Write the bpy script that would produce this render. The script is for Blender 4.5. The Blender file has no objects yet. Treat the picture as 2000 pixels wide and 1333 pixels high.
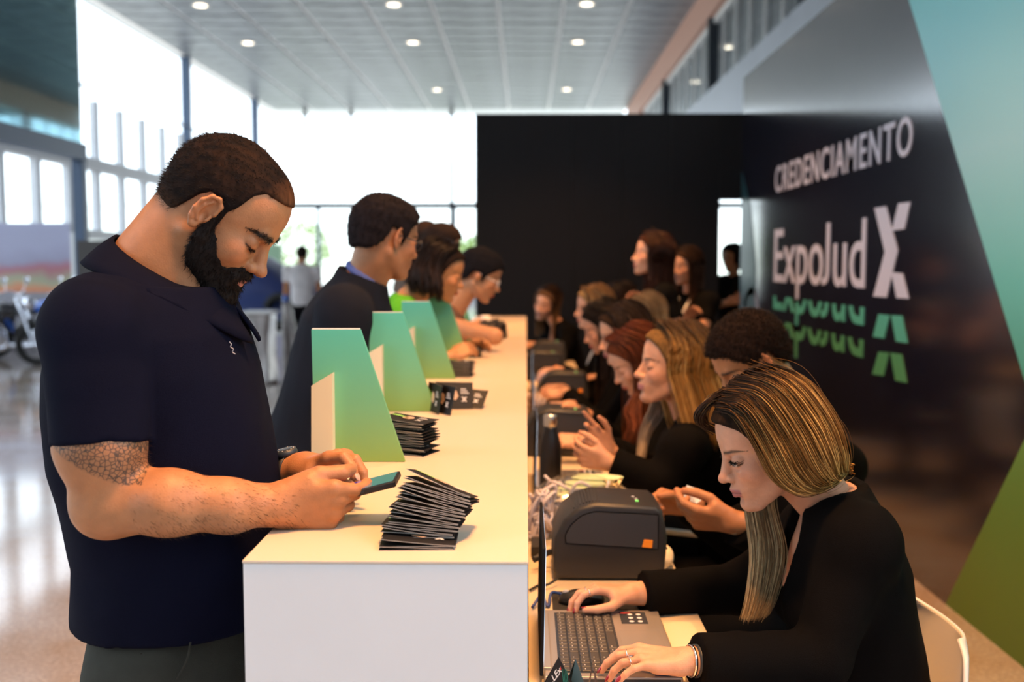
import bpy, bmesh, math, random
import numpy as np
from mathutils import Vector, Matrix
random.seed(7); RNG = np.random.default_rng(7)
SC = bpy.context.scene
COL = SC.collection

# ------------------------------------------------------------ camera, world, lights, exposure
CH = 1.51                                   # eye height of the photographer
cam_d = bpy.data.cameras.new('camera'); cam = bpy.data.objects.new('camera', cam_d); COL.objects.link(cam)
cam_d.sensor_width = 36.0; cam_d.lens = 36.0
cam.location = (0, 0, CH)
cam.rotation_euler = (math.radians(90) - math.atan(151.5/2000), 0, math.atan(27/2000))
cam_d.clip_start = 0.05; cam_d.clip_end = 400
cam_d.dof.use_dof = True; cam_d.dof.focus_distance = 1.78; cam_d.dof.aperture_fstop = 2.9
SC.camera = cam
SC.view_settings.view_transform = 'Standard'; SC.view_settings.look = 'None'
SC.view_settings.gamma = 1.0; SC.view_settings.exposure = 0.0
SC.view_settings.use_curve_mapping = False

W = bpy.data.worlds.new('world'); SC.world = W; W.use_nodes = True
_n = W.node_tree.nodes; _l = W.node_tree.links
bg = _n['Background']; bg.inputs[1].default_value = 4.4
_tc = _n.new('ShaderNodeTexCoord'); _sx = _n.new('ShaderNodeSeparateXYZ'); _cr = _n.new('ShaderNodeValToRGB')
_l.new(_tc.outputs['Generated'], _sx.inputs[0]); _l.new(_sx.outputs['Z'], _cr.inputs[0]); _l.new(_cr.outputs[0], bg.inputs[0])
_cr.color_ramp.elements[0].position = 0.0; _cr.color_ramp.elements[0].color = (0.62, 0.66, 0.60, 1)
_cr.color_ramp.elements[1].position = 0.12; _cr.color_ramp.elements[1].color = (0.86, 0.93, 1.0, 1)

def area(name, loc, target, size, energy, color, shape='DISK'):
    d = bpy.data.lights.new(name, 'AREA'); d.shape = shape; d.size = size; d.energy = energy; d.color = color; d.spread = math.radians(100)
    o = bpy.data.objects.new(name, d); COL.objects.link(o); o.location = loc
    o.rotation_euler = (Vector(target) - Vector(loc)).to_track_quat('-Z', 'Y').to_euler()
    return o
# warm event spotlights rigged over the registration counter
WARM = (1.0, 0.45, 0.14)
for yy, e in ((1.2, 56), (3.6, 50), (6.5, 60)):
    area('rig_spotlight', (0.25, yy, 3.9), (0.2, yy + 0.4, 0.9), 0.5, e, WARM)

# ------------------------------------------------------------ pixel -> world
CM = Matrix.Rotation(cam.rotation_euler.z, 3, 'Z') @ Matrix.Rotation(cam.rotation_euler.x, 3, 'X')
CO = Vector((0, 0, CH))
def ray(px, py):
    return CM @ Vector(((px-1000)/2000, -(py-666.5)/2000, -1.0))
def at(px, py, Y):
    r = ray(px, py); return CO + r*(Y/r.y)
def onz(px, py, z):
    r = ray(px, py); return CO + r*((z-CH)/r.z)
def onx(px, py, X):
    r = ray(px, py); return CO + r*(X/r.x)

# ------------------------------------------------------------ object helpers
def empty(name, loc=(0,0,0), parent=None):
    o = bpy.data.objects.new(name, None); COL.objects.link(o); o.location = loc
    o.empty_display_size = 0.1
    if parent: o.parent = parent
    return o
def tag(o, label=None, cat=None, group=None, kind=None):
    if label: o['label'] = label
    if cat: o['category'] = cat
    if group: o['group'] = group
    if kind: o['kind'] = kind
    return o
def link(name, me, m=None, parent=None, smooth=False):
    o = bpy.data.objects.new(name, me); COL.objects.link(o)
    if m is not None:
        if isinstance(m, (list, tuple)):
            for x in m: me.materials.append(x)
        else: me.materials.append(m)
    if parent:
        o.parent = parent
        o.matrix_parent_inverse = Matrix.Translation(parent.location).inverted() if parent.parent is None else Matrix.Identity(4)
    if smooth: me.shade_smooth()
    return o
def from_bm(name, bm, m=None, parent=None, smooth=False):
    me = bpy.data.meshes.new(name); bm.to_mesh(me); bm.free()
    return link(name, me, m, parent, smooth)
def box_bm(lo, hi, bevel=0.0, bm=None, rot=None, seg=2):
    own = bm is None
    if own: bm = bmesh.new()
    c = [(a+b)/2 for a, b in zip(lo, hi)]; s = [abs(b-a) for a, b in zip(lo, hi)]
    g = bmesh.ops.create_cube(bm, size=1)
    bmesh.ops.scale(bm, vec=s, verts=g['verts'])
    if bevel > 0:
        es = list({e for v in g['verts'] for e in v.link_edges})
        r = bmesh.ops.bevel(bm, geom=es, offset=bevel, segments=seg, affect='EDGES', profile=0.6)
        vs = list({v for f in r['faces'] for v in f.verts} | {v for v in g['verts'] if v.is_valid})
    else: vs = g['verts']
    if rot is not None: bmesh.ops.rotate(bm, verts=vs, cent=(0,0,0), matrix=rot)
    bmesh.ops.translate(bm, vec=c, verts=vs)
    return bm
def box(name, lo, hi, m, parent=None, bevel=0.0, rot=None):
    return from_bm(name, box_bm(lo, hi, bevel, rot=rot), m, parent)
def tube_mesh(paths, radii, n=6, cap=True):
    """paths: list of (k,3) arrays, radii: list of (k,) arrays -> verts, faces, per-path vertex ranges"""
    V = []; Fc = []; base = 0
    ang = np.linspace(0, 2*np.pi, n, endpoint=False)
    for P, R in zip(paths, radii):
        P = np.asarray(P, float); k = len(P); R = np.broadcast_to(R, (k,))
        T = np.gradient(P, axis=0); T /= np.linalg.norm(T, axis=1)[:, None] + 1e-12
        ref = np.array([0, 0, 1.0]) if abs(T[0][2]) < 0.9 else np.array([1.0, 0, 0])
        A = np.cross(T, ref); A /= np.linalg.norm(A, axis=1)[:, None] + 1e-12
        B = np.cross(T, A)
        ring = P[:, None, :] + R[:, None, None]*(np.cos(ang)[None, :, None]*A[:, None, :] + np.sin(ang)[None, :, None]*B[:, None, :])
        V.append(ring.reshape(-1, 3))
        i = np.arange(k-1)[:, None]*n; j = np.arange(n)[None, :]; j2 = (j+1) % n
        q = np.stack([i+j, i+j2, i+n+j2, i+n+j], -1).reshape(-1, 4) + base
        Fc.append(q)
        if cap and n > 3:
            for st in (0, (k-1)*n):
                for a in range(1, n-2, 2):
                    Fc.append(np.array([[base+st, base+st+a, base+st+a+1, base+st+a+2 if a+2 < n else base+st]]) if a+2 < n else np.zeros((0,4),int))
        base += k*n
    return np.concatenate(V), np.concatenate([f for f in Fc if len(f)])
def np_mesh(name, V, Q, m=None, parent=None, smooth=True, col=None, attrs=None):
    me = bpy.data.meshes.new(name)
    V = np.asarray(V, np.float32); Q = np.asarray(Q, np.int32)
    me.vertices.add(len(V)); me.vertices.foreach_set('co', V.ravel())
    nl = Q.size; fs = Q.shape[1]
    me.loops.add(nl); me.loops.foreach_set('vertex_index', Q.ravel())
    me.polygons.add(len(Q))
    me.polygons.foreach_set('loop_start', np.arange(0, nl, fs, dtype=np.int32))
    me.polygons.foreach_set('loop_total', np.full(len(Q), fs, np.int32))
    me.update(calc_edges=True); me.validate()
    if col is not None:
        a = me.attributes.new('Col', 'FLOAT_COLOR', 'POINT')
        c = np.ones((len(V), 4), np.float32); c[:, :3] = col
        a.data.foreach_set('color', c.ravel())
    for k, v in (attrs or {}).items():
        a = me.attributes.new(k, 'FLOAT', 'POINT'); a.data.foreach_set('value', np.asarray(v, np.float32))
    return link(name, me, m, parent, smooth)
def tubes(name, paths, r, m, parent=None, n=8):
    V, Q = tube_mesh([np.array([tuple(p) for p in P]) for P in paths], [np.full(len(P), r) if np.isscalar(r) else np.asarray(r) for P in paths], n)
    return np_mesh(name, V, Q, m, parent)
def smooth_path(pts, k=8):
    """Catmull-Rom through the points"""
    P = np.array([tuple(p) for p in pts], float); n = len(P)
    E = np.vstack([2*P[0]-P[1], P, 2*P[-1]-P[-2]]); out = []
    for i in range(n-1):
        p0, p1, p2, p3 = E[i:i+4]
        for t in np.linspace(0, 1, k, endpoint=False):
            out.append(0.5*((2*p1) + (-p0+p2)*t + (2*p0-5*p1+4*p2-p3)*t*t + (-p0+3*p1-3*p2+p3)*t**3))
    out.append(P[-1]); return np.array(out)
def prism_bm(poly, z0, z1, bm=None, M=None):
    """extrude a 2-D polygon (list of 3-D points) by a vector"""
    bm = bm or bmesh.new()
    a = [bm.verts.new(p) for p in poly]; d = Vector(z1)
    b = [bm.verts.new(Vector(p)+d) for p in poly]
    n = len(poly)
    bm.faces.new(a); bm.faces.new(b[::-1])
    for i in range(n): bm.faces.new((a[i], b[i], b[(i+1) % n], a[(i+1) % n]))
    bmesh.ops.recalc_face_normals(bm, faces=bm.faces[:])
    return bm
def copy_tree(o, parent=None):
    c = o.copy(); COL.objects.link(c)
    if parent: c.parent = parent
    for ch in list(o.children): copy_tree(ch, c)
    return c
def lathe(name, prof, m, parent=None, loc=(0,0,0), n=32, smooth=True):
    ang = np.linspace(0, 2*np.pi, n, endpoint=False)
    P = np.array(prof, float); k = len(P)
    V = np.stack([P[:, 0][:, None]*np.cos(ang), P[:, 0][:, None]*np.sin(ang), np.repeat(P[:, 1][:, None], n, 1)], -1).reshape(-1, 3) + np.array(loc)
    i = np.arange(k-1)[:, None]*n; j = np.arange(n)[None, :]; j2 = (j+1) % n
    Q = np.stack([i+j, i+j2, i+n+j2, i+n+j], -1).reshape(-1, 4)
    return np_mesh(name, V, Q, m, parent, smooth)

# ------------------------------------------------------------ materials
def mat(name, color=(0.8,0.8,0.8), rough=0.5, metal=0.0, noise=0.0, nscale=20.0, bump=0.0, bscale=80.0, spec=0.5,
        coat=0.0, sss=0.0, attr=None, emis=None, estr=0.0, sheen=0.0, dark=None, stretch=None, alpha=None, trans=0.0, detail=4, ior=None):
    m = bpy.data.materials.new(name); m.use_nodes = True
    N = m.node_tree.nodes; L = m.node_tree.links; b = N['Principled BSDF']
    b.inputs['Base Color'].default_value = (*color, 1); b.inputs['Roughness'].default_value = rough
    b.inputs['Metallic'].default_value = metal; b.inputs['Specular IOR Level'].default_value = spec
    b.inputs['Coat Weight'].default_value = coat; b.inputs['Coat Roughness'].default_value = 0.08
    if ior: b.inputs['IOR'].default_value = ior
    if trans: b.inputs['Transmission Weight'].default_value = trans
    if sss:
        b.inputs['Subsurface Weight'].default_value = sss; b.inputs['Subsurface Radius'].default_value = (1.0, 0.35, 0.18)
        b.inputs['Subsurface Scale'].default_value = 0.006
    if sheen: b.inputs['Sheen Weight'].default_value = sheen; b.inputs['Sheen Roughness'].default_value = 0.4
    if emis: b.inputs['Emission Color'].default_value = (*emis, 1); b.inputs['Emission Strength'].default_value = estr
    src = None
    tc = N.new('ShaderNodeTexCoord'); mp = N.new('ShaderNodeMapping'); L.new(tc.outputs['Object'], mp.inputs[0])
    if stretch: mp.inputs['Scale'].default_value = stretch
    if attr:
        at_ = N.new('ShaderNodeAttribute'); at_.attribute_name = attr; src = at_.outputs['Color']
    if noise > 0 or dark is not None:
        nt = N.new('ShaderNodeTexNoise'); nt.inputs['Scale'].default_value = nscale; nt.inputs['Detail'].default_value = detail
        L.new(mp.outputs[0], nt.inputs['Vector'])
        mx = N.new('ShaderNodeMix'); mx.data_type = 'RGBA'; mx.blend_type = 'MIX'
        rp = N.new('ShaderNodeMapRange'); rp.inputs[1].default_value = 0.35; rp.inputs[2].default_value = 0.65
        L.new(nt.outputs['Fac'], rp.inputs[0]); L.new(rp.outputs[0], mx.inputs['Factor'])
        if src is not None:
            L.new(src, mx.inputs['A'])
            mm = N.new('ShaderNodeMix'); mm.data_type = 'RGBA'; mm.blend_type = 'MULTIPLY'; mm.inputs['Factor'].default_value = 1
            L.new(src, mm.inputs['A']); mm.inputs['B'].default_value = (1-noise, 1-noise, 1-noise, 1)
            L.new(mm.outputs['Result'], mx.inputs['B'])
        else:
            mx.inputs['A'].default_value = (*color, 1)
            dk = dark if dark is not None else tuple(c*(1-noise) for c in color)
            mx.inputs['B'].default_value = (*dk, 1)
        src = mx.outputs['Result']
    if src is not None: L.new(src, b.inputs['Base Color'])
    if bump > 0:
        nb = N.new('ShaderNodeTexNoise'); nb.inputs['Scale'].default_value = bscale; nb.inputs['Detail'].default_value = 5
        L.new(mp.outputs[0], nb.inputs['Vector'])
        bp = N.new('ShaderNodeBump'); bp.inputs['Strength'].default_value = bump; bp.inputs['Distance'].default_value = 0.002
        L.new(nb.outputs['Fac'], bp.inputs['Height']); L.new(bp.outputs[0], b.inputs['Normal'])
    return m
def glass_mat(name, tint=(0.95, 0.98, 1.0), refl=0.12, rough=0.0):
    """thin pane: clear transmission with a faint reflection"""
    m = bpy.data.materials.new(name); m.use_nodes = True
    N = m.node_tree.nodes; L = m.node_tree.links; N.remove(N['Principled BSDF']); out = N['Material Output']
    t = N.new('ShaderNodeBsdfTransparent'); t.inputs[0].default_value = (*tint, 1)
    g = N.new('ShaderNodeBsdfGlossy'); g.inputs['Roughness'].default_value = rough
    fr = N.new('ShaderNodeFresnel'); fr.inputs[0].default_value = 1.2
    mt = N.new('ShaderNodeMath'); mt.operation = 'MULTIPLY_ADD'; mt.inputs[1].default_value = 0.35; mt.inputs[2].default_value = refl
    L.new(fr.outputs[0], mt.inputs[0])
    mx = N.new('ShaderNodeMixShader'); L.new(mt.outputs[0], mx.inputs[0]); L.new(t.outputs[0], mx.inputs[1]); L.new(g.outputs[0], mx.inputs[2])
    L.new(mx.outputs[0], out.inputs['Surface']); return m
def emit(name, color, s):
    return mat(name, (0,0,0), 0.5, emis=color, estr=s)
# ============================================================ SETTING
M_floor = mat('polished_terrazzo', (0.66, 0.61, 0.59), 0.12, dark=(0.52, 0.38, 0.28), nscale=1.6, spec=0.6, coat=0.5, detail=6)
def add_speckle(m):
    N = m.node_tree.nodes; L = m.node_tree.links; b = N['Principled BSDF']
    src = b.inputs['Base Color'].links[0].from_socket
    v = N.new('ShaderNodeTexNoise'); v.inputs['Scale'].default_value = 60; tc = N.new('ShaderNodeTexCoord'); L.new(tc.outputs['Object'], v.inputs['Vector'])
    r = N.new('ShaderNodeMapRange'); r.inputs[1].default_value = 0.4; r.inputs[2].default_value = 0.7; r.inputs[3].default_value = 0.82; r.inputs[4].default_value = 1.12
    L.new(v.outputs['Fac'], r.inputs[0])
    x = N.new('ShaderNodeMix'); x.data_type = 'RGBA'; x.blend_type = 'MULTIPLY'; x.inputs['Factor'].default_value = 1
    L.new(src, x.inputs['A']); L.new(r.outputs[0], x.inputs['B']); L.new(x.outputs['Result'], b.inputs['Base Color'])
add_speckle(M_floor)
M_ceil = mat('perforated_ceiling_metal', (0.33, 0.35, 0.39), 0.42, metal=0.25, noise=0.45, nscale=1.4, stretch=(1,0.35,1))
M_ceilback = mat('ceiling_grid_white', (0.85, 0.85, 0.86), 0.5)
M_white = mat('white_paint', (0.8, 0.8, 0.8), 0.5)
M_mull = mat('pale_mullion_concrete', (0.62, 0.64, 0.68), 0.6, noise=0.08)
M_steel = mat('blue_grey_steel', (0.05, 0.09, 0.17), 0.45)
M_dark = mat('dark_frame_steel', (0.02, 0.03, 0.045), 0.45)
M_pink = mat('salmon_painted_beam', (0.62, 0.34, 0.26), 0.6)
M_grey = mat('grey_parapet_paint', (0.42, 0.45, 0.52), 0.5, noise=0.06, nscale=1.5)
M_black = mat('black_laminate_panel', (0.0045, 0.0048, 0.0065), 0.6, noise=0.15, nscale=1.2, spec=0.22)
M_glass = glass_mat('window_glass', refl=0.02)
M_lamp = emit('downlight_lens', (1.0, 0.86, 0.66), 6.0)
M_lampring = mat('downlight_ring', (0.75, 0.75, 0.75), 0.4)
HS = 1.3                                     # size of the hall
XL, XR, YF, ZC = -7.45*HS, 2.92*HS, 30.2*HS, CH+(6.0-CH)*HS
Zh = lambda z: CH+(z-CH)*HS

st = lambda o: tag(o, kind='structure')
fl = box('floor', (-16, -6, -0.1), (12, YF+3, 0), M_floor); st(fl)
# raised ground outside the glass
M_ground = mat('pale_outside_paving', (0.6, 0.58, 0.5), 0.8, noise=0.2, nscale=0.5)
st(box('ground_outside', (-70, YF+3, -0.3), (60, 110, -0.12), M_ground))
st(box('ground_outside', (-70, -6, -0.3), (-16, YF+3, -0.12), M_ground))

# ceiling: backing with a grid of separate metal tiles hung a little below it
ce = box('ceiling', (XL-0.3, -6, ZC+0.04), (XR+0.02, YF+2, ZC+0.3), M_ceilback); st(ce)
TS = 0.72*HS; th = 0.02
tile_me = None; far_bm = bmesh.new(); ntile = 0
ys = np.arange(11.0, YF+0.6, TS); xs = np.arange(XL+0.05, XR-0.3, TS*1.6)
for y in ys[::-1]:
    for x in xs:
        if tile_me is None:
            t = from_bm('tile', box_bm((-TS*0.8+0.05, -TS/2+0.045, -th), (TS*0.8-0.05, TS/2-0.045, 0)), M_ceil, ce); tile_me = t.data
            t.location = (x+TS*0.8, y, ZC+0.035)
        elif ntile < 290:
            t = bpy.data.objects.new('tile', tile_me); COL.objects.link(t); t.parent = ce
            t.location = (x+TS*0.8, y, ZC+0.035 - random.random()*0.006)
            t.rotation_euler = (random.uniform(-.004,.004), random.uniform(-.004,.004), 0)
        else:
            box_bm((x+0.05, y-TS/2+0.045, ZC+0.005), (x+TS*1.6-0.05, y+TS/2-0.045, ZC+0.03), bm=far_bm)
        ntile += 1
rt = from_bm('ceiling_tile_field', far_bm, M_ceil, ce); tag(rt, kind='stuff')
# dark slots running to the columns
def downlight(x, y, z, r=0.13, label='', group='recessed ceiling downlights', on=True):
    o = empty('downlight', (x, y, z))
    tag(o, label, 'light', group)
    lathe('ring', [(r*0.85, 0.0), (r*0.85, -0.015), (r*1.15, -0.02), (r*1.2, 0.0)], M_lampring, o, (x, y, z), 24)
    lathe('lens', [(0.0001, -0.006), (r*0.86, -0.006), (r*0.86, 0.0)], M_lamp, o, (x, y, z), 24)
    return o
rows = [(18.15*HS, 'front'), (21.2*HS, 'second'), (26.9*HS, 'back')]
cols = [(-5.67*HS, 'left'), (-2.3*HS, 'middle'), (1.05*HS, 'right')]
for yy, rn in rows:
    for xx, cn in cols:
        if rn == 'back' and cn == 'left': continue
        downlight(xx, yy, ZC, 0.17, f'round warm ceiling downlight, {cn} one of the {rn} row seen across the hall')
for (xx, yy, w) in ((4.0*HS, 16.8*HS, 'nearest and highest'), (4.0*HS, 20.8*HS, 'middle'), (4.0*HS, 24.7*HS, 'farthest and lowest')):
    downlight(xx, yy, Zh(5.80), 0.16, f'bright mezzanine downlight behind the upper glass, {w} of three', 'mezzanine downlights')

# left glazed wall ---------------------------------------------------------
def vbar(name, x, y, z0, z1, wx, wy, m, parent=None, bevel=0.0):
    return box(name, (x-wx/2, y-wy/2, z0), (x+wx/2, y+wy/2, z1), m, parent, bevel)
wl = box('wall_left', (XL-0.15, -6, -0.0), (XL+0.15, YF, 0.9), M_mull); st(wl)
for yy in (5.4, 11.2, 16.9, 22.6, 28.3):
    vbar('column', XL+0.05, yy*HS, 0, ZC, 0.22, 0.22, M_steel, wl)
for zz, h, w in ((Zh(3.2), 0.26, 0.24), (Zh(2.0), 0.2, 0.24), (Zh(4.5), 0.06, 0.06)):
    box('rail', (XL-w/2, -6, zz-h/2), (XL+w/2, YF, zz+h/2), M_mull, wl)
yy = 12.3*HS
k = 0
while yy < YF:
    vbar('mullion', XL, yy, Zh(2.0), Zh(4.3), 0.18, 0.17, M_mull, wl, 0.02); yy += 1.1*HS; k += 1
w1 = box('window_1', (XL-0.01, -6, 0.9), (XL+0.0, YF, ZC), M_glass); st(w1)
# far glazed wall
wb = box('wall_back', (XL-0.15, YF-0.12, 0), (12, YF+0.12, 0.3), M_mull); st(wb)
for xx in (-6.1, -4.95, -3.3, -2.1):
    vbar('mullion', xx*HS, YF, 0.3, Zh(3.2), 0.13, 0.1, M_steel, wb)
for xx in (-6.45, -5.1):
    vbar('mullion', xx*HS, YF, Zh(4.6), ZC, 0.13, 0.1, M_dark, wb)
vbar('mullion', -2.17*HS, YF, 0, ZC, 0.14, 0.12, M_dark, wb)
vbar('mullion', 4.2, YF, 0, ZC, 0.09, 0.09, M_dark, wb)
box('rail', (XL, YF-0.05, Zh(3.12)), (12, YF+0.05, Zh(3.28)), M_dark, wb)
box('rail', (XL, YF-0.05, 0.65), (12, YF+0.05, 0.71), M_dark, wb)
w2 = box('window_2', (XL, YF-0.008, 0.3), (12, YF+0.008, ZC), M_glass); st(w2)

# upper right: salmon beam, mezzanine glazing with mullions, black posts, parapet
ZP, ZB = Zh(4.27), Zh(5.45)
wr = box('wall_right', (XR, 2.0, 3.0), (XR+0.25, YF+0.1, ZP), M_grey); st(wr)
box('lower_wall', (XR, 2.0, 0), (XR+0.25, 9.6, 3.0), M_grey, wr)
for yy in (16.0, 22.0, 29.0): vbar('pier', XR+0.12, yy, 0, 3.0, 0.24, 0.4, M_grey, wr)
box('beam', (XR, 2.0, ZB), (XR+0.3, YF, ZC+0.03), M_pink, wr, 0.01)
posts = [y*HS for y in (6.2, 11.4, 16.9, 22.5)]
for yy in posts:
    vbar('post', XR+0.12, yy, ZP, ZB+0.01, 0.2, 0.2, M_dark, wr)
vbar('post', XR+0.1, 26.8*HS, ZP, ZB+0.01, 0.2, 0.2, M_pink, wr)
for yy in np.arange(6.9*HS, 29.5*HS, 0.92*HS):
    if min(abs(yy-p) for p in posts+[26.8*HS]) > 0.3:
        vbar('mullion', XR+0.16, yy, ZP, ZB, 0.05, 0.06, M_white, wr)
box('rail', (XR+0.12, 2, ZB-0.12), (XR+0.22, YF, ZB-0.01), M_white, wr)
w3 = box('window_3', (XR+0.2, 2.0, ZP), (XR+0.208, YF, ZB), M_glass); st(w3)
mz = box('mezzanine_ceiling', (XR+0.3, 2, Zh(5.82)), (12, YF, Zh(5.82)+0.1), mat('mezzanine_ceiling_grey', (0.42,0.42,0.42), 0.6, noise=0.3, nscale=1.3)); st(mz)
st(box('mezzanine_floor', (XR+0.25, 2, ZP-0.25), (12, YF, ZP-0.01), M_grey))
st(box('mezzanine_wall', (11.9, 2, 0), (12.1, 26, ZC), M_grey))
st(box('wall_front_light_block', (XL, -6.2, 0), (12, -6.0, ZC), M_grey))  # unseen wall behind the camera, added to dim sky light on the counter

# dark framed glass screen at upper left
M_tglass = mat('dark_reflective_glass', (0.14, 0.27, 0.30), 0.05, metal=1.0)
gp = empty('glass_screen', (-6.5, 8.0, 0)); tag(gp, 'tall dark reflective glass screen with a blue steel frame, top left', 'glass screen')
GX = -5.0*HS; GE = 11.6*HS; ZG = Zh(2.76)
box('glass_pane', (GX-0.02, 3.0, ZG+0.1), (GX, GE, ZC), M_tglass, gp)
box('frame_beam', (GX-0.12, 3.0, ZG-0.12), (GX+0.06, GE+0.04, ZG+0.12), M_steel, gp, 0.01)
box('frame_post', (GX-0.12, GE-0.1, 0), (GX+0.04, GE+0.06, ZG-0.12), M_steel, gp, 0.01)

# the tall black partition behind the desks, with a doorway beside the printed backdrop
PY = 8.95
bp_ = empty('black_partition', (0.7, PY, 0)); tag(bp_, 'tall plain black partition wall closing the desk area', 'partition')
edge_l = at(928, 300, PY).x; door_l = at(1405, 450, PY).x
ztop = at(1200, 222, PY).z; zdoor = at(1425, 390, PY).z
npan = 5; wpan = (door_l-edge_l)/npan
for i in range(npan):
    box('panel', (edge_l+i*wpan+0.0012, PY, 0), (edge_l+(i+1)*wpan-0.0012, PY+0.08, ztop), M_black, bp_)
box('backing', (edge_l+0.01, PY+0.081, 0), (door_l, PY+0.085, ztop-0.002), M_black, bp_)
box('door_header', (door_l, PY, zdoor), (1.90, PY+0.08, ztop), M_black, bp_)
box('side_return', (edge_l, PY+0.08, 0), (edge_l+0.06, PY+1.0, ztop), M_black, bp_)

# printed backdrop along the right
BX = 1.865
def wallpt(px, py): return onx(px, py, BX)
def print_mat():
    """teal - pale blue - green printed gradient, as on the sheet itself"""
    m = mat('teal_green_print', (0.3,0.7,0.65), 0.42, spec=0.45); N = m.node_tree.nodes; L = m.node_tree.links; b = N['Principled BSDF']
    tc = N.new('ShaderNodeTexCoord'); s = N.new('ShaderNodeSeparateXYZ'); L.new(tc.outputs['Object'], s.inputs[0])
    d = N.new('ShaderNodeMath'); d.operation = 'DIVIDE'; d.inputs[1].default_value = 3.2; L.new(s.outputs['Z'], d.inputs[0])
    r = N.new('ShaderNodeValToRGB'); L.new(d.outputs[0], r.inputs[0]); e = r.color_ramp.elements
    e[0].position = 0.0; e[0].color = (0.10, 0.21, 0.025, 1)
    e[1].position = 1.0; e[1].color = (0.09, 0.48, 0.50, 1)
    for p, c in ((0.26, (0.14,0.30,0.07,1)), (0.34, (0.08,0.36,0.27,1)), (0.45, (0.12,0.45,0.40,1)), (0.62, (0.30,0.57,0.62,1)), (0.8, (0.22,0.56,0.60,1))):
        x = e.new(p); x.color = c
    L.new(r.outputs[0], b.inputs['Base Color']); return m
M_print = print_mat()
M_navy = mat('glossy_navy_black_print', (0.010, 0.010, 0.020), 0.16, spec=0.9, ior=1.95)
BD = empty('printed_backdrop', (BX, 4, 0)); tag(BD, 'long glossy black printed backdrop with teal and green edge and white lettering', 'backdrop')
zt = 3.10
apex = Vector((BX, 3.74, 0.95)); b0 = wallpt(1855, 1160); t0 = wallpt(1775, 0)
tt = Vector((BX, t0.y+(zt-t0.z)*(t0.y-apex.y)/(t0.z-apex.z), zt)); bb = Vector((BX, b0.y + 0.04, 0.0))
TH = (0.12, 0, 0)
def poly_part(name, pts, m, parent=BD, th=TH):
    return from_bm(name, prism_bm([Vector(p) for p in pts], 0, th), m, parent)
poly_part('dark_sheet', [(BX, 8.95, 0), (BX, 8.95, zt), tuple(tt), tuple(apex), tuple(bb)], M_navy)
poly_part('teal_sheet', [tuple(tt), (BX, 1.2, zt), (BX, 1.2, 0), tuple(bb), tuple(apex)], M_print)
M_letter = mat('pale_lilac_white_print', (0.62, 0.60, 0.70), 0.45)
M_tealprint = mat('teal_letter_print', (0.09, 0.42, 0.30), 0.45)
M_greenprint = mat('green_letter_print', (0.08, 0.30, 0.12), 0.45)
def bolder(bm, off): pass
def text_bm(s, off=0.0, space=1.0):
    c = bpy.data.curves.new('t', 'FONT'); c.body = s; c.size = 1.0; c.offset = off; c.space_character = space
    c.fill_mode = 'BOTH'; c.extrude = 0.0; c.resolution_u = 4
    o = bpy.data.objects.new('t', c); COL.objects.link(o)
    dg = bpy.context.evaluated_depsgraph_get(); dg.update()
    me = bpy.data.meshes.new_from_object(o.evaluated_get(dg))
    bpy.data.objects.remove(o)
    bm = bmesh.new(); bm.from_mesh(me); bpy.data.meshes.remove(me); return bm
def islands(bm):
    seen = set(); groups = []
    for v in bm.verts:
        if v in seen: continue
        st_ = [v]; seen.add(v); g = []
        while st_:
            a = st_.pop(); g.append(a)
            for e in a.link_edges:
                b = e.other_vert(a)
                if b not in seen: seen.add(b); st_.append(b)
        groups.append(g)
    return groups
def bounds(bm):
    P = np.array([v.co[:] for v in bm.verts]); return P.min(0), P.max(0)
def wall_word(s, y_left, y_right, z_base, z_cap, cap_h, m, name, off=0.0, clip=None, space=1.0, x=BX-0.004, parent=BD):
    """letters on the plane X = x, reading from y_left (far) to y_right (near). one part per letter"""
    bm = text_bm(s, off, space); lo, hi = bounds(bm)
    for isl in islands(bm):
        ya = [v.co.y for v in isl]
        if min(ya) < -0.05 and max(ya) > 0.6:                  # the J sits on the base line
            k0, k1 = min(ya), max(ya)
            for v in isl: v.co.y = (v.co.y-k0)/(k1-k0)*k1
    if clip is not None:
        bmesh.ops.bisect_plane(bm, geom=bm.verts[:]+bm.edges[:]+bm.faces[:], plane_co=(0, clip*cap_h, 0), plane_no=(0, 1, 0), clear_outer=True)
    if clip is None or True: pass
    sx = (y_right-y_left)/(hi[0]-lo[0]); sz = (z_cap-z_base)/cap_h
    for v in bm.verts:
        u, w = v.co.x, v.co.y
        v.co = Vector((x, y_left+(u-lo[0])*sx, z_base+w*sz))
    # split into islands by letter
    groups = islands(bm)
    for g in groups:
        idx = {v: i for i, v in enumerate(g)}; fs = {f for v in g for f in v.link_faces}
        if not fs: continue
        me = bpy.data.meshes.new(name); me.from_pydata([v.co[:] for v in g], [], [[idx[v] for v in f.verts] for f in fs]); me.update()
        b2 = bmesh.new(); b2.from_mesh(me); r = bmesh.ops.extrude_face_region(b2, geom=b2.faces[:])
        bmesh.ops.translate(b2, vec=(0.003, 0, 0), verts=[q for q in r['geom'] if isinstance(q, bmesh.types.BMVert)])
        bmesh.ops.recalc_face_normals(b2, faces=b2.faces[:]); b2.to_mesh(me); b2.free()
        link(name, me, m, parent)
    bm.free()
_a = wallpt(1515, 348); _b = wallpt(1783, 262)
wall_word('CREDENCIAMENTO', _a.y, _b.y, wallpt(1783, 300).z, wallpt(1783, 224).z, 0.69, M_letter, 'letter', off=0.010, space=1.16)
_a = wallpt(1513, 500); _b = wallpt(1691, 500)
zb = wallpt(1600, 556).z; zcap = wallpt(1513, 449).z
wall_word('ExpoJud', _a.y, _b.y, zb, zcap, 0.69, M_letter, 'letter', off=0.004)
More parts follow.
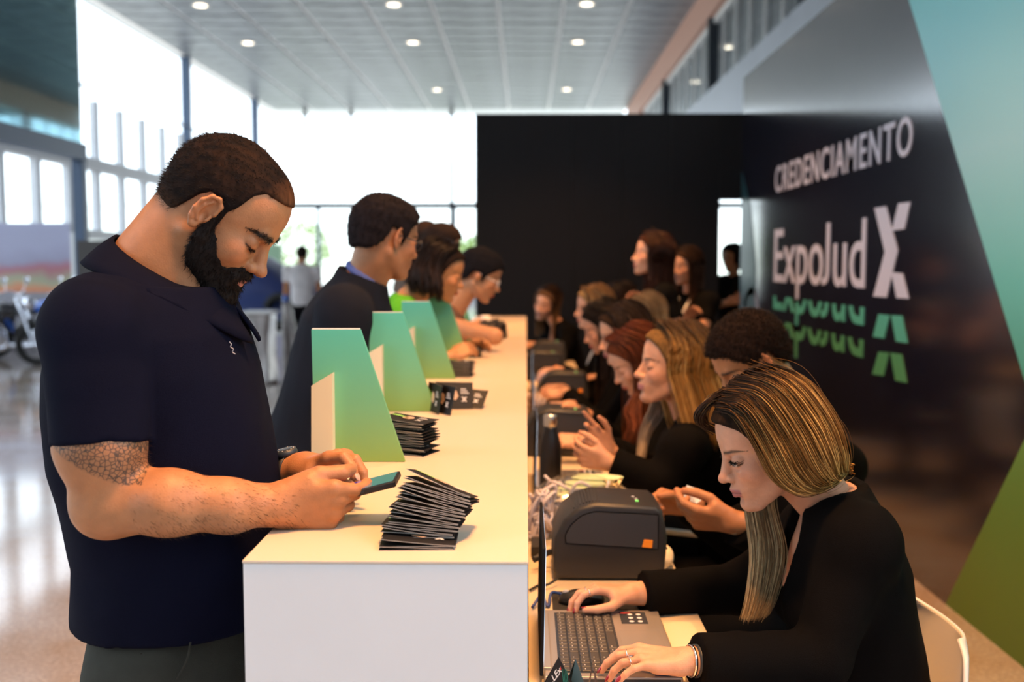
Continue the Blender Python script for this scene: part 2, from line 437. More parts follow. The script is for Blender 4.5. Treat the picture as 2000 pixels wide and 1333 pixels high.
def drop(dz, m):
    wall_word('ExpoJud', _a.y, _b.y, zb-dz, zcap-dz, 0.69, m, 'letter_slice', off=0.004, clip=0.25)
drop(0.205, M_tealprint); drop(0.385, M_greenprint)
def crop7(pts): return [tuple(wallpt(1400+x/2.15, 180+y/2.15) - Vector((0.004, 0, 0))) for x, y in pts]
T3 = (0.003, 0, 0)
for name, pts, m in (('emblem_chevron', [(665,488),(712,480),(762,665),(715,862),(660,858),(708,672)], M_letter),
                     ('emblem_bar', [(765,468),(815,462),(790,575),(738,582)], M_letter),
                     ('emblem_bar', [(735,757),(782,762),(808,868),(758,865)], M_letter),
                     ('emblem_bar', [(682,933),(728,938),(705,1035),(658,1028)], M_tealprint), ('emblem_bar', [(735,938),(780,940),(803,1055),(755,1048)], M_tealprint),
                     ('emblem_bar', [(682,1092),(725,1096),(702,1192),(655,1185)], M_greenprint), ('emblem_bar', [(732,1096),(778,1102),(800,1222),(752,1212)], M_greenprint)):
    poly_part(name, crop7(pts), m, BD, T3)
# padlock graphic printed near the far end
M_lock = mat('grey_lilac_print', (0.30, 0.32, 0.40), 0.45)
def lock_ring(c, r0, r1, m):
    bm = bmesh.new(); n = 20; A = []; B = []
    for i in range(n+1):
        a = math.pi*i/n
        A.append(bm.verts.new((BX-0.004, c.y-math.cos(a)*r0*1.6, c.z+math.sin(a)*r0))); B.append(bm.verts.new((BX-0.004, c.y-math.cos(a)*r1*1.6, c.z+math.sin(a)*r1)))
    for i in range(n): bm.faces.new((A[i], A[i+1], B[i+1], B[i]))
    return from_bm('lock_shackle', bm, m, BD)
lc = wallpt(1468, 600)
lock_ring(lc, 0.10, 0.165, M_lock)
poly_part('lock_leg', [(BX-0.004, lc.y-0.264, lc.z), (BX-0.004, lc.y-0.16, lc.z), (BX-0.004, lc.y-0.16, lc.z-0.25), (BX-0.004, lc.y-0.264, lc.z-0.25)], M_lock, BD, T3)
poly_part('lock_leg', [(BX-0.004, lc.y+0.264, lc.z), (BX-0.004, lc.y+0.16, lc.z), (BX-0.004, lc.y+0.16, lc.z-0.25), (BX-0.004, lc.y+0.264, lc.z-0.25)], M_lock, BD, T3)
poly_part('lock_body', [tuple(wallpt(*p)-Vector((0.003,0,0))) for p in ((1448, 592), (1462, 592), (1485, 606), (1492, 640), (1492, 680), (1448, 665))], mat('dim_teal_print', (0.07,0.24,0.20), 0.45), BD, (0.002, 0, 0))
poly_part('teal_edge_strip', [(BX-0.004, 8.94, 0), (BX-0.004, 8.94, 2.3), (BX-0.004, 8.6, 2.0), (BX-0.004, 8.35, 1.5), (BX-0.004, 8.35, 0)], mat('dark_teal_print', (0.02,0.07,0.09), 0.4), BD, (0.002,0,0))
# ============================================================ COUNTER, DESK AND WHAT STANDS ON THEM
M_ctop = mat('satin_cream_laminate', (0.66, 0.55, 0.43), 0.38, spec=0.4)
M_cside = mat('white_laminate_side', (0.74, 0.75, 0.77), 0.45, noise=0.03, nscale=3)
CX0 = onz(470, 1099, 1.10).x; CX1 = onz(1032, 1096, 1.10).x; CY0 = onz(750, 1097, 1.10).y; CY1 = onz(1000, 618, 1.10).y
ct = empty('counter', ((CX0+CX1)/2, (CY0+CY1)/2, 0)); tag(ct, 'long white registration counter running away from the camera', 'counter')
box('countertop', (CX0, CY0, 1.096), (CX1, CY1, 1.10), M_ctop, ct, 0.0006)
box('front_panel', (CX0+0.001, CY0+0.001, 0), (CX1-0.001, CY0+0.03, 1.0955), M_cside, ct)
box('side_panel', (CX0+0.001, CY0+0.031, 0), (CX0+0.03, CY1-0.001, 1.0955), M_cside, ct)
box('side_panel', (CX1-0.03, CY0+0.031, 0), (CX1-0.001, CY1-0.001, 1.0955), M_cside, ct)
box('end_panel', (CX0+0.031, CY1-0.03, 0), (CX1-0.031, CY1-0.001, 1.0955), M_cside, ct)
DZ = 0.75
dk = empty('work_desk', (0.2, 5, 0)); tag(dk, 'long cream work desk behind the counter carrying laptops and printers', 'desk')
M_desk = mat('cream_desk_laminate', (0.64, 0.53, 0.38), 0.4)
DX1 = 0.375
box('desktop', (CX1+0.002, CY0, DZ-0.03), (DX1, CY1, DZ), M_desk, dk, 0.002)
for yy in np.linspace(CY0+0.1, CY1-0.1, 6):
    box('leg', (DX1-0.06, yy-0.02, 0), (DX1-0.02, yy+0.02, DZ-0.03), M_white, dk)
box('back_apron', (CX1+0.002, CY0, 0.45), (CX1+0.02, CY1, DZ-0.03), M_desk, dk)

# green divider signs --------------------------------------------------------
def sign_mat():
    m = mat('teal_to_green_card', (0.2,0.5,0.4), 0.5, spec=0.35); N = m.node_tree.nodes; L = m.node_tree.links; b = N['Principled BSDF']
    tc = N.new('ShaderNodeTexCoord'); s = N.new('ShaderNodeSeparateXYZ'); L.new(tc.outputs['Object'], s.inputs[0])
    d = N.new('ShaderNodeMapRange'); d.inputs[1].default_value = 1.10; d.inputs[2].default_value = 1.375; L.new(s.outputs['Z'], d.inputs[0])
    r = N.new('ShaderNodeValToRGB'); L.new(d.outputs[0], r.inputs[0]); e = r.color_ramp.elements
    e[0].position = 0.0; e[0].color = (0.23, 0.40, 0.10, 1)
    e[1].position = 1.0; e[1].color = (0.10, 0.52, 0.42, 1)
    x = e.new(0.45); x.color = (0.16, 0.47, 0.27, 1)
    L.new(r.outputs[0], b.inputs['Base Color']); return m
M_sign = sign_mat(); M_cream = mat('cream_bracket', (0.72, 0.66, 0.47), 0.5)
spos = [(onz(720, 903, 1.10).y), (onz(790, 804, 1.10).y), 3.62, 4.42, 5.3]
nm = ['nearest', 'second', 'third', 'fourth', 'farthest']
def make_sign(Y):
    o = empty('divider_sign', (CX0, Y, 1.10))
    xl = CX0-0.048; H = 0.275
    bm = prism_bm([(xl+0.006, Y, 1.02), (CX0+0.135, Y, 1.1005), (CX0+0.135, Y, 1.1005)][:0] or
                  [(CX0+0.001, Y, 1.1008), (CX0+0.142, Y, 1.1008), (xl+0.100, Y, 1.10+H), (xl, Y, 1.10+H), (xl+0.004, Y, 1.02), (CX0-0.001, Y, 1.02)], 0, (0, 0.012, 0))
    from_bm('panel', bm, M_sign, o)
    bm = prism_bm([(xl+0.0, Y-0.028, 1.00), (CX0-0.0015, Y-0.028, 1.00), (CX0-0.0015, Y-0.028, 1.288), (xl+0.004, Y-0.028, 1.262)], 0, (0, 0.027, 0))
    from_bm('bracket', bm, M_cream, o)
    box('edge_strip', (xl+0.001, Y+0.0005, 1.10+H), (xl+0.099, Y+0.0115, 1.10+H+0.002), M_white, o)
    return o
s0 = None
for i, Y in enumerate(spos):
    s = make_sign(Y)
    tag(s, f'green slanted divider sign clipped on the counter edge, {nm[i]} of five', 'sign', 'green divider signs on the counter')

# folded leaflets ---------------------------------------------------------------
M_leaf = mat('black_leaflet_card', (0.010, 0.010, 0.012), 0.5, spec=0.3)
M_leafedge = mat('leaflet_white_edge', (0.5, 0.47, 0.43), 0.6)
M_leafskin = mat('printed_portrait_beige', (0.55, 0.38, 0.27), 0.4); M_leafgreen = mat('printed_leaf_green', (0.25, 0.55, 0.12), 0.4)
M_leaftext = mat('printed_white_ink', (0.7, 0.7, 0.72), 0.4); M_leafred = mat('printed_red_ink', (0.6, 0.05, 0.05), 0.4)
def leaflet_meshes():
    """half fold card: local x along the fold direction width 0.105 (opening side at x=0, fold at x=.105), y depth .075"""
    W_, D_, g = 0.105, 0.078, 0.0007
    def leaves(open_):
        bm = bmesh.new()
        prof = []
        n = 6
        for i in range(n+1):
            t = i/n; prof.append((W_*t, open_*(1-t)**1.5 + 0.0022*math.sin(math.pi*min(1, t*1.02))*0.3 + 0.0018))
        prof.append((W_+0.0012, 0.0009))
        for i in range(n+1):
            t = 1-i/n; prof.append((W_*t, 0.0))
        # sheet with thickness along the profile
        up = [(x, z) for x, z in prof]; inner = []
        for i, (x, z) in enumerate(prof):
            if i <= n: inner.append((x-0.0003, z-g))
            elif i == n+1: inner.append((x-g, z))
            else: inner.append((x-0.0003, z+g))
        V0 = [bm.verts.new((x, 0, z)) for x, z in up]; V1 = [bm.verts.new((x, D_, z)) for x, z in up]
        I0 = [bm.verts.new((x, 0, z)) for x, z in inner]; I1 = [bm.verts.new((x, D_, z)) for x, z in inner]
        m_ = len(up)
        for i in range(m_-1):
            bm.faces.new((V0[i], V1[i], V1[i+1], V0[i+1])); bm.faces.new((I0[i], I0[i+1], I1[i+1], I1[i]))
            bm.faces.new((V0[i], V0[i+1], I0[i+1], I0[i])).material_index = 1
            bm.faces.new((V1[i], I1[i], I1[i+1], V1[i+1])).material_index = 1
        for a in (0, m_-1):
            bm.faces.new((V0[a], I0[a], I1[a], V1[a])).material_index = 1
        bmesh.ops.recalc_face_normals(bm, faces=bm.faces[:])
        return bm
    out = []
    for op in (0.004, 0.009, 0.013):
        me = bpy.data.meshes.new('leaflet'); b = leaves(op); b.to_mesh(me); b.free(); me.materials.append(M_leaf); me.materials.append(M_leafedge); out.append(me)
    return out
LEAF = leaflet_meshes()
def leaf_print_mesh():
    bm = bmesh.new()
    def quad(pts, mi):
        f = bm.faces.new([bm.verts.new((x, y, 0.0)) for x, y in pts]); f.material_index = mi
    # green swoosh
    for i in range(6):
        a = i/6; b = (i+1)/6
        quad([(0.004+0.05*a, 0.060-0.02*a*a), (0.004+0.05*b, 0.060-0.02*b*b), (0.004+0.05*b, 0.048-0.02*b*b), (0.004+0.05*a, 0.048-0.02*a*a)], 0)
    quad([(0.040, 0.030), (0.058, 0.024), (0.066, 0.036), (0.060, 0.052), (0.046, 0.056), (0.038, 0.044)], 1)
    quad([(0.074, 0.020), (0.079, 0.020), (0.090, 0.034), (0.085, 0.034)], 2); quad([(0.085, 0.020), (0.090, 0.020), (0.079, 0.034), (0.074, 0.034)], 2)
    for r in range(3): quad([(0.072, 0.044+r*0.006), (0.095-r*0.004, 0.044+r*0.006), (0.095-r*0.004, 0.0465+r*0.006), (0.072, 0.0465+r*0.006)], 2)
    me = bpy.data.meshes.new('cover_print'); bm.to_mesh(me); bm.free()
    for m in (M_leafgreen, M_leafskin, M_leaftext): me.materials.append(m)
    return me
LPRINT = leaf_print_mesh()
def leaflet(loc, rz, tilt, kind, label, group, ry=0.0, printed=True):
    o = bpy.data.objects.new('leaflet', LEAF[kind]); COL.objects.link(o)
    o.location = loc; o.rotation_euler = (tilt, ry, rz); tag(o, label, 'leaflet', group)
    if printed:
        p = bpy.data.objects.new('cover_print', LPRINT); COL.objects.link(p); p.parent = o
        op = (0.004, 0.009, 0.013)[kind]
        p.location = (0, 0, 0.0028+op); p.rotation_euler = (0, math.atan(op*0.9/0.105), 0)
    return o
ordin = lambda i: ('lowest', 'second', 'third', 'fourth', 'fifth', 'sixth', 'seventh', 'eighth', 'ninth', 'tenth', 'eleventh', 'twelfth', 'thirteenth', 'fourteenth', 'fifteenth', 'sixteenth', 'seventeenth')[i]
# near fanned pile
base = onz(737, 1078, 1.10)
lab_near = 'black folded leaflet in the fanned pile at the front of the counter'
px0, py0 = base.x, base.y
for i in range(15):
    t = i/14
    x = px0 + 0.002 + 0.003*math.sin(i*1.7) + (0.0 if i < 3 else (i-3)*0.0026)
    y = py0 + 0.003 + i*0.0040 + (0.024 if i >= 2 else 0)
    z = 1.1004 + i*0.0036 + (0 if i < 2 else 0.100*math.sin(0.019*(i-1))) + 0.060*math.sin(0.016*i)
    ry = 0.0 if i < 2 else 0.019*(i-1)
    o = leaflet((x, y, z), math.radians(2 - 0.9*i + random.uniform(-2, 2)), -0.016*i, [0, 1, 2, 1][i % 4], f'black folded leaflet, {ordin(i)} from the bottom of the near fanned pile', 'fanned leaflets at the front', ry=ry)
    if i == 0: tag(o, 'bottom black folded leaflet of the near fanned pile, lying flat')
    if i == 14: tag(o, 'topmost black folded leaflet of the near fanned pile, tilting up')
# pile beside the nearest sign
b2 = onz(768, 892, 1.10)
for i in range(12):
    o = leaflet((b2.x-0.035+random.uniform(-.004,.004), b2.y+0.03+random.uniform(-.004,.004), 1.1004+i*0.0062), math.radians(-18+random.uniform(-7, 7)), 0, i % 2, f'black folded leaflet, {ordin(i)} from the bottom of the stack by the nearest green sign', 'leaflets beside the nearest sign')
    if i == 11: tag(o, 'topmost printed leaflet on the stack beside the nearest green sign')
# standing, leaning leaflets beside second sign
M3 = [(847, 800, 80, 8), (862, 800, 72, 14), (880, 796, 55, 30), (905, 792, 38, 35)]
def standing_leaflet(px, py, ang, rz, label):
    p = onz(px, py, 1.1005)
    o = bpy.data.objects.new('leaflet', LEAF[1]); COL.objects.link(o)
    o.location = p
    o.rotation_euler = Matrix.Rotation(math.radians(rz), 3, 'Z').to_euler()
    o.rotation_euler = (Matrix.Rotation(math.radians(rz), 3, 'Z') @ Matrix.Rotation(math.radians(ang), 3, 'X')).to_euler()
    tag(o, label, 'leaflet', 'leaning leaflets beside the second sign')
    q = bpy.data.objects.new('cover_print', LPRINT); COL.objects.link(q); q.parent = o; q.location = (0, 0, 0.0030+0.009); q.rotation_euler = (0, math.atan(0.009*0.9/0.105), 0)
    return o
standing_leaflet(838, 800, 82, -70, 'upright black leaflet closest to the second green sign')
standing_leaflet(848, 803, 78, -60, 'upright black leaflet standing second from the second green sign')
standing_leaflet(850, 800, 66, 4, 'leaning black leaflet with portrait print between two upright ones')
standing_leaflet(872, 797, 34, -14, 'black leaflet sliding flat at the right end of the leaning group')
for (px, py, n, gname, rz) in ((905, 738, 9, 'third green sign', -10), (925, 700, 7, 'fourth green sign', -8), (958, 672, 8, 'farthest green sign', -15)):
    p = onz(px, py, 1.10)
    for i in range(n):
        o = leaflet((p.x-0.08+random.uniform(-.003,.003), p.y+0.02, 1.1004+i*0.0066), math.radians(rz+random.uniform(-5, 5)), 0, i % 2, f'black folded leaflet, {ordin(i)} from the bottom of the stack by the {gname}', f'leaflets beside the {gname}')
        if i == n-1: tag(o, f'topmost printed leaflet on the stack beside the {gname}')
# little white cup and black lanyard heap at the far end of the counter
cp = onz(955, 640, 1.10)
o = lathe('paper_cup', [(0.0001, 0), (0.024, 0), (0.031, 0.075), (0.0295, 0.075), (0.023, 0.004), (0.0001, 0.004)], M_white, None, (cp.x-0.02, cp.y, 1.1005)); tag(o, 'small white paper cup at the far end of the counter', 'cup')
M_strap = mat('black_woven_strap', (0.012,0.012,0.014), 0.6)
def strap_heap(name, c, n, r, zh, m, label, cat, seed=3, w=0.006):
    rg = random.Random(seed); paths = []
    for i in range(n):
        a = rg.uniform(0, 6.28); pts = []
        for j in range(7):
            a += rg.uniform(0.6, 1.5); rr = r*rg.uniform(0.35, 1)
            pts.append((c.x+math.cos(a)*rr, c.y+math.sin(a)*rr, c.z+w+rg.uniform(0, zh)))
        paths.append(smooth_path(pts, 5))
    o = tubes(name, paths, w, m, None, 6); tag(o, label, cat); return o
hp = onz(965, 668, 1.10)
strap_heap('lanyard_heap', Vector((hp.x-0.02, hp.y+0.25, 1.10)), 14, 0.085, 0.09, M_strap, 'heap of black lanyards at the far end of the counter', 'lanyards', 5, 0.008)

# printers --------------------------------------------------------------------------
M_pr = mat('charcoal_printer_plastic', (0.020, 0.022, 0.027), 0.42, bump=0.15, bscale=600)
M_pr2 = mat('blue_grey_printer_side', (0.030, 0.036, 0.048), 0.5, bump=0.1, bscale=500)
M_org = mat('orange_latch', (0.85, 0.30, 0.03), 0.4)
M_led = emit('green_led', (0.3, 1.0, 0.15), 1.5)
def make_printer(X0, Y0):
    """front towards +X, seen side towards -Y.  width along X .27, depth .20, height .185"""
    o = empty('label_printer', (X0+0.13, Y0+0.1, DZ))
    def prof(sc=1.0):   # side outline in X-Z
        P = [(0.0, 0.02), (0.012, 0.0), (0.255, 0.0), (0.268, 0.02), (0.274, 0.10), (0.262, 0.165), (0.245, 0.178), (0.10, 0.186), (0.06, 0.175), (0.025, 0.145), (0.004, 0.10)]
        return P
    P = prof()
    bm = prism_bm([(X0+x, Y0+0.004, DZ+0.004+z) for x, z in P], 0, (0, 0.195, 0))
    es = [e for e in bm.edges if abs(e.verts[0].co.y-e.verts[1].co.y) < 1e-6]
    bmesh.ops.bevel(bm, geom=es, offset=0.012, segments=3, affect='EDGES', profile=0.5)
    from_bm('housing', bm, M_pr, o, True)
    S = [(0.030, 0.088), (0.252, 0.075), (0.252, 0.160), (0.10, 0.168), (0.068, 0.158), (0.042, 0.135), (0.028, 0.110)]
    bm = prism_bm([(X0+x, Y0+0.0015, DZ+0.004+z) for x, z in S], 0, (0, 0.012, 0))
    bmesh.ops.bevel(bm, geom=[e for e in bm.edges if e.verts[0].co.y < Y0+0.003 and e.verts[1].co.y < Y0+0.003], offset=0.0025, segments=2, affect='EDGES')
    from_bm('side_cover', bm, M_pr2, o)
    bm = prism_bm([(X0+x, Y0-0.0005, DZ+0.004+z) for x, z in ((0.212, 0.081), (0.236, 0.079), (0.238, 0.098), (0.217, 0.100))], 0, (0, 0.006, 0))
    bmesh.ops.bevel(bm, geom=bm.edges[:], offset=0.001, segments=2, affect='EDGES')
    from_bm('latch', bm, M_org, o)
    # seam line, ribs on the curved top, control dots
    rb = bmesh.new()
    for i in range(9):
        x = 0.050+i*0.0075; z = 0.168+0.017*math.sin(min(1, i/6)*1.5)
        box_bm((X0+x, Y0+0.03, DZ+0.004+z-0.006), (X0+x+0.003, Y0+0.17, DZ+0.004+z+0.002), bm=rb)
    from_bm('vent_ribs', rb, M_pr2, o)
    for j, (dx, dy) in enumerate(((0.205, 0.055), (0.205, 0.075), (0.20, 0.10))):
        lathe('button', [(0.0001, 0.0035), (0.004, 0.003), (0.0045, 0)], M_led if j == 0 else M_grey, o, (X0+dx, Y0+dy, DZ+0.004+0.179), 10)
    box('lid_seam', (X0+0.268, Y0+0.02, DZ+0.075), (X0+0.2755, Y0+0.18, DZ+0.0775), M_dark, o)
    for dx in (0.03, 0.23):
        for dy in (0.03, 0.17):
            box('foot', (X0+dx, Y0+dy, DZ), (X0+dx+0.02, Y0+dy+0.015, DZ+0.006), M_dark, o)
    return o
pr_spec = [(onz(1090, 1140, DZ).x-0.005, onz(1200, 1142, DZ).y), (None, None)]
P1 = make_printer(at(1080, 1050, 2.40).x, 2.40)
tag(P1, 'charcoal label printer with orange latch, nearest one beside the black bottle', 'printer', 'label printers')
prs = [(1030, 1160, 3.98, 'second nearest, behind the black bottle'), (1062, 1152, 5.35, 'third along the desk'), (1030, 1101, 6.6, 'fourth along the desk'), (1046, 1106, 7.5, 'farthest along the desk')]
for (xa, xb, Y, w) in prs:
    p = make_printer(at(xb, 700, Y).x-0.274, Y)
    tag(p, f'charcoal label printer with orange latch, {w}', 'printer', 'label printers')

# laptop ------------------------------------------------------------------------------
M_alu = mat('warm_silver_aluminium', (0.42, 0.38, 0.34), 0.35, metal=0.6)
M_key = mat('dark_grey_key', (0.045, 0.042, 0.040), 0.5)
M_keyleg = mat('key_legend_print', (0.45,0.42,0.38), 0.5)
M_lit = emit('lit_laptop_screen', (0.80, 0.88, 1.0), 1.2)
M_screen = mat('laptop_lid_dark', (0.010, 0.010, 0.012), 0.75, spec=0.08)
def laptop(x0, x1, y0, y1, label, keys=True, lid_open=105):
    """hinge on the -X side, user on the +X side"""
    o = empty('laptop', ((x0+x1)/2, (y0+y1)/2, DZ)); tag(o, label, 'laptop')
    z = DZ+0.001
    box('base', (x0, y0, z), (x1, y1, z+0.016), M_alu, o, 0.003)
    w = y1-y0; d = x1-x0; zt_ = z+0.016
    # hinge bar
    box('hinge', (x0-0.002, y0+0.03, z+0.006), (x0+0.014, y1-0.03, z+0.021), M_alu, o, 0.002)
    a = math.radians(lid_open-90)
    lid = box_bm((-0.006, y0, 0), (0.0, y1, 0.235), 0.002)
    bmesh.ops.rotate(lid, verts=lid.verts[:], cent=(0,0,0), matrix=Matrix.Rotation(-a, 3, 'Y')); bmesh.ops.translate(lid, vec=(x0-0.002, 0, z+0.017), verts=lid.verts[:])
    from_bm('lid', lid, M_screen, o)
    sc_ = box_bm((0.0002, y0+0.008, 0.012), (0.0012, y1-0.008, 0.226), 0.0)
    bmesh.ops.rotate(sc_, verts=sc_.verts[:], cent=(0,0,0), matrix=Matrix.Rotation(-a, 3, 'Y')); bmesh.ops.translate(sc_, vec=(x0-0.002, 0, z+0.017), verts=sc_.verts[:])
    bmesh.ops.delete(sc_, geom=[f for f in sc_.faces if f.normal.x < 0.5], context='FACES')
    from_bm('screen', sc_, M_lit, o)
    if keys:
        kx0 = x0+0.030; kx1 = x0+0.145; ky0 = y0+0.022; ky1 = y1-0.022
        box('key_well', (kx0-0.003, ky0-0.003, zt_-0.001), (kx1+0.003, ky1+0.003, zt_+0.0006), M_dark, o)
        nr = 6; rw = (kx1-kx0)/nr; kme = None; leg = bmesh.new()
        for r in range(nr):
            nc = 17; cw = (ky1-ky0)/nc; c = 0; xx = kx0+r*rw
            hgt = rw if r else rw*0.75
            while c < nc:
                span = 1
                if r == 5 and c in (6,): span = 5
                if r in (1, 3, 4) and c in (0, 12): span = 2
                if kme is None or span != 1:
                    bm = box_bm((0.001, 0.001, 0), (rw-0.001, cw*span-0.001, 0.0022), 0.0012, seg=1)
                    k = from_bm('key', bm, M_key, o)
                    if span == 1: kme = k.data
                else:
                    k = bpy.data.objects.new('key', kme); COL.objects.link(k); k.parent = o; k.matrix_parent_inverse = Matrix.Translation(o.location).inverted()
                yk = ky1-(c+span)*cw
                k.location = (xx, yk, zt_+0.0008)
                # legend print
                lx, ly = xx+rw*0.35, yk+cw*0.35
                b4 = [leg.verts.new(v) for v in ((lx, ly, zt_+0.0032), (lx+0.0018, ly, zt_+0.0032), (lx+0.0018, ly+0.005, zt_+0.0032), (lx, ly+0.005, zt_+0.0032))]
                leg.faces.new(b4)
                c += span
        from_bm('key_legends', leg, M_keyleg, o)
        box('touchpad', (x0+0.155, y0+w*0.36, zt_-0.0005), (x1-0.012, y0+w*0.66, zt_+0.0004), mat('touchpad_grey', (0.36,0.32,0.28), 0.3, metal=0.4), o, 0.0002)
        # black sticker with six pale round icons, far right corner of the palm rest
        sx0, sx1, sy0, sy1 = x1-0.085, x1-0.030, y1-0.085, y1-0.014
        box('sticker', (sx0, sy0, zt_), (sx1, sy1, zt_+0.0004), M_dark, o)
        for i in range(3):
            for j in range(2):
                lathe('sticker_dot', [(0.0001, 0.0003), (0.0052, 0.0003), (0.0053, 0)], M_leaftext, o, (sx0+0.022+j*0.018, sy0+0.014+i*0.021, zt_+0.0004), 14)
        box('sticker_stripe', (sx0+0.002, sy1-0.010, zt_+0.0004), (sx0+0.024, sy1-0.004, zt_+0.0006), M_leafred, o)
        box('spec_label', (x1-0.05, y0+0.035, zt_), (x1-0.028, y0+0.055, zt_+0.0004), M_white, o)
        box('spec_label', (x1-0.05, y0+0.006, zt_), (x1-0.02, y0+0.028, zt_+0.0004), mat('navy_spec_label', (0.02,0.03,0.10), 0.3), o)
        box('front_strip', (x0+0.004, y0-0.0005, z+0.004), (x1-0.004, y0+0.0015, z+0.012), M_dark, o)
    return o
ly1 = onz(1180, 1192, DZ+0.017).y
LAP = laptop(0.034, 0.284, ly1-0.36, ly1, 'open silver laptop used by the nearest blonde woman', True, 89)
laptop(0.035, 0.275, 3.30, 3.66, 'silver laptop lying behind the black bottle', True, 89)
laptop(0.035, 0.28, 4.55, 4.90, 'laptop used by the seated red-haired woman, mostly hidden', False, 89)
laptop(0.035, 0.28, 5.85, 6.20, 'laptop on the far part of the desk beyond the third printer', False, 89)

# mouse pad and mouse under the near woman's far hand
mp_c = onz(1130, 1172, DZ)
mpad = box('mouse_pad', (0.06, ly1+0.012, DZ+0.0005), (0.30, ly1+0.165, DZ+0.004), mat('black_cloth_pad', (0.012,0.012,0.014), 0.8)); tag(mpad, 'black mouse pad between the near laptop and printer', 'mouse pad')
def egg(name, c, r, m, parent=None, n=24):
    bm = bmesh.new(); bmesh.ops.create_uvsphere(bm, u_segments=n, v_segments=n//2, radius=1)
    for v in bm.verts: v.co = Vector((v.co.x*r[0], v.co.y*r[1], max(v.co.z, -0.35)*r[2])) + Vector(c)
    return from_bm(name, bm, m, parent, True)
mo = empty('mouse', (0.125, ly1+0.085, DZ)); tag(mo, 'black computer mouse under the hand of the nearest woman', 'mouse')
egg('shell', (0.125, ly1+0.085, DZ+0.012), (0.052, 0.03, 0.022), mat('mouse_black', (0.01,0.01,0.012), 0.35), mo)
egg('wheel', (0.090, ly1+0.085, DZ+0.028), (0.008, 0.003, 0.006), M_grey, mo, 12)

# black insulated bottle
bt = at(1075, 900, 3.22)
bo = empty('bottle', (bt.x, 3.22, DZ)); tag(bo, 'tall black insulated bottle with silver cap on the desk', 'bottle')
lathe('flask', [(0.0001, 0), (0.033, 0), (0.0355, 0.004), (0.0355, 0.165), (0.033, 0.19), (0.024, 0.222), (0.0205, 0.235), (0.0205, 0.245), (0.0001, 0.245)], mat('satin_black_steel', (0.008,0.008,0.010), 0.3), bo, (bt.x, 3.22, DZ), 40)
lathe('cap', [(0.020, 0.245), (0.0225, 0.247), (0.0225, 0.278), (0.0205, 0.283), (0.0001, 0.284)], mat('brushed_steel_cap', (0.75,0.70,0.62), 0.25, metal=1.0), bo, (bt.x, 3.22, DZ), 40)

# crumpled bag of lanyards and paper behind the near printer
M_bag = glass_mat('clear_crumpled_plastic', (0.93,0.95,0.93), 0.18, 0.15)
def crumple(name, c, r, m, parent, seed, amp=0.25):
    bm = bmesh.new(); bmesh.ops.create_icosphere(bm, subdivisions=4, radius=1)
    rg = np.random.default_rng(seed); K = rg.normal(size=(10, 3))*3.0; ph = rg.uniform(0, 6.28, 10)
    for v in bm.verts:
        p = np.array(v.co); d = sum(abs(math.sin(float(K[i] @ p)+ph[i])) for i in range(10))/10-0.5
        p = p*(1+amp*2*d); v.co = Vector((c[0]+p[0]*r[0], c[1]+p[1]*r[1], max(DZ+0.002, c[2]+p[2]*r[2])))
    return from_bm(name, bm, m, parent, False)
bg_ = empty('plastic_bag', (0.16, 2.83, DZ)); tag(bg_, 'crumpled clear plastic bag of pale lanyards behind the nearest printer', 'bag')
crumple('bag_film', (0.16, 2.86, DZ+0.07), (0.14, 0.10, 0.085), M_bag, bg_, 4)
def strap_part(name, c, n, rx, ry, zh, m, parent, seed, w):
    rg = random.Random(seed); paths = []
    for i in range(n):
        a = rg.uniform(0, 6.28); pts = []
        for j in range(6):
            a += rg.uniform(0.5, 1.6); rr = rg.uniform(0.3, 1)
            pts.append((c[0]+math.cos(a)*rr*rx, c[1]+math.sin(a)*rr*ry, c[2]+w+rg.uniform(0, zh)))
        paths.append(smooth_path(pts, 5))
    return tubes(name, paths, w, m, parent, 6)
M_pale = mat('pale_lilac_strap', (0.62,0.56,0.60), 0.5); M_palegreen = mat('pale_green_paper', (0.72,0.82,0.50), 0.5)
strap_part('straps', (0.15, 2.86, DZ+0.02), 12, 0.11, 0.07, 0.13, M_pale, bg_, 11, 0.005)
for i in range(4):
    sp = crumple('paper_slip', (0.14+i*0.022, 2.84+i*0.015, DZ+0.115+i*0.012), (0.07, 0.03, 0.008), M_palegreen, bg_, 20+i, 0.15)
M_clip = mat('brass_clip', (0.7,0.55,0.3), 0.3, metal=0.9)
strap_part('clips', (0.245, 2.87, DZ+0.10), 10, 0.03, 0.05, 0.05, M_clip, bg_, 31, 0.003)
lh = strap_heap('lanyard_heap', Vector((0.045, 2.78, DZ)), 14, 0.04, 0.14, M_pale, 'pale lanyards bunched on the desk against the counter beside the nearest printer', 'lanyards', 9, 0.005)
lh2 = strap_heap('lanyard_heap', Vector((0.05, 4.95, DZ)), 14, 0.05, 0.12, mat('beige_lanyard', (0.55,0.42,0.34), 0.5), 'beige lanyards heaped on the desk beyond the second printer', 'lanyards', 15, 0.006)

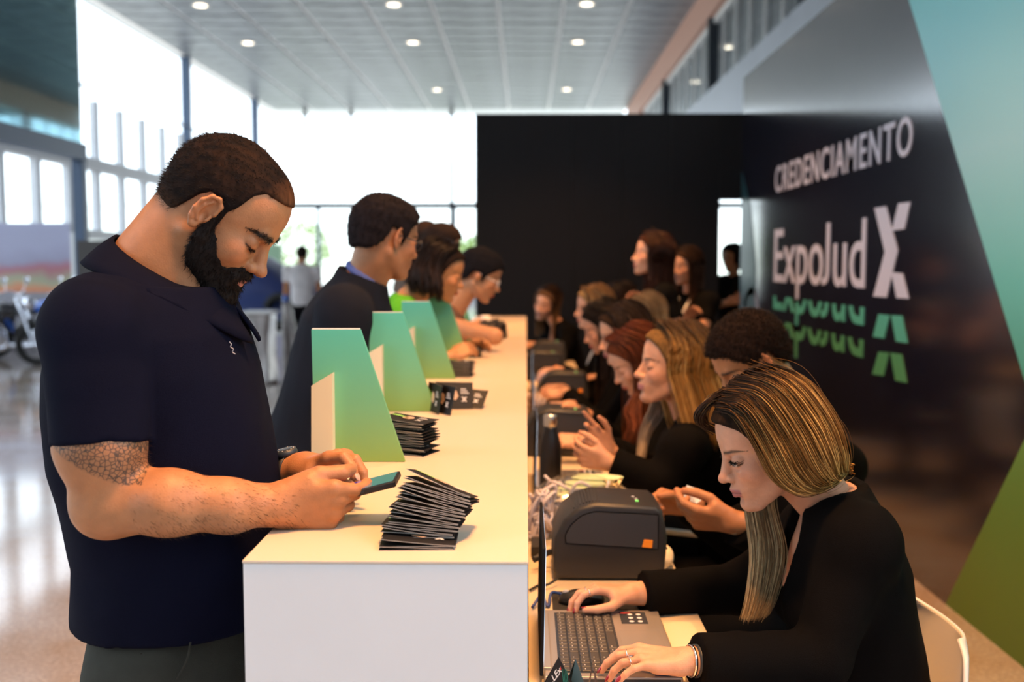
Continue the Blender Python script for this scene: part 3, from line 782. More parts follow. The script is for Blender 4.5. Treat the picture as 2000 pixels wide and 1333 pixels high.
# paper sheets, adapters and cables
def sheet(name, pts, label, m, z=DZ+0.0012, cat='paper'):
    bm = prism_bm([Vector((x, y, z)) for x, y in pts], 0, (0, 0, 0.0006)); o = from_bm(name, bm, m); tag(o, label, cat); return o
sheet('paper_sheet', [(0.29, ly1-0.19), (0.368, ly1-0.20), (0.35, ly1-0.03), (0.29, ly1-0.02)], 'cream paper sheet between the near laptop and desk edge', mat('cream_paper', (0.70,0.60,0.42), 0.6))
crm = mat('ivory_paper', (0.78,0.68,0.50), 0.6)
o = crumple('paper_bag', (0.335, 2.53, DZ+0.028), (0.035, 0.06, 0.03), crm, None, 41, 0.12); tag(o, 'crumpled cream paper between the nearest printer and the desk edge', 'paper')
M_cable = mat('black_rubber_cable', (0.01,0.01,0.012), 0.5); M_bluec = mat('dark_blue_cable', (0.02,0.05,0.2), 0.4)
o = tubes('cable', [smooth_path([(0.01, 2.32, DZ+0.006), (0.035, 2.36, DZ+0.006), (0.05, 2.34, DZ+0.012), (0.075, 2.36, DZ+0.02)])], 0.003, M_cable); tag(o, 'thin black cable with plug beside the nearest printer', 'cable')
o = tubes('cable', [smooth_path([(0.02, 2.48, DZ+0.03), (0.05, 2.50, DZ+0.04), (0.075, 2.49, DZ+0.05)])], 0.008, M_cable); tag(o, 'thick black power cable entering the nearest printer', 'cable')
o = tubes('cable', [smooth_path([(0.015, 2.20, DZ+0.006), (0.035, 2.235, DZ+0.02), (0.05, 2.21, DZ+0.005), (0.06, 2.26, DZ+0.02), (0.10, 2.27, DZ+0.006)])], 0.0035, M_bluec); tag(o, 'dark blue cable curling behind the near laptop', 'cable')
o = tubes('cable', [smooth_path([(0.012, 3.0, DZ+0.02), (0.03, 3.05, DZ+0.06), (0.05, 2.95, DZ+0.03), (0.075, 2.93, DZ+0.05), (0.085, 3.0, DZ+0.07)])], 0.006, M_pale); tag(o, 'pale grey cable looping between bottle and counter', 'cable')
o = box('power_adapter', (0.015, 2.60, DZ+0.001), (0.05, 2.70, DZ+0.03), M_cable, None, 0.004); tag(o, 'black power adapter on the desk against the counter', 'adapter')

# black tent leaflets standing on the near laptop edge
def tent(px, py, Y, w, rz, m, label, text=False):
    top = at(px, py, Y); zb_ = DZ+0.0006; h = top.z-zb_
    o = empty('tent_card', (top.x, Y, zb_)); tag(o, label, 'leaflet')
    R = Matrix.Rotation(math.radians(rz), 3, 'Z')
    def q(u, v, z): return Vector((top.x, Y, 0)) + R @ Vector((u, v, 0)) + Vector((0, 0, zb_+z))
    for s in (-1, 1):
        pts = [q(0, 0, h), q(s*w*0.5, -0.012, 0.0), q(s*w*0.1, -0.03, 0.0)]
        bm = prism_bm([q(0, 0, h), q(-w*0.5, s*0.018, 0.0), q(w*0.5, s*0.018+0.0, 0.0)], 0, (0, 0.0008, 0)); from_bm('leaf', bm, m, o)
    if text:
        bm = text_bm('.LEx', 0.01); lo, hi = bounds(bm)
        for v in bm.verts:
            u = (v.co.x-lo[0])/(hi[0]-lo[0]); t = v.co.y/0.69
            p2 = Vector((-0.009+u*0.014, 0, h-0.040+u*0.019+t*0.009)); v.co = q(p2.x - t*0.004, -0.018*(1-p2.z/h)-0.0012, p2.z)
        from_bm('printed_word', bm, M_leaftext, o)
        from_bm('printed_mark', prism_bm([q(0.0005, -0.018*(1-(h-0.021)/h)-0.0012, h-0.021), q(0.0040, -0.018*(1-(h-0.019)/h)-0.0012, h-0.019), q(0.0030, -0.018*(1-(h-0.014)/h)-0.0012, h-0.014)], 0, (0, 0.0003, 0)), M_leafred, o)
        M_tl = mat('printed_teal_line', (0.02,0.25,0.20), 0.4)
        for k in range(4):
            pts = [q(0.006+k*0.0022+0.016*t*t, -0.018*(1-(h-0.018-0.06*t)/h)-0.0014, h-0.018-0.06*t) for t in np.linspace(0, 1, 8)]
            tubes('printed_line', [np.array([tuple(p) for p in pts])], 0.0004, M_tl, o, 4)
    return o
tent(1091, 1284, 1.56, 0.15, 0, M_leaf, 'black folded leaflet standing before the near laptop, printed with white and teal', True)
tent(1124, 1287, 1.64, 0.07, 25, mat('teal_black_card', (0.02,0.05,0.06), 0.3), 'narrow teal and black leaflet standing behind the printed one')
tent(1158, 1289, 1.60, 0.05, 72, mat('brown_black_card', (0.05,0.04,0.04), 0.35), 'black leaflet seen edge on, standing before the laptop keys')
# ============================================================ BACK OF THE HALL
def gradient_photo_mat():
    m = mat('blurred_landscape_print', (0.5,0.5,0.6), 0.5); N = m.node_tree.nodes; L = m.node_tree.links; b = N['Principled BSDF']
    tc = N.new('ShaderNodeTexCoord'); s = N.new('ShaderNodeSeparateXYZ'); L.new(tc.outputs['Object'], s.inputs[0])
    d = N.new('ShaderNodeMapRange'); d.inputs[1].default_value = 0.75; d.inputs[2].default_value = 2.1; L.new(s.outputs['Z'], d.inputs[0])
    nz = N.new('ShaderNodeTexNoise'); nz.inputs['Scale'].default_value = 1.6; L.new(tc.outputs['Object'], nz.inputs['Vector'])
    ad = N.new('ShaderNodeMath'); ad.operation = 'MULTIPLY_ADD'; ad.inputs[1].default_value = 0.35; L.new(nz.outputs['Fac'], ad.inputs[0]); L.new(d.outputs[0], ad.inputs[2])
    r = N.new('ShaderNodeValToRGB'); L.new(ad.outputs[0], r.inputs[0]); e = r.color_ramp.elements
    e[0].position = 0.1; e[0].color = (0.32, 0.30, 0.34, 1); e[1].position = 1.0; e[1].color = (0.42, 0.42, 0.58, 1)
    for p, c in ((0.3, (0.12,0.13,0.12,1)), (0.42, (0.75,0.28,0.14,1)), (0.52, (0.40,0.42,0.28,1)), (0.66, (0.45,0.16,0.20,1)), (0.76, (0.36,0.34,0.48,1))):
        x = e.new(p); x.color = c
    L.new(r.outputs[0], b.inputs['Base Color']); return m
def floor_y(py): return onz(500, py, 0).y
# landscape banner screen on the left
Yb = 17.2
p0 = at(-60, 440, Yb); p1 = at(136, 440, Yb)
bn = empty('printed_screen', (p1.x, Yb, 0)); tag(bn, 'wide free-standing screen printed with a blurred sunset landscape', 'screen')
box('print', (-9.3, Yb, at(60, 572, Yb).z), (p1.x, Yb+0.05, at(60, 436, Yb).z), gradient_photo_mat(), bn)
box('side_post', (p1.x+0.01, Yb-0.02, 0), (at(151, 440, Yb).x, Yb+0.1, at(60, 455, Yb).z), M_white, bn)
box('base', (-9.3, Yb-0.05, 0), (p1.x, Yb+0.2, at(60, 572, Yb).z), mat('grey_screen_base', (0.3,0.29,0.33), 0.5), bn)
pa = at(150, 470, 13.5); pb = at(222, 470, 13.5)
o = empty('display_board', ((pa.x+pb.x)/2, 13.5, 0)); tag(o, 'dark grey upright display board behind the man in navy polo', 'board')
box('board', (pa.x, 13.5, 0.5), (pb.x, 13.55, at(180, 470, 13.5).z), mat('charcoal_board', (0.035,0.03,0.03), 0.5), o)
for xx in (pa.x+0.05, pb.x-0.1): box('leg', (xx, 13.45, 0), (xx+0.05, 13.6, 0.5), M_dark, o)

# motorcycles parked at left
M_bk = mat('black_gloss_motor', (0.012,0.012,0.018), 0.2, coat=0.5); M_chr = mat('chrome', (0.8,0.82,0.9), 0.12, metal=1.0); M_tyre = mat('tyre_rubber', (0.015,0.015,0.015), 0.8)
M_blue = mat('blue_gloss', (0.03,0.12,0.5), 0.2, coat=0.6)
def torus_bm(R, r, M, n=32, k=10):
    bm = bmesh.new(); rings = []
    for i in range(n):
        a = 2*math.pi*i/n; rings.append([bm.verts.new(M @ Vector(((R+r*math.cos(b))*math.cos(a), r*math.sin(b), (R+r*math.cos(b))*math.sin(a)))) for b in [2*math.pi*j/k for j in range(k)]])
    for i in range(n):
        for j in range(k): bm.faces.new((rings[i][j], rings[(i+1)%n][j], rings[(i+1)%n][(j+1)%k], rings[i][(j+1)%k]))
    bmesh.ops.recalc_face_normals(bm, faces=bm.faces[:]); return bm
def motorcycle(x, y, rz, label, mt):
    o = empty('motorcycle', (x, y, 0)); tag(o, label, 'motorcycle', 'parked motorcycles')
    M = Matrix.Translation((x, y, 0)) @ Matrix.Rotation(math.radians(rz), 4, 'Z')
    q = lambda a, b, c: M @ Vector((a, b, c))
    for wx in (-0.72, 0.72):
        from_bm('tyre', torus_bm(0.27, 0.055, M @ Matrix.Translation((wx, 0, 0.325))), M_tyre, o, True)
        tubes('spokes', [[q(wx+math.cos(a)*0.03, s*0.02, 0.325+math.sin(a)*0.03), q(wx+math.cos(a)*0.235, 0, 0.325+math.sin(a)*0.235)] for a in np.linspace(0, 6.28, 13)[:-1] for s in (-1, 1)], 0.005, M_chr, o, 5)
        tubes('fender', [[q(wx+math.cos(a)*0.35, 0, 0.325+math.sin(a)*0.35) for a in np.linspace(0.3, 2.6, 12)]], 0.05, mt, o, 8)
    def blob(nm, c, r, m):
        bm = bmesh.new(); bmesh.ops.create_uvsphere(bm, u_segments=20, v_segments=12, radius=1)
        for v in bm.verts: v.co = q(c[0]+v.co.x*r[0], c[1]+v.co.y*r[1], c[2]+v.co.z*r[2])
        return from_bm(nm, bm, m, o, True)
    blob('fuel_tank', (0.18, 0, 0.82), (0.28, 0.14, 0.13), mt); blob('seat', (-0.28, 0, 0.74), (0.30, 0.15, 0.07), M_bk)
    blob('engine', (0.05, 0, 0.45), (0.22, 0.17, 0.20), M_chr); blob('gearbox', (-0.22, 0, 0.40), (0.18, 0.14, 0.13), M_bk)
    blob('headlamp', (0.62, 0, 0.92), (0.10, 0.10, 0.10), M_chr); blob('side_case', (-0.66, 0.24, 0.62), (0.22, 0.10, 0.16), M_bk); blob('side_case', (-0.66, -0.24, 0.62), (0.22, 0.10, 0.16), M_bk)
    for s in (-1, 1):
        tubes('fork', [[q(0.72, s*0.09, 0.33), q(0.48, s*0.09, 1.02)]], 0.025, M_chr, o)
        tubes('handlebar', [smooth_path([q(0.48, 0, 1.02), q(0.46, s*0.18, 1.10), q(0.36, s*0.36, 1.06), q(0.26, s*0.42, 1.03)])], 0.014, M_chr, o)
        tubes('mirror', [[q(0.42, s*0.25, 1.08), q(0.44, s*0.32, 1.24)]], 0.008, M_chr, o); blob('mirror_head', (0.44, s*0.34, 1.27), (0.02, 0.07, 0.045), M_chr)
        tubes('exhaust', [smooth_path([q(0.15, s*0.16, 0.45), q(0.15, s*0.2, 0.25), q(-0.3, s*0.2, 0.22), q(-0.95, s*0.2, 0.26)])], 0.035, M_chr, o)
    tubes('frame_tube', [smooth_path([q(0.48, 0, 0.98), q(0.1, 0, 0.68), q(-0.72, 0, 0.33)])], 0.03, M_bk, o)
    return o
motorcycle(-7.95, 15.0, 0, 'black and chrome motorcycle parked in the middle of three at left', M_bk)
motorcycle(-7.75, 16.2, 8, 'chrome and blue motorcycle parked right under the landscape screen', M_blue)
motorcycle(-8.75, 13.6, 60, 'dark motorcycle at the extreme left edge, nearest of three', M_bk)

# covered car on a low white stage
M_cover = mat('navy_satin_car_cover', (0.03, 0.05, 0.17), 0.38, sheen=0.3)
cy = 17.5; a = at(395, 600, cy); b = at(625, 600, cy)
stg = empty('display_stage', ((a.x+b.x)/2, cy, 0)); tag(stg, 'low white display stage under the covered car', 'stage')
box('platform', (a.x-1.5, cy-1.2, 0), (b.x+0.2, cy+1.4, 0.36), mat('pale_lilac_stage_side', (0.50,0.48,0.62), 0.5), stg, 0.01)
box('stage_top', (a.x-1.52, cy-1.22, 0.361), (b.x+0.22, cy+1.42, 0.42), M_white, stg, 0.005)
def car_cover(cx, cyy, z0, L_, Wd):
    prof = [(-0.5, 0.05), (-0.49, 0.35), (-0.44, 0.60), (-0.30, 0.70), (-0.22, 0.80), (-0.12, 1.12), (0.02, 1.22), (0.16, 1.18), (0.28, 0.90), (0.34, 0.78), (0.46, 0.62), (0.5, 0.35), (0.5, 0.05)]
    bm = bmesh.new(); rows_ = []
    ny = 14
    rg = np.random.default_rng(5)
    for j in range(ny+1):
        t = -1+2*j/ny; w = math.sqrt(max(0, 1-abs(t)**4)); row = []
        for i, (u, h) in enumerate(prof):
            hh = h*(0.35+0.65*w) if h > 0.1 else h
            row.append(bm.verts.new((cx+u*L_, cyy+t*Wd/2*(1 + (0.08 if h < 0.4 else 0)), z0+hh+0.02*math.sin(9*u+7*t))))
        rows_.append(row)
    for j in range(ny):
        for i in range(len(prof)-1): bm.faces.new((rows_[j][i], rows_[j][i+1], rows_[j+1][i+1], rows_[j+1][i]))
    for row in (rows_[0], rows_[-1]): bm.faces.new(row)
    bmesh.ops.recalc_face_normals(bm, faces=bm.faces[:])
    bmesh.ops.subdivide_edges(bm, edges=bm.edges[:], cuts=1, use_grid_fill=True, smooth=0.6)
    return bm
cv = empty('covered_car', ((a.x+b.x)/2-0.1, cy, 0.42)); tag(cv, 'car on the stage under a draped dark blue cover', 'car')
from_bm('cover', car_cover((a.x+b.x)/2-0.4, cy+0.1, 0.42, 3.4, 1.8), M_cover, cv, True)
for u in (-1.25, 0.95):
    from_bm('tyre', torus_bm(0.24, 0.07, Matrix.Translation(((a.x+b.x)/2-0.4+u, cy-0.86, 0.42+0.31))), M_tyre, cv, True)

# draped silver pedestals and the tall wrapped frame
M_foil = mat('silver_grey_satin', (0.46, 0.43, 0.42), 0.28, metal=0.45, noise=0.35, nscale=6)
def draped(cx, cyy, w, d, h, label, seed, flare=0.10):
    rg = random.Random(seed); n = 48; bm = bmesh.new(); rows_ = []
    for k in range(14):
        t = k/13; z = h*(1-t); row = []
        for i in range(n):
            a_ = 2*math.pi*i/n; c, s = math.cos(a_), math.sin(a_)
            sq = 1/max(abs(c), abs(s)); rr = (0.5*min(sq, 1.25))
            f = 1+flare*t*math.sin(7*a_+seed)+flare*0.6*t*math.sin(13*a_+k*0.3+seed*2)
            pin = 1-0.22*math.sin(math.pi*min(1, t*1.1))*(0.5+0.5*math.sin(a_*2+seed))
            row.append(bm.verts.new((cx+c*rr*w*f*pin, cyy+s*rr*d*f*pin, z)))
        rows_.append(row)
    for k in range(13):
        for i in range(n): bm.faces.new((rows_[k][i], rows_[k][(i+1)%n], rows_[k+1][(i+1)%n], rows_[k+1][i]))
    bm.faces.new(rows_[0]); bm.faces.new(rows_[-1])
    bmesh.ops.recalc_face_normals(bm, faces=bm.faces[:])
    o = empty('draped_pedestal', (cx, cyy, 0)); tag(o, label, 'pedestal')
    from_bm('drape', bm, M_foil, o, True)
    # slanted clear lid
    l = box_bm((cx-w*0.53, cyy-d*0.53, h), (cx+w*0.53, cyy+d*0.53, h+0.03), 0.008); from_bm('lid', l, M_white, o)
    return o
pd = at(508, 640, 12.8); draped(pd.x, 12.8, 0.36, 0.4, at(508, 612, 12.8).z, 'short pedestal draped in silver satin with white top', 2)
lidb = at(508, 605, 12.8)
pf = at(566, 640, 13.4)
fr = empty('wrapped_stand', (pf.x, 13.4, 0)); tag(fr, 'tall narrow stand wrapped in clear and silver film', 'stand')
tubes('film', [smooth_path([(pf.x-0.05, 13.4, at(556, 590, 13.4).z), (pf.x-0.06, 13.4, 0.5), (pf.x-0.06, 13.4, 0.01)]), smooth_path([(pf.x-0.04, 13.4, at(556, 590, 13.4).z), (pf.x+0.05, 13.4, 0.55), (pf.x+0.14, 13.4, 0.01)]), smooth_path([(pf.x-0.03, 13.5, 0.9), (pf.x+0.0, 13.45, 0.45), (pf.x-0.02, 13.4, 0.01)])], 0.05, M_foil, fr, 10)
tubes('top_cap', [[(pf.x-0.05, 13.4, 0.98), (pf.x-0.05, 13.4, 1.10)]], 0.04, M_blue, fr, 10)
# pale green screen beyond
pg0 = at(510, 540, 24.0); pg1 = at(550, 540, 24.0)
o = empty('green_screen_panel', (pg0.x, 24, 0)); tag(o, 'pale green upright panel standing far back by the windows', 'panel')
box('panel', (pg0.x-0.2, 24, 0.05), (pg1.x, 24.06, at(530, 478, 24.0).z), mat('pale_green_panel', (0.35,0.55,0.36), 0.5), o); box('foot', (pg0.x-0.2, 23.8, 0), (pg1.x, 24.26, 0.05), M_white, o)
# trees outside
M_treeleaf = mat('sunlit_foliage', (0.30,0.42,0.12), 0.8, noise=0.4, nscale=1.0); M_trunk = mat('tree_trunk', (0.12,0.08,0.05), 0.9)
for i, (xx, yy, h, lab) in enumerate(((-12.5, 56, 3.6, 'leafy tree outside the far window at left'), (-5.5, 60, 3.6, 'leafy tree outside the far window behind the waiting men'), (-2.4, 54, 2.8, 'leafy bush outside the far window beside the black partition'), (1.5, 56, 3.0, 'leafy tree outside hidden behind the black partition'))):
    o = empty('tree', (xx, yy, -0.12)); tag(o, lab, 'tree')
    rg = np.random.default_rng(i); bm = bmesh.new()
    n = 2200; dirs = rg.normal(size=(n, 3)); dirs /= np.linalg.norm(dirs, axis=1)[:, None]; rad = rg.uniform(0.45, 1, n)**0.5
    P = dirs*rad[:, None]*np.array([h*0.55, h*0.5, h*0.42])+np.array([xx, yy, h*0.66])
    a1 = rg.normal(size=(n, 3)); a2 = rg.normal(size=(n, 3))
    V = np.stack([P, P+a1*0.07, P+a1*0.07+a2*0.07, P+a2*0.07], 1).reshape(-1, 3)
    np_mesh('foliage', V, np.arange(n*4).reshape(-1, 4), M_treeleaf, o, False)
    tubes('trunk', [[(xx, yy, -0.12), (xx+0.1, yy, h*0.5)]], 0.09, M_trunk, o)
# ============================================================ ORGANIC MODELLING: signed distance fields -> quad mesh
class Frame:
    def __init__(s, o=(0,0,0), R=None, k=1.0):
        s.o = np.array(tuple(o), float); s.R = np.eye(3) if R is None else np.array(R, float); s.k = k
    def p(s, v): return s.o + s.R @ (np.array(v, float)*s.k)
    def d(s, v): return s.R @ np.array(v, float)
    def inv(s, P): return ((P - s.o) @ s.R)/s.k
def smin(a, b, k):
    if k <= 0: return np.minimum(a, b)
    h = np.clip(0.5+0.5*(b-a)/k, 0, 1); return b*(1-h)+a*h-k*h*(1-h)
def cone(a, b, ra, rb=None):
    a = np.array(a, float); b = np.array(b, float); rb = ra if rb is None else rb; ab = b-a; L2 = max(ab @ ab, 1e-12)
    def f(P):
        t = np.clip(((P-a) @ ab)/L2, 0, 1); return np.linalg.norm(P-a-t[..., None]*ab, axis=-1)-(ra+(rb-ra)*t)
    m = max(ra, rb); return f, np.minimum(a, b)-m, np.maximum(a, b)+m
def ell(c, r, R=None):
    c = np.array(c, float); r = np.array(r, float); R = np.eye(3) if R is None else R
    def f(P):
        q = (P-c) @ R; k0 = np.linalg.norm(q/r, axis=-1); k1 = np.linalg.norm(q/(r*r), axis=-1)+1e-9; return k0*(k0-1)/k1
    e = np.sqrt(((R*r)**2).sum(1)); return f, c-e, c+e
def loft(secs, o, R, ex=2.0):
    """secs: (h, cx, cy, rx, ry) along the third axis of R; elliptical slices; ex: superellipse exponent"""
    S = np.array(secs, float); o = np.array(o, float)
    def f(P):
        q = (P-o) @ R; h = q[..., 2]
        cx, cy, rx, ry = (np.interp(h, S[:, 0], S[:, i]) for i in (1, 2, 3, 4))
        u = np.abs((q[..., 0]-cx)/rx); v = np.abs((q[..., 1]-cy)/ry)
        k = (u**ex+v**ex)**(1/ex); d = (k-1)*np.minimum(rx, ry)
        g = np.maximum(S[0, 0]-h, h-S[-1, 0])
        return np.where(g > 0, np.sqrt(np.maximum(d, 0)**2+g**2), np.maximum(d, g))
    C = []
    for h, cx, cy, rx, ry in S:
        for u in (-1, 1):
            for v in (-1, 1): C.append(o+R @ np.array([cx+u*rx, cy+v*ry, h]))
    C = np.array(C); return f, C.min(0), C.max(0)
def fr_prims(Fm, kind, *a):
    if kind == 'cone': return cone(Fm.p(a[0]), Fm.p(a[1]), a[2]*Fm.k, a[3]*Fm.k if len(a) > 3 else None)
    R = Fm.R if len(a) < 3 or a[2] is None else Fm.R @ a[2]
    return ell(Fm.p(a[0]), np.array(a[1])*Fm.k, R)
def hnoise(P, f, seed=0):
    rg = np.random.default_rng(seed); out = np.zeros(P.shape[:-1])
    for i in range(5):
        k = rg.normal(size=3)*f; out += np.sin(P @ k + rg.uniform(0, 6.28))
    return out/5
class Vol:
    def __init__(s, lo, hi, h):
        s.h = h; s.lo = np.array(lo, float); n = np.ceil((np.array(hi)-s.lo)/h).astype(int)+1; s.n = n
        s.ax = [s.lo[i]+h*np.arange(n[i]) for i in range(3)]; s.D = np.full(tuple(n), 1.0, np.float32); assert n.prod() < 3e7, n
    def win(s, lo, hi, m):
        a = np.clip(np.floor((lo-m-s.lo)/s.h).astype(int), 0, s.n); b = np.clip(np.ceil((hi+m-s.lo)/s.h).astype(int)+1, 0, s.n); return a, b
    def pts(s, a, b):
        g = np.meshgrid(*[s.ax[i][a[i]:b[i]] for i in range(3)], indexing='ij'); return np.stack(g, -1).astype(np.float32)
    def add(s, prim, k=0.0, mode='u', D=None):
        f, lo, hi = prim; D = s.D if D is None else D
        a, b = s.win(lo, hi, k+4*s.h)
        if (b <= a).any(): return
        for a, b in s.slabs(a, b):
            sl = tuple(slice(a[i], b[i]) for i in range(3)); d = f(s.pts(a, b))
            if mode == 'u': D[sl] = smin(D[sl], d, k)
            elif mode == 's': D[sl] = -smin(-D[sl], d, k)
            elif mode == 'i': D[sl] = -smin(-D[sl], -d, k)
    def slabs(s, a, b):
        st_ = max(1, int(250000/max(1, (b[1]-a[1])*(b[2]-a[2]))))
        for x in range(a[0], b[0], st_): yield np.array([x, a[1], a[2]]), np.array([min(b[0], x+st_), b[1], b[2]])
    def cut(s, p, n, k=0.0):
        """remove everything on the side the normal points to"""
        p = np.array(p, float); n = np.array(n, float); n = n/np.linalg.norm(n)
        d = ((s.ax[0]-p[0])*n[0])[:, None, None]+((s.ax[1]-p[1])*n[1])[None, :, None]+((s.ax[2]-p[2])*n[2])[None, None, :]
        s.D = np.maximum(s.D, d) if k <= 0 else -smin(-s.D, -d, k)
    def fingers(s, chains, k):
        """each chain blends with the palm but not with the other fingers"""
        base = s.D.copy(); out = s.D
        for ch in chains:
            lo = np.min([c[1] for c in ch], 0); hi = np.max([c[2] for c in ch], 0); a, b = s.win(lo, hi, k+4*s.h)
            if (b <= a).any(): continue
            sl = tuple(slice(a[i], b[i]) for i in range(3)); P = s.pts(a, b); d = None
            for f, _, _ in ch: q = f(P); d = q if d is None else smin(d, q, 0.0025)
            out[sl] = np.minimum(out[sl], smin(base[sl], d, k))
    def warp(s, fn):
        for a, b in s.slabs(np.zeros(3, int), s.n): s.D[a[0]:b[0]] += fn(s.pts(a, b)).astype(np.float32)
    def mesh(s):
        D = s.D; D = np.where(np.abs(D) < 1e-7, 1e-7, D)
        D[0], D[-1] = np.maximum(D[0], 1e-4), np.maximum(D[-1], 1e-4); D[:, 0] = np.maximum(D[:, 0], 1e-4); D[:, -1] = np.maximum(D[:, -1], 1e-4)
        D[:, :, 0] = np.maximum(D[:, :, 0], 1e-4); D[:, :, -1] = np.maximum(D[:, :, -1], 1e-4)
        n = np.array(D.shape); C = tuple(n-1); nc = int(np.prod(C)); faces = []; keys = []; vals = []
        ins = D < 0; cr = []
        for ax in range(3):
            a = [slice(None)]*3; b = [slice(None)]*3; a[ax] = slice(0, -1); b[ax] = slice(1, None); A = D[tuple(a)]; B = D[tuple(b)]
            x = ins[tuple(a)] != ins[tuple(b)]; idx = np.argwhere(x); t = A[x]/(A[x]-B[x]); pos = idx.astype(np.float32); pos[:, ax] += t; cr.append((idx, ins[tuple(a)][x]))
            o = [i for i in range(3) if i != ax]
            for u in (0, 1):
                for v in (0, 1):
                    c = idx.copy(); c[:, o[0]] -= u; c[:, o[1]] -= v
                    ok = ((c >= 0) & (c < np.array(C))).all(1); keys.append(np.ravel_multi_index(c[ok].T, C)); vals.append(pos[ok])
        keys = np.concatenate(keys); vals = np.concatenate(vals); uk, inv = np.unique(keys, return_inverse=True)
        cnt = np.bincount(inv, minlength=len(uk)); V = np.stack([np.bincount(inv, vals[:, i], len(uk)) for i in range(3)], 1)/cnt[:, None]*s.h+s.lo
        def look(c): return np.searchsorted(uk, np.ravel_multi_index(c.T, C))
        for ax in range(3):
            idx, inside = cr[ax]; o = [i for i in range(3) if i != ax]; q = []
            for u, v in ((1, 1), (0, 1), (0, 0), (1, 0)):
                c = idx.copy(); c[:, o[0]] -= u; c[:, o[1]] -= v; q.append(c)
            ok = np.all([((c >= 0) & (c < np.array(C))).all(1) for c in q], 0)
            F = np.stack([look(c[ok]) for c in q], 1); g = inside[ok] ^ (ax == 1)
            F[~g] = F[~g][:, ::-1]; faces.append(F)
        return V, np.concatenate(faces)

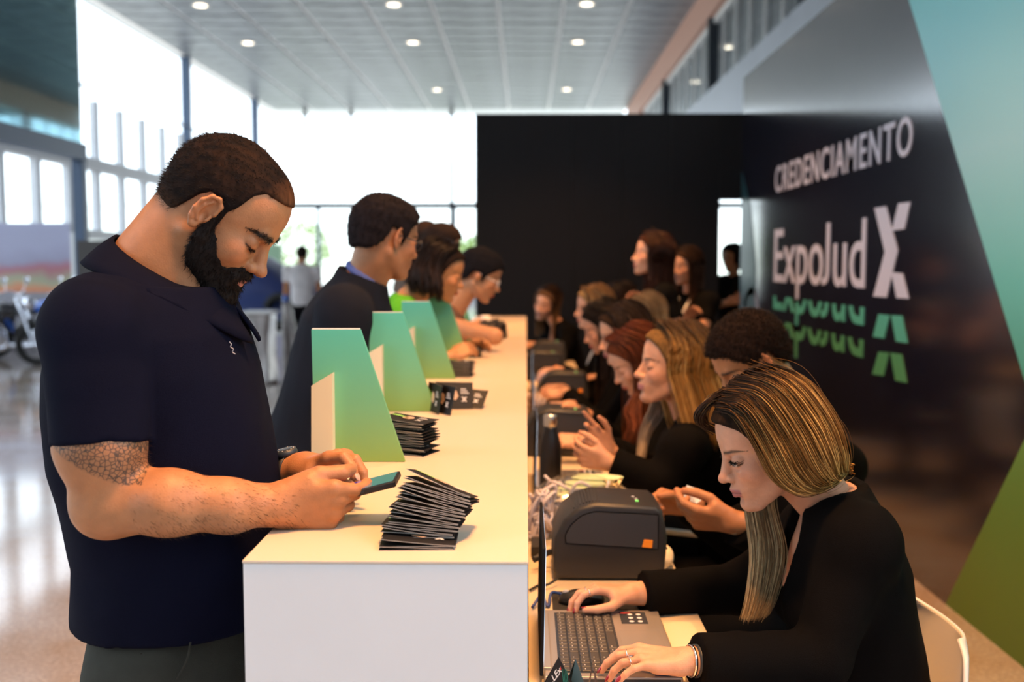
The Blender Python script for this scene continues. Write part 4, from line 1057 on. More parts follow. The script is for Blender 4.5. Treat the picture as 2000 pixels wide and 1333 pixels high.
# ------------------------------------------------------------ anatomy
def rotm(axis, deg):
    return np.array(Matrix.Rotation(math.radians(deg), 3, Vector(tuple(axis))))
def head_frame(o, heading, pitch=0, roll=0, k=1.0):
    """heading: degrees of the face direction in plan (0 = +X, 90 = +Y); pitch: nose down positive"""
    R = rotm((0,0,1), heading) @ rotm((0,1,0), pitch) @ rotm((1,0,0), roll); return Frame(o, R, k)
def head_prims(Fm, fem=False, far=False, jaw=1.0, nose=1.0, ears=True, lidclose=0.5):
    """list of (prim, k, mode) in drawing order; local x forward, y left, z up"""
    k = Fm.k; A = []
    def u(kind, *a, s=0.010, m='u'): A.append((fr_prims(Fm, kind, *a), s*k, m))
    w = 0.96 if fem else 1.0
    u('ell', (-0.014, 0, 0.032), (0.096, 0.075*w, 0.090), s=0)
    u('ell', (0.035, 0, 0.043), (0.059, 0.060*w, 0.067), s=0.02)
    u('ell', (0.030, 0, -0.035), (0.060, 0.056*w, 0.066), s=0.02)
    for y in (-1, 1):
        u('cone', (-0.008, y*0.056*w*jaw, -0.045), (0.062, y*0.016*jaw, -0.098), 0.016 if not fem else 0.013, 0.015 if not fem else 0.012, s=0.022)
        u('ell', (0.060, y*0.038*w, -0.024), (0.026, 0.022, 0.024), s=0.02)
    u('ell', (0.070, 0, -0.060), (0.030, 0.030, 0.030), s=0.02)
    u('ell', (0.078, 0, -0.097), (0.017, 0.020, 0.015), s=0.018)
    if not fem: u('cone', (0.084, -0.030, 0.020), (0.084, 0.030, 0.020), 0.010, s=0.015)
    else: u('cone', (0.080, -0.026, 0.020), (0.080, 0.026, 0.020), 0.009, s=0.015)
    for y in (-1, 1):
        u('ell', (0.096, y*0.033, 0.002), (0.018, 0.019, 0.012), s=0.010, m='s')
        u('ell', (0.0735, y*0.032, 0.002), (0.0155, 0.0165, 0.0145), s=0.003)     # closed eye globe under the lids
        if not far:
            u('cone', (0.088, y*0.020, -0.0155), (0.082, y*0.044, -0.0130), 0.0012, s=0.004, m='s')
    nz = nose
    u('cone', (0.086, 0, 0.012), (0.104*1.0+0.006*(nz-1), 0, -0.026), 0.0085, 0.0105*nz, s=0.010)
    u('ell', (0.108+0.008*(nz-1), 0, -0.030), (0.0125*nz, 0.0115*nz, 0.0105), s=0.006)
    for y in (-1, 1):
        u('ell', (0.096, y*0.0125*nz, -0.033), (0.0115, 0.0078*nz, 0.0085), s=0.004)
        if not far: u('ell', (0.101, y*0.0068, -0.0415), (0.0060, 0.0034, 0.0045), s=0.002, m='s')
    # lips
    lp = 0.98 if fem else 0.95
    for t0_, t1_ in (((0.100, 0), (0.086, 0.022)),):
        for y in (-1, 1):
            u('cone', (0.0995, y*0.003, -0.0575), (0.088, y*0.021, -0.0635), 0.0058*lp, 0.003, s=0.005)
            u('cone', (0.0965, y*0.002, -0.0695), (0.087, y*0.019, -0.0655), 0.0068*lp, 0.003, s=0.005)
            if not far: u('cone', (0.1065, y*0.0005, -0.0632), (0.092, y*0.024, -0.0645), 0.0011, 0.0008, s=0.0022, m='s')
    u('ell', (0.096, 0, -0.081), (0.010, 0.014, 0.005), s=0.008, m='s')
    if ears:
        Re = rotm((0,1,0), 12)
        for y in (-1, 1):
            Rz = rotm((0,0,1), -22*y) @ Re
            c = np.array([0.000, y*0.078*w, -0.003])
            def e(kind, p, *a, s=0.003, m='u'):
                pp = c + Rz @ np.array([p[0], p[1]*y, p[2]])
                if kind == 'ell': u('ell', pp, a[0], Rz, s=s, m=m)
                else:
                    q = c + Rz @ np.array([a[0][0], a[0][1]*y, a[0][2]]); u('cone', pp, q, *a[1:], s=s, m=m)
            e('ell', (-0.002, 0, 0.004), (0.0175, 0.006, 0.029), s=0.006)
            if not far:
                e('ell', (0.001, 0.0075, 0.005), (0.0115, 0.0065, 0.021), s=0.004, m='s')
                rim = [(0.013, .004, 0.010), (0.010, .004, 0.026), (-0.001, .006, 0.033), (-0.012, .007, 0.028), (-0.0175, .007, 0.013), (-0.016, .006, -0.004), (-0.010, .004, -0.017), (-0.002, .003, -0.026), (0.005, .002, -0.024)]
                for a_, b_ in zip(rim[:-1], rim[1:]): e('cone', a_, b_, 0.0029, 0.0029, s=0.0045)
                anti = [(-0.004, .005, 0.022), (-0.009, .006, 0.010), (-0.008, .005, -0.006), (0.000, .005, -0.014)]
                for a_, b_ in zip(anti[:-1], anti[1:]): e('cone', a_, b_, 0.0025, 0.0025, s=0.003)
                e('ell', (0.011, 0.005, -0.003), (0.003, 0.003, 0.006), s=0.003)
                e('ell', (0.002, 0.001, -0.024), (0.006, 0.004, 0.008), s=0.004)
                e('ell', (0.002, 0.004, -0.002), (0.006, 0.006, 0.008), s=0.003, m='s')
    return A
def face_color(L, base, lip, brow=(0.03,0.018,0.012), beard=None, fem=False, browthick=1.0):
    """colour per vertex from head-local coordinates"""
    x, y, z = L[:, 0], L[:, 1], L[:, 2]; ay = np.abs(y)
    C = np.tile(np.array(base, np.float32), (len(L), 1))
    def mixc(m, c):
        nonlocal C
        m = np.clip(m, 0, 1)[:, None]; C = C*(1-m)+np.array(c)*m
    g = lambda cx, cy, cz, rx, ry, rz: np.exp(-(((x-cx)/rx)**2+((ay-cy)/ry)**2+((z-cz)/rz)**2))
    red = np.array(base)*np.array([1.06, 0.78, 0.72])
    mixc(0.55*g(0.075, 0.045, -0.022, 0.03, 0.02, 0.02), red); mixc(0.5*g(0.115, 0, -0.03, 0.012, 0.014, 0.012), red)
    mixc(0.6*g(-0.01, 0.085, 0.0, 0.02, 0.012, 0.03), red)
    mixc(0.45*g(0.086, 0.032, 0.004, 0.018, 0.02, 0.010), np.array(base)*np.array([0.72, 0.58, 0.55]))
    # lips
    lz = -0.0635; up = np.clip(1-((z-(lz+0.0035-0.10*ay))/(0.0068))**2, 0, 1); m = (x > 0.083)*(ay < 0.0245)*up*np.clip((0.0245-ay)/0.004, 0, 1)
    m2 = (x > 0.083)*(ay < 0.021)*np.clip(1-((z-(lz-0.0045))/(0.0072))**2, 0, 1)*np.clip((0.021-ay)/0.004, 0, 1)
    mixc(np.minimum(1, 1.8*np.maximum(m, m2)), lip)
    mixc((x > 0.083)*(ay < 0.022)*np.exp(-((z-lz+0.02*ay)/0.0011)**2)*0.8, np.array(lip)*0.25)
    mixc(np.exp(-((x-0.104)/0.006)**2-((ay-0.007)/0.0035)**2-((z+0.041)/0.004)**2)*1.2, np.array(base)*0.12)
    # brows
    bz = 0.0215+0.14*(np.minimum(ay, 0.038)-0.02)-0.35*np.clip(ay-0.038, 0, 1)
    bw = 0.0042*browthick*np.clip((0.056-ay)/0.02, 0.25, 1)
    m = (x > 0.055)*(ay > 0.010)*(ay < 0.055)*np.exp(-((z-bz)/bw)**2)
    mixc(m*1.15, brow)
    # lash line along the lower edge of the upper lid
    m = (x > 0.060)*(ay > 0.018)*(ay < 0.049)*np.exp(-((z-(-0.0062+14*(ay-0.032)**2))/0.0016)**2)
    mixc(m*1.2, np.array(brow)*0.7)
    return C
def neck_prims(Fm, N, Tup, r=0.055, fem=False):
    a = Fm.p((-0.030, 0, -0.020)); a2 = Fm.p((-0.012, 0, -0.060)); rr = r*(0.86 if fem else 1)
    return [(cone(a, N, rr*0.98, rr), 0.02, 'u'), (cone(a2, np.array(N)+Fm.d((1,0,0))*0.03, rr*0.8, rr*0.75), 0.02, 'u')]

FL = [0.074, 0.082, 0.076, 0.060]           # index, middle, ring, little
def hand_prims(Wp, d, n, t, curls, spread=(6, 2, -3, -9), thumb=None, k=1.0, fr=1.0, cup=0.0):
    """Wp wrist; d towards the fingers; n palm normal (side the fingers close to); t thumb side. curls: 4x3 degrees"""
    d = np.array(d, float); d /= np.linalg.norm(d); n = np.array(n, float); n -= d*(n @ d); n /= np.linalg.norm(n)
    s_ = np.cross(d, n); s_ = s_ if s_ @ np.array(t, float) > 0 else -s_; t = s_
    R = np.stack([d, t, n], 1); Wp = np.array(Wp, float); P = lambda x, y, z: Wp+R @ (np.array([x, y, z])*k)
    body = [(cone(P(-0.02, 0, 0), P(0.012, 0, 0), 0.026*k*fr, 0.027*k*fr), 0)]
    ky = [0.030, 0.010, -0.011, -0.030]; kx = [0.090, 0.094, 0.089, 0.080]
    for i in range(4):
        body.append((cone(P(0.012, ky[i]*0.55, 0.001), P(kx[i], ky[i], 0.001+(cup*abs(ky[i]))), 0.0145*k*fr, 0.0112*k*fr), 0.012*k))
    body.append((cone(P(0.018, 0.018, 0.008), P(0.050, 0.034, 0.012), 0.017*k*fr, 0.014*k*fr), 0.012*k))      # thenar
    body.append((cone(P(0.018, -0.018, 0.007), P(0.062, -0.028, 0.006), 0.015*k*fr, 0.012*k*fr), 0.012*k))
    chains = []; tips = []
    for i in range(4):
        p = P(kx[i], ky[i], 0.001+(cup*abs(ky[i]))); sp = math.radians(spread[i]); ang = 0.0; L_ = FL[i]; ch = []
        dirn = np.array([math.cos(sp), math.sin(sp), 0]); rad = [0.0102, 0.0092, 0.0084, 0.0072]
        if i == 3: rad = [r*0.86 for r in rad]
        for j, f in enumerate((0.46, 0.30, 0.24)):
            ang += math.radians(curls[i][j]); v = R @ np.array([dirn[0]*math.cos(ang), dirn[1]*math.cos(ang), math.sin(ang)])
            q = p+v*L_*f*k; ch.append(cone(p, q, rad[j]*k*fr, rad[j+1]*k*fr)); p = q
        chains.append(ch); tips.append((p, v))
    if thumb is None: thumb = [(0.75, 0.60, 0.30), (0.90, 0.25, 0.35), (0.95, 0.0, 0.3)]
    p = P(0.028, 0.026, 0.010); ch = []; rad = [0.0150, 0.0122, 0.0112, 0.0088]
    for j, (v, L_) in enumerate(zip(thumb, (0.042, 0.034, 0.028))):
        v = R @ (np.array(v, float)/np.linalg.norm(v)); q = p+v*L_*k; ch.append(cone(p, q, rad[j]*k*fr, rad[j+1]*k*fr)); p = q
    chains.append(ch); tips.append((p, v))
    return body, chains, tips, R
def hand_vol(V, hp):
    for pr, k in hp[0]: V.add(pr, k)
    V.fingers(hp[1], 0.006)
def ik(S, Wp, l1, l2, hint):
    S = np.array(S, float); Wp = np.array(Wp, float); v = Wp-S; L_ = np.linalg.norm(v)
    if L_ > (l1+l2)*0.995: return S+v*l1/(l1+l2)
    a = (l1*l1-l2*l2+L_*L_)/(2*L_); h = math.sqrt(max(l1*l1-a*a, 0)); e = v/L_; hn = np.array(hint, float); hn -= e*(hn @ e); hn /= np.linalg.norm(hn)
    return S+e*a+hn*h
def bbox(prims, m=0.01):
    return np.min([p[1] for p in prims], 0)-m, np.max([p[2] for p in prims], 0)+m
def merge(parts):
    V = []; Q = []; b = 0
    for v, q in parts: V.append(v); Q.append(q+b); b += len(v)
    return np.concatenate(V), np.concatenate(Q)
def strands(name, guides, n, r, m, parent, rg, jitter=0.004, cols=None, n_side=3, taper=True, ksub=5):
    """guides: list of smooth (k,3) paths in neighbouring order; strands are blends of neighbouring guides"""
    G = [np.asarray(g) for g in guides]; k = len(G[0]); paths = []; rads = []; C = []
    for i in range(n):
        u = rg.uniform(0, len(G)-1.0001); a = int(u); f = u-a; P = G[a]*(1-f)+G[a+1]*f
        off = rg.normal(size=3)*jitter; off2 = rg.normal(size=3)*jitter; t = np.linspace(0, 1, k)[:, None]
        P = P+off*(1-t)+off2*t + 0.35*jitter*np.sin(t*rg.uniform(3, 9)+rg.uniform(0, 6))*rg.normal(size=3)
        tt = t[:, 0]; rr = r*rg.uniform(0.7, 1.3)*(0.6+0.4*np.minimum(1, 4*tt))*(np.clip((1-tt)*5, 0.15, 1) if taper else 1)
        paths.append(P); rads.append(rr)
        if cols: C.append(np.repeat(cols(rg, tt), n_side, 0))
    V, Q = tube_mesh(paths, rads, n_side, cap=False)
    return np_mesh(name, V, Q, m, parent, True, col=np.concatenate(C) if cols else None)
# ============================================================ PEOPLE
def skin_mat(name, noise=0.10, nscale=60):
    m = mat(name, rough=0.48, spec=0.4, attr='Col', noise=noise, nscale=nscale, bump=0.25, bscale=350, sss=0.12); return m
M_skin = skin_mat('skin')
M_eye = mat('eye_white', (0.55,0.52,0.50), 0.2); M_iris = mat('eye_iris_dark', (0.03,0.018,0.01), 0.15)
def hair_mat(name, rough=0.42, noise=0.25, nscale=160):
    m = mat(name, rough=rough, spec=0.13, attr='Col', noise=noise, nscale=nscale, stretch=(1,1,0.25)); return m
M_hair = hair_mat('hair_strands')
M_haircap = hair_mat('hair_mass', 0.8, 0.45, 150); M_haircap.node_tree.nodes['Principled BSDF'].inputs['Specular IOR Level'].default_value = 0.06
def cloth(name, c, noise=0.15, bump=0.5, bscale=900, rough=0.85, sheen=0.0): return mat(name, c, rough, noise=noise, nscale=8, bump=bump, bscale=bscale, spec=0.06, sheen=sheen)
M_blazer = cloth('black_blazer_cloth', (0.0035,0.0032,0.0034)); M_blackT = cloth('black_tshirt_cloth', (0.004,0.004,0.0045))
M_pants = cloth('black_trouser_cloth', (0.008,0.008,0.010)); M_shoe = mat('black_leather_shoe', (0.01,0.01,0.01), 0.35)
SKINS = dict(olive=(0.47,0.205,0.090), tan=(0.46,0.195,0.085), fair=(0.62,0.33,0.21), brown=(0.34,0.15,0.075))
DARK = (0.018,0.011,0.008)
A3 = lambda v: np.array(tuple(v), float)
UP = np.array([0, 0, 1.0])
def flatcone(a, b, ra, rb, cut_a=False):
    f0, lo, hi = cone(a, b, ra, rb); a = np.array(a, float); b = np.array(b, float); e = (b-a)/np.linalg.norm(b-a)
    def f(P):
        d = np.maximum(f0(P), (P-b) @ e); return np.maximum(d, -((P-a) @ e)) if cut_a else d
    return f, lo, hi
def solid_field(fn, lo, hi): return fn, np.array(lo), np.array(hi)
def hair_region(Fm, xs, zs, yk=0.0):
    c = Fm.o; r = 0.25*Fm.k
    def f(P):
        L = Fm.inv(P); return (np.interp(L[..., 0], xs, zs)+yk*np.abs(L[..., 1])-L[..., 2])*Fm.k*0.7
    return f, c-r, c+r
def hair_cap(Fm, off, xs, zs, h, col, m, parent, noise=0.003, nf=120, name='hair', fem=False, extra=(), colfn=None, yk=0.0, cutface=True):
    w = 0.96 if fem else 1.0
    lo, hi = Fm.o-0.17*Fm.k, Fm.o+0.17*Fm.k
    for e in extra: lo = np.minimum(lo, e[0][1]-0.01); hi = np.maximum(hi, e[0][2]+0.01)
    V = Vol(lo, hi, h)
    V.add(fr_prims(Fm, 'ell', (-0.014, 0, 0.032), (0.096+off, 0.075*w+off, 0.090+off)))
    V.add(fr_prims(Fm, 'ell', (0.035, 0, 0.043), (0.059+off*0.9, 0.060*w+off, 0.067+off)), 0.02)
    V.add(fr_prims(Fm, 'ell', (-0.03, 0, -0.02), (0.066+off, 0.06*w+off, 0.07+off)), 0.02)
    V.add(hair_region(Fm, xs, zs, yk), 0.006, 'i')
    for e in extra: V.add(e[0], e[1], e[2])
    if noise: V.warp(lambda P: noise*hnoise(P, nf, 3)+noise*0.5*hnoise(P, nf*2.3, 5))
    v, q = V.mesh()
    c = colfn(v) if colfn else np.tile(np.array(col, np.float32), (len(v), 1))
    return np_mesh(name, v, q, m, parent, True, col=c)
SHORT_X = [-0.12, -0.075, -0.045, -0.026, 0.008, 0.022, 0.040, 0.060, 0.075, 0.12]
SHORT_Z = [-0.040, -0.046, -0.020, 0.028, 0.024, -0.018, 0.035, 0.052, 0.074, 0.085]
LONG_X = [-0.13, -0.05, 0.0, 0.025, 0.045, 0.065, 0.085, 0.12]
LONG_Z = [-0.12, -0.10, -0.07, -0.02, 0.03, 0.062, 0.082, 0.09]

def fall_guides(Fm, length, phis, ztop=0.137, bulge=1.07, drift=(0, 0, 0), part_y=0.0, inward=0.25, k=18, cap_off=0.012):
    """guides leave the parting, round the skull and then hang under gravity"""
    out = []
    for ph in phis:
        a = math.radians(ph); av = ph if ph <= 180 else ph-360; a_s = math.radians(math.copysign(24+max(0, abs(av)-60)*(156/120), av)); ex, ey = -0.014+0.104*bulge*math.cos(a), 0.086*bulge*math.sin(a)
        st = np.array([np.clip(0.075*math.cos(a_s)+0.0, -0.05, 0.075), part_y+0.006*np.sign(math.sin(a)), ztop-0.25*max(0, 0.055*math.cos(a))])
        mid1 = np.array([-0.014+0.104*bulge*math.cos(a_s)*0.72, 0.086*bulge*math.sin(a_s)*0.66, 0.117]); mid2 = np.array([ex*0.93, ey*0.93, 0.080]); eq = np.array([ex*1.03, ey*1.03, 0.0])
        pts = [Fm.p(p) for p in (st, mid1, mid2, eq)]
        cen = Fm.p((-0.03, 0, -0.1)); e = pts[-1]; n = max(3, int(length/0.06))
        for i in range(1, n+1):
            t = i/n; p = e+np.array([0, 0, -1.0])*length*t; c = cen.copy(); c[2] = p[2]
            p = p+(c-p)*inward*math.sin(math.pi*min(t, 1)*0.8)+np.array(drift)*t; pts.append(p)
        g = resample(smooth_path(pts, 6), k); out.append(push_out(Fm, g, cap_off))
    return out
def push_out(Fm, g, off):
    L = Fm.inv(g)
    for _ in range(4):
        for c, r in (((-0.014, 0, 0.032), (0.096, 0.075, 0.090)), ((0.035, 0, 0.043), (0.059, 0.060, 0.067)), ((-0.03, 0, -0.02), (0.066, 0.06, 0.07))):
            c = np.array(c); q = (L-c)/(np.array(r)+off+0.006); kk = np.linalg.norm(q, axis=1); m = kk < 1; L[m] = c+(L[m]-c)/kk[m][:, None]
    return Fm.o+(L*Fm.k) @ Fm.R.T
def resample(P, k):
    d = np.r_[0, np.cumsum(np.linalg.norm(np.diff(P, axis=0), axis=1))]; t = np.linspace(0, d[-1], k)
    return np.stack([np.interp(t, d, P[:, i]) for i in range(3)], 1)
def streaks(root, tip, light, pl=0.25, start=0.25):
    root, tip, light = map(np.array, (root, tip, light))
    def f(rg, t):
        lt = light if rg.random() < pl else tip; s = start*rg.uniform(0.5, 1.8); b = rg.uniform(0.65, 1.25)
        w = np.clip((t-s)/0.35, 0, 1)[:, None]; return np.clip((root*(1-w)+lt*w)*b, 0, 1)
    return f

class Body:
    """pose of one person: every joint in world coordinates"""
    def __init__(s, head, N, P, heading, sw=0.18, fem=False, k=1.0, girth=1.0, shdrop=0.075, shoulders=None):
        s.Fm = head; s.N = A3(N); s.P = A3(P); s.fem = fem; s.k = k; s.g = girth
        up = (s.N-s.P); s.Lt = np.linalg.norm(up); up /= s.Lt; f = np.array([math.cos(math.radians(heading)), math.sin(math.radians(heading)), 0]); f -= up*(f @ up); f /= np.linalg.norm(f)
        l = np.cross(up, f); s.R = np.stack([f, l, up], 1)
        if shoulders: s.S = {a: A3(b) for a, b in shoulders.items()}
        else: s.S = {'L': s.N-up*shdrop+l*sw, 'R': s.N-up*shdrop-l*sw}
        s.l1, s.l2 = 0.29*k, 0.25*k; s.arm = {}; s.hand = {}
    def q(s, f, l, u): return s.P+s.R @ np.array([f, l, u])
    def set_arm(s, side, wrist, hint=(0, 0, -1), elbow=None):
        w = A3(wrist); e = A3(elbow) if elbow is not None else ik(s.S[side], w, s.l1, s.l2, hint); s.arm[side] = (e, w)
    def torso(s, t=0.0):
        g = s.g; k = s.k; L_ = s.Lt; fe = s.fem
        if fe: S = [(-0.14, 0, .105, .150), (0.0, 0, .118, .168), (0.16, 0, .10, .140), (0.30, 0, .090, .122), (0.5, .008, .100, .138), (0.70, .012, .108, .146), (0.84, 0, .085, .140), (0.95, -.01, .058, .085), (1.02, -.012, .045, .055)]
        else: S = [(-0.14, 0, .105, .150), (0.0, 0, .118, .160), (0.2, 0, .110, .150), (0.35, 0, .108, .150), (0.55, .005, .118, .168), (0.74, .008, .122, .180), (0.86, 0, .095, .165), (0.96, -.008, .062, .095), (1.03, -.012, .050, .062)]
        return loft([(h*L_, cx, 0, rx*g*k+t, ry*g*k+t) for h, cx, rx, ry in S], s.P, s.R, 2.3)
    def core(s, t=0.0):
        A = [(s.torso(t), 0, 'u')]; up = s.R[:, 2]
        for a in 'LR':
            A.append((cone(s.N-up*0.05, s.S[a], 0.05*s.k+t, 0.056*s.k*s.g+t), 0.03, 'u'))
        if s.fem:
            for y in (-1, 1): A.append((ell(s.q(0.085, y*0.068, s.Lt*0.62), np.array([.05, .055, .055])+t*0.7, s.R), 0.03, 'u'))
        return A
    def arms(s, t=0.0, upto=1.0, r=(0.052, 0.043, 0.030), flat=False, kk=0.03, sides='LR'):
        A = []
        for a in sides:
            if a not in s.arm: continue
            e, w = s.arm[a]; S = s.S[a]; g = s.k*(0.5+0.5*s.g)
            r0, r1, r2 = [x*g*(0.88 if s.fem else 1)+t for x in r]
            if upto <= 0.5:
                f = upto/0.5; A.append(((flatcone if flat else cone)(S, S+(e-S)*f, r0, r0+(r1-r0)*f+(0.006 if flat else 0)), kk, 'u'))
            else:
                A.append((cone(S, e, r0, r1), kk, 'u')); f = (upto-0.5)/0.5
                A.append(((flatcone if flat else cone)(e, e+(w-e)*f, r1, r1+(r2-r1)*f+(0.006 if flat else 0)), 0.02, 'u'))
        return A
    def leg_prims(s, knees, ankles, t=0.0, r=(0.085, 0.055, 0.04)):
        A = []
        for a in 'LR':
            y = 0.085 if a == 'L' else -0.085; h = s.q(0, y, -0.02)
            A.append((cone(h, knees[a], r[0]*s.g+t, r[1]*s.g+t), 0.02, 'u')); A.append((flatcone(knees[a], ankles[a], r[1]*s.g+t, r[2]+t), 0.02, 'u'))
        return A
def build_vol(prims, h, warp=None, m=0.015, lohi=None):
    lo, hi = bbox([p[0] for p in prims if p[2] == 'u'], m) if lohi is None else lohi
    V = Vol(lo, hi, h)
    for pr, k, mode in prims: V.add(pr, k, mode)
    if warp: V.warp(warp)
    return V
def seated_legs(B, f=None, floor=0.0):
    fw = np.array([B.R[0, 0], B.R[1, 0], 0]); fw /= np.linalg.norm(fw); kn, an = {}, {}
    for a in 'LR':
        y = 0.10 if a == 'L' else -0.10; h = B.q(0, y*0.85, -0.02); l = np.array([-fw[1], fw[0], 0])*(1 if a == 'L' else -1)
        k = h+fw*0.40+l*0.03; k[2] = 0.52; an_ = k+fw*(-0.02); an_[2] = 0.085; kn[a] = k; an[a] = an_
    return kn, an, fw
def standing_legs(B, heading=None):
    fw = np.array([B.R[0, 0], B.R[1, 0], 0]); fw /= np.linalg.norm(fw); kn, an = {}, {}
    for a in 'LR':
        y = 0.085 if a == 'L' else -0.085; h = B.q(0, y, -0.02); k = h+fw*0.02; k[2] = h[2]*0.54; a_ = k-fw*0.03; a_[2] = 0.085; kn[a] = k; an[a] = a_
    return kn, an, fw
def shoes(parent, an, fw, m=None):
    for a in 'LR':
        c = an[a].copy(); l = np.array([-fw[1], fw[0], 0]); R = np.stack([fw, l, UP], 1)
        f1 = c.copy(); f1[2] = 0.045; f2 = c+fw*0.14; f2[2] = 0.032
        V = build_vol([(cone(f1-fw*0.02, f1, 0.042, 0.043), 0, 'u'), (cone(f1, f2, 0.042, 0.032), 0.03, 'u'), (cone(c, c+UP*0.03, 0.040, 0.040), 0.02, 'u')], 0.007)
        V.cut((0, 0, 0.004), (0, 0, -1)); v, q = V.mesh(); np_mesh('shoe', v, q, m or M_shoe, parent)

def person(label, B, skin='olive', h=0.004, hh=None, tex=None, hands={}, top='blazer', topm=None, pants=None, sitting=True, group=None,
           face={}, lip=None, brow=DARK, neckcol=None, bodyh=0.014, clothh=0.008, vneck=True, sleeve=None, legs=True, warp=0.003, nose=1.0, far=False, collar=True, undershirt=None, watch=None):
    base = SKINS[skin] if isinstance(skin, str) else skin
    o = empty('person', (B.P[0], B.P[1], 0)); tag(o, label, 'person', group)
    Fm = B.Fm; fem = B.fem
    # ---- head and neck
    hp = head_prims(Fm, fem, far=far, nose=nose); nk = neck_prims(Fm, B.N-B.R[:, 2]*0.01, B.R[:, 2], fem=fem)
    lo = Fm.o-0.15*Fm.k; hi = Fm.o+0.15*Fm.k; b0, b1 = bbox([p[0] for p in nk], 0.005); lo = np.minimum(lo, b0); hi = np.maximum(hi, b1)
    V = Vol(lo, hi, h)
    V.add(hp[0][0])
    for pr, k, m_ in hp[1:6]: V.add(pr, k, m_)
    for pr, k, m_ in nk: V.add(pr, k, m_)
    for pr, k, m_ in hp[6:]: V.add(pr, k, m_)
    v, q = V.mesh(); lipc = lip or (base[0]*0.85, base[1]*0.45, base[2]*0.5)
    cols = [face_color(Fm.inv(v), base, lipc, brow, fem=fem, browthick=0.8 if fem else 1.1)]; parts = [(v, q)]
    # ---- trunk and arms under the clothes
    bp2 = B.core(-0.004)+B.arms(-0.001)
    knan = (seated_legs if sitting else standing_legs)(B) if legs else None
    if legs: bp2 = bp2+B.leg_prims(knan[0], knan[1], -0.006)
    V = build_vol(bp2, bodyh); v, q = V.mesh(); parts.append((v, q)); cols.append(np.tile(np.array(base, np.float32), (len(v), 1)))
    # ---- hands with forearm ends
    for a, hd in hands.items():
        e, w = B.arm[a]; d = hd.get('d'); d = (w-e) if d is None else np.array(d, float)
        H_ = hand_prims(w, d, hd['n'], hd['t'], hd.get('curls', [(25, 30, 20)]*4), hd.get('spread', (6, 2, -3, -9)), hd.get('thumb'), k=(0.92 if fem else 1.0)*hd.get('k', 1.0), fr=(0.86 if fem else 1.0))
        allp = [p for p, _ in H_[0]]+[c for ch in H_[1] for c in ch]; lo, hi = bbox(allp, 0.006)
        dirn = (w-e)/np.linalg.norm(w-e); fa = cone(w-dirn*hd.get('fore', 0.06), w, 0.031*(0.86 if fem else 1), 0.0255*(0.86 if fem else 1))
        lo = np.minimum(lo, fa[1]-0.004); hi = np.maximum(hi, fa[2]+0.004); V = Vol(lo, hi, hd.get('h', max(0.003, h*0.8))); V.add(fa)
        for pr, k in H_[0]: V.add(pr, max(k, 0.012))
        V.fingers(H_[1], 0.006); v, q = V.mesh(); parts.append((v, q)); c = np.tile(np.array(base, np.float32), (len(v), 1))
        for (tp, tv) in H_[2]:
            dd = np.linalg.norm(v-tp, axis=1); w_ = np.exp(-(dd/0.012)**2)[:, None]*0.35; c = c*(1-w_)+np.array(base)*np.array([1.05, .72, .68])*w_
        cols.append(c); hd['tips'] = H_[2]; hd['R'] = H_[3]
        nailc = hd.get('nails')
        if nailc is not None:
            for (tp, tv) in H_[2]:
                nn = -H_[3][:, 2]; nn = nn-tv*(nn @ tv); nn /= np.linalg.norm(nn)+1e-9; s_ = np.cross(tv, nn); Rn = np.stack([tv, s_, nn], 1)
                Vn = build_vol([(ell(tp+nn*0.0048+tv*0.001, (0.0085, 0.0052, 0.0022), Rn), 0, 'u')], 0.001, m=0.004); vn, qn = Vn.mesh(); np_mesh('nail', vn, qn, nailc, o)
    mv, mq = merge(parts); np_mesh('body', mv, mq, M_skin, o, True, col=np.concatenate(cols))
    # ---- clothes
    if top:
        t = {'blazer': 0.016, 'tee': 0.009, 'shirt': 0.010, 'tank': 0.006}[top]; up = B.R[:, 2]; fw = B.R[:, 0]; lf = B.R[:, 1]
        slv = sleeve if sleeve is not None else {'blazer': 0.97, 'shirt': 0.95, 'tee': 0.26, 'tank': 0}[top]
        pr = B.core(t)
        if slv > 0: pr += B.arms(t*0.9+0.002, slv, flat=True, kk=0.035)
        if top == 'blazer':   # collar roll and lapels
            for y in (-1, 1):
                a0 = B.N-up*0.005-fw*0.055+lf*y*0.015; a1 = B.N-up*0.02+lf*y*0.066-fw*0.01; a2 = B.q(0.085, y*0.045, B.Lt*0.80); a3 = B.q(0.125, y*0.012, B.Lt*0.55)
                pr += [(cone(a0, a1, 0.014, 0.013), 0.012, 'u'), (cone(a1, a2, 0.013, 0.012), 0.010, 'u'), (cone(a2, a3, 0.012, 0.006), 0.008, 'u')]
        elif collar:
            for i in range(12):
                a_, b_ = 2*math.pi*i/12, 2*math.pi*(i+1)/12; f_ = lambda x: B.N-up*(0.018+0.022*math.cos(x))+fw*0.058*math.cos(x)*1.0+lf*0.062*math.sin(x)
                pr.append((cone(f_(a_), f_(b_), 0.007, 0.007), 0.006, 'u'))
        if vneck: pr.append((ell(B.q(0.105, 0, B.Lt*0.87), (0.085, 0.044, 0.125 if top == 'blazer' else 0.06), B.R @ rotm((0,1,0), -18)), 0.008, 's'))
        pr.append((cone(B.Fm.p((-0.02, 0, -0.06)), B.N+up*0.00, 0.052 if fem else 0.058, 0.056 if fem else 0.062), 0.006, 's'))
        V = build_vol(pr, clothh, (lambda P: warp*hnoise(P, 22, 11)+warp*0.6*hnoise(P*np.array([1, 1, 0.45]), 60, 12)) if warp else None)
        hem = B.q(0, 0, -0.10); V.cut(hem, -up); v, q = V.mesh()
        np_mesh('blazer' if top == 'blazer' else ('shirt' if top != 'tank' else 'tank_top'), v, q, topm or M_blazer, o)
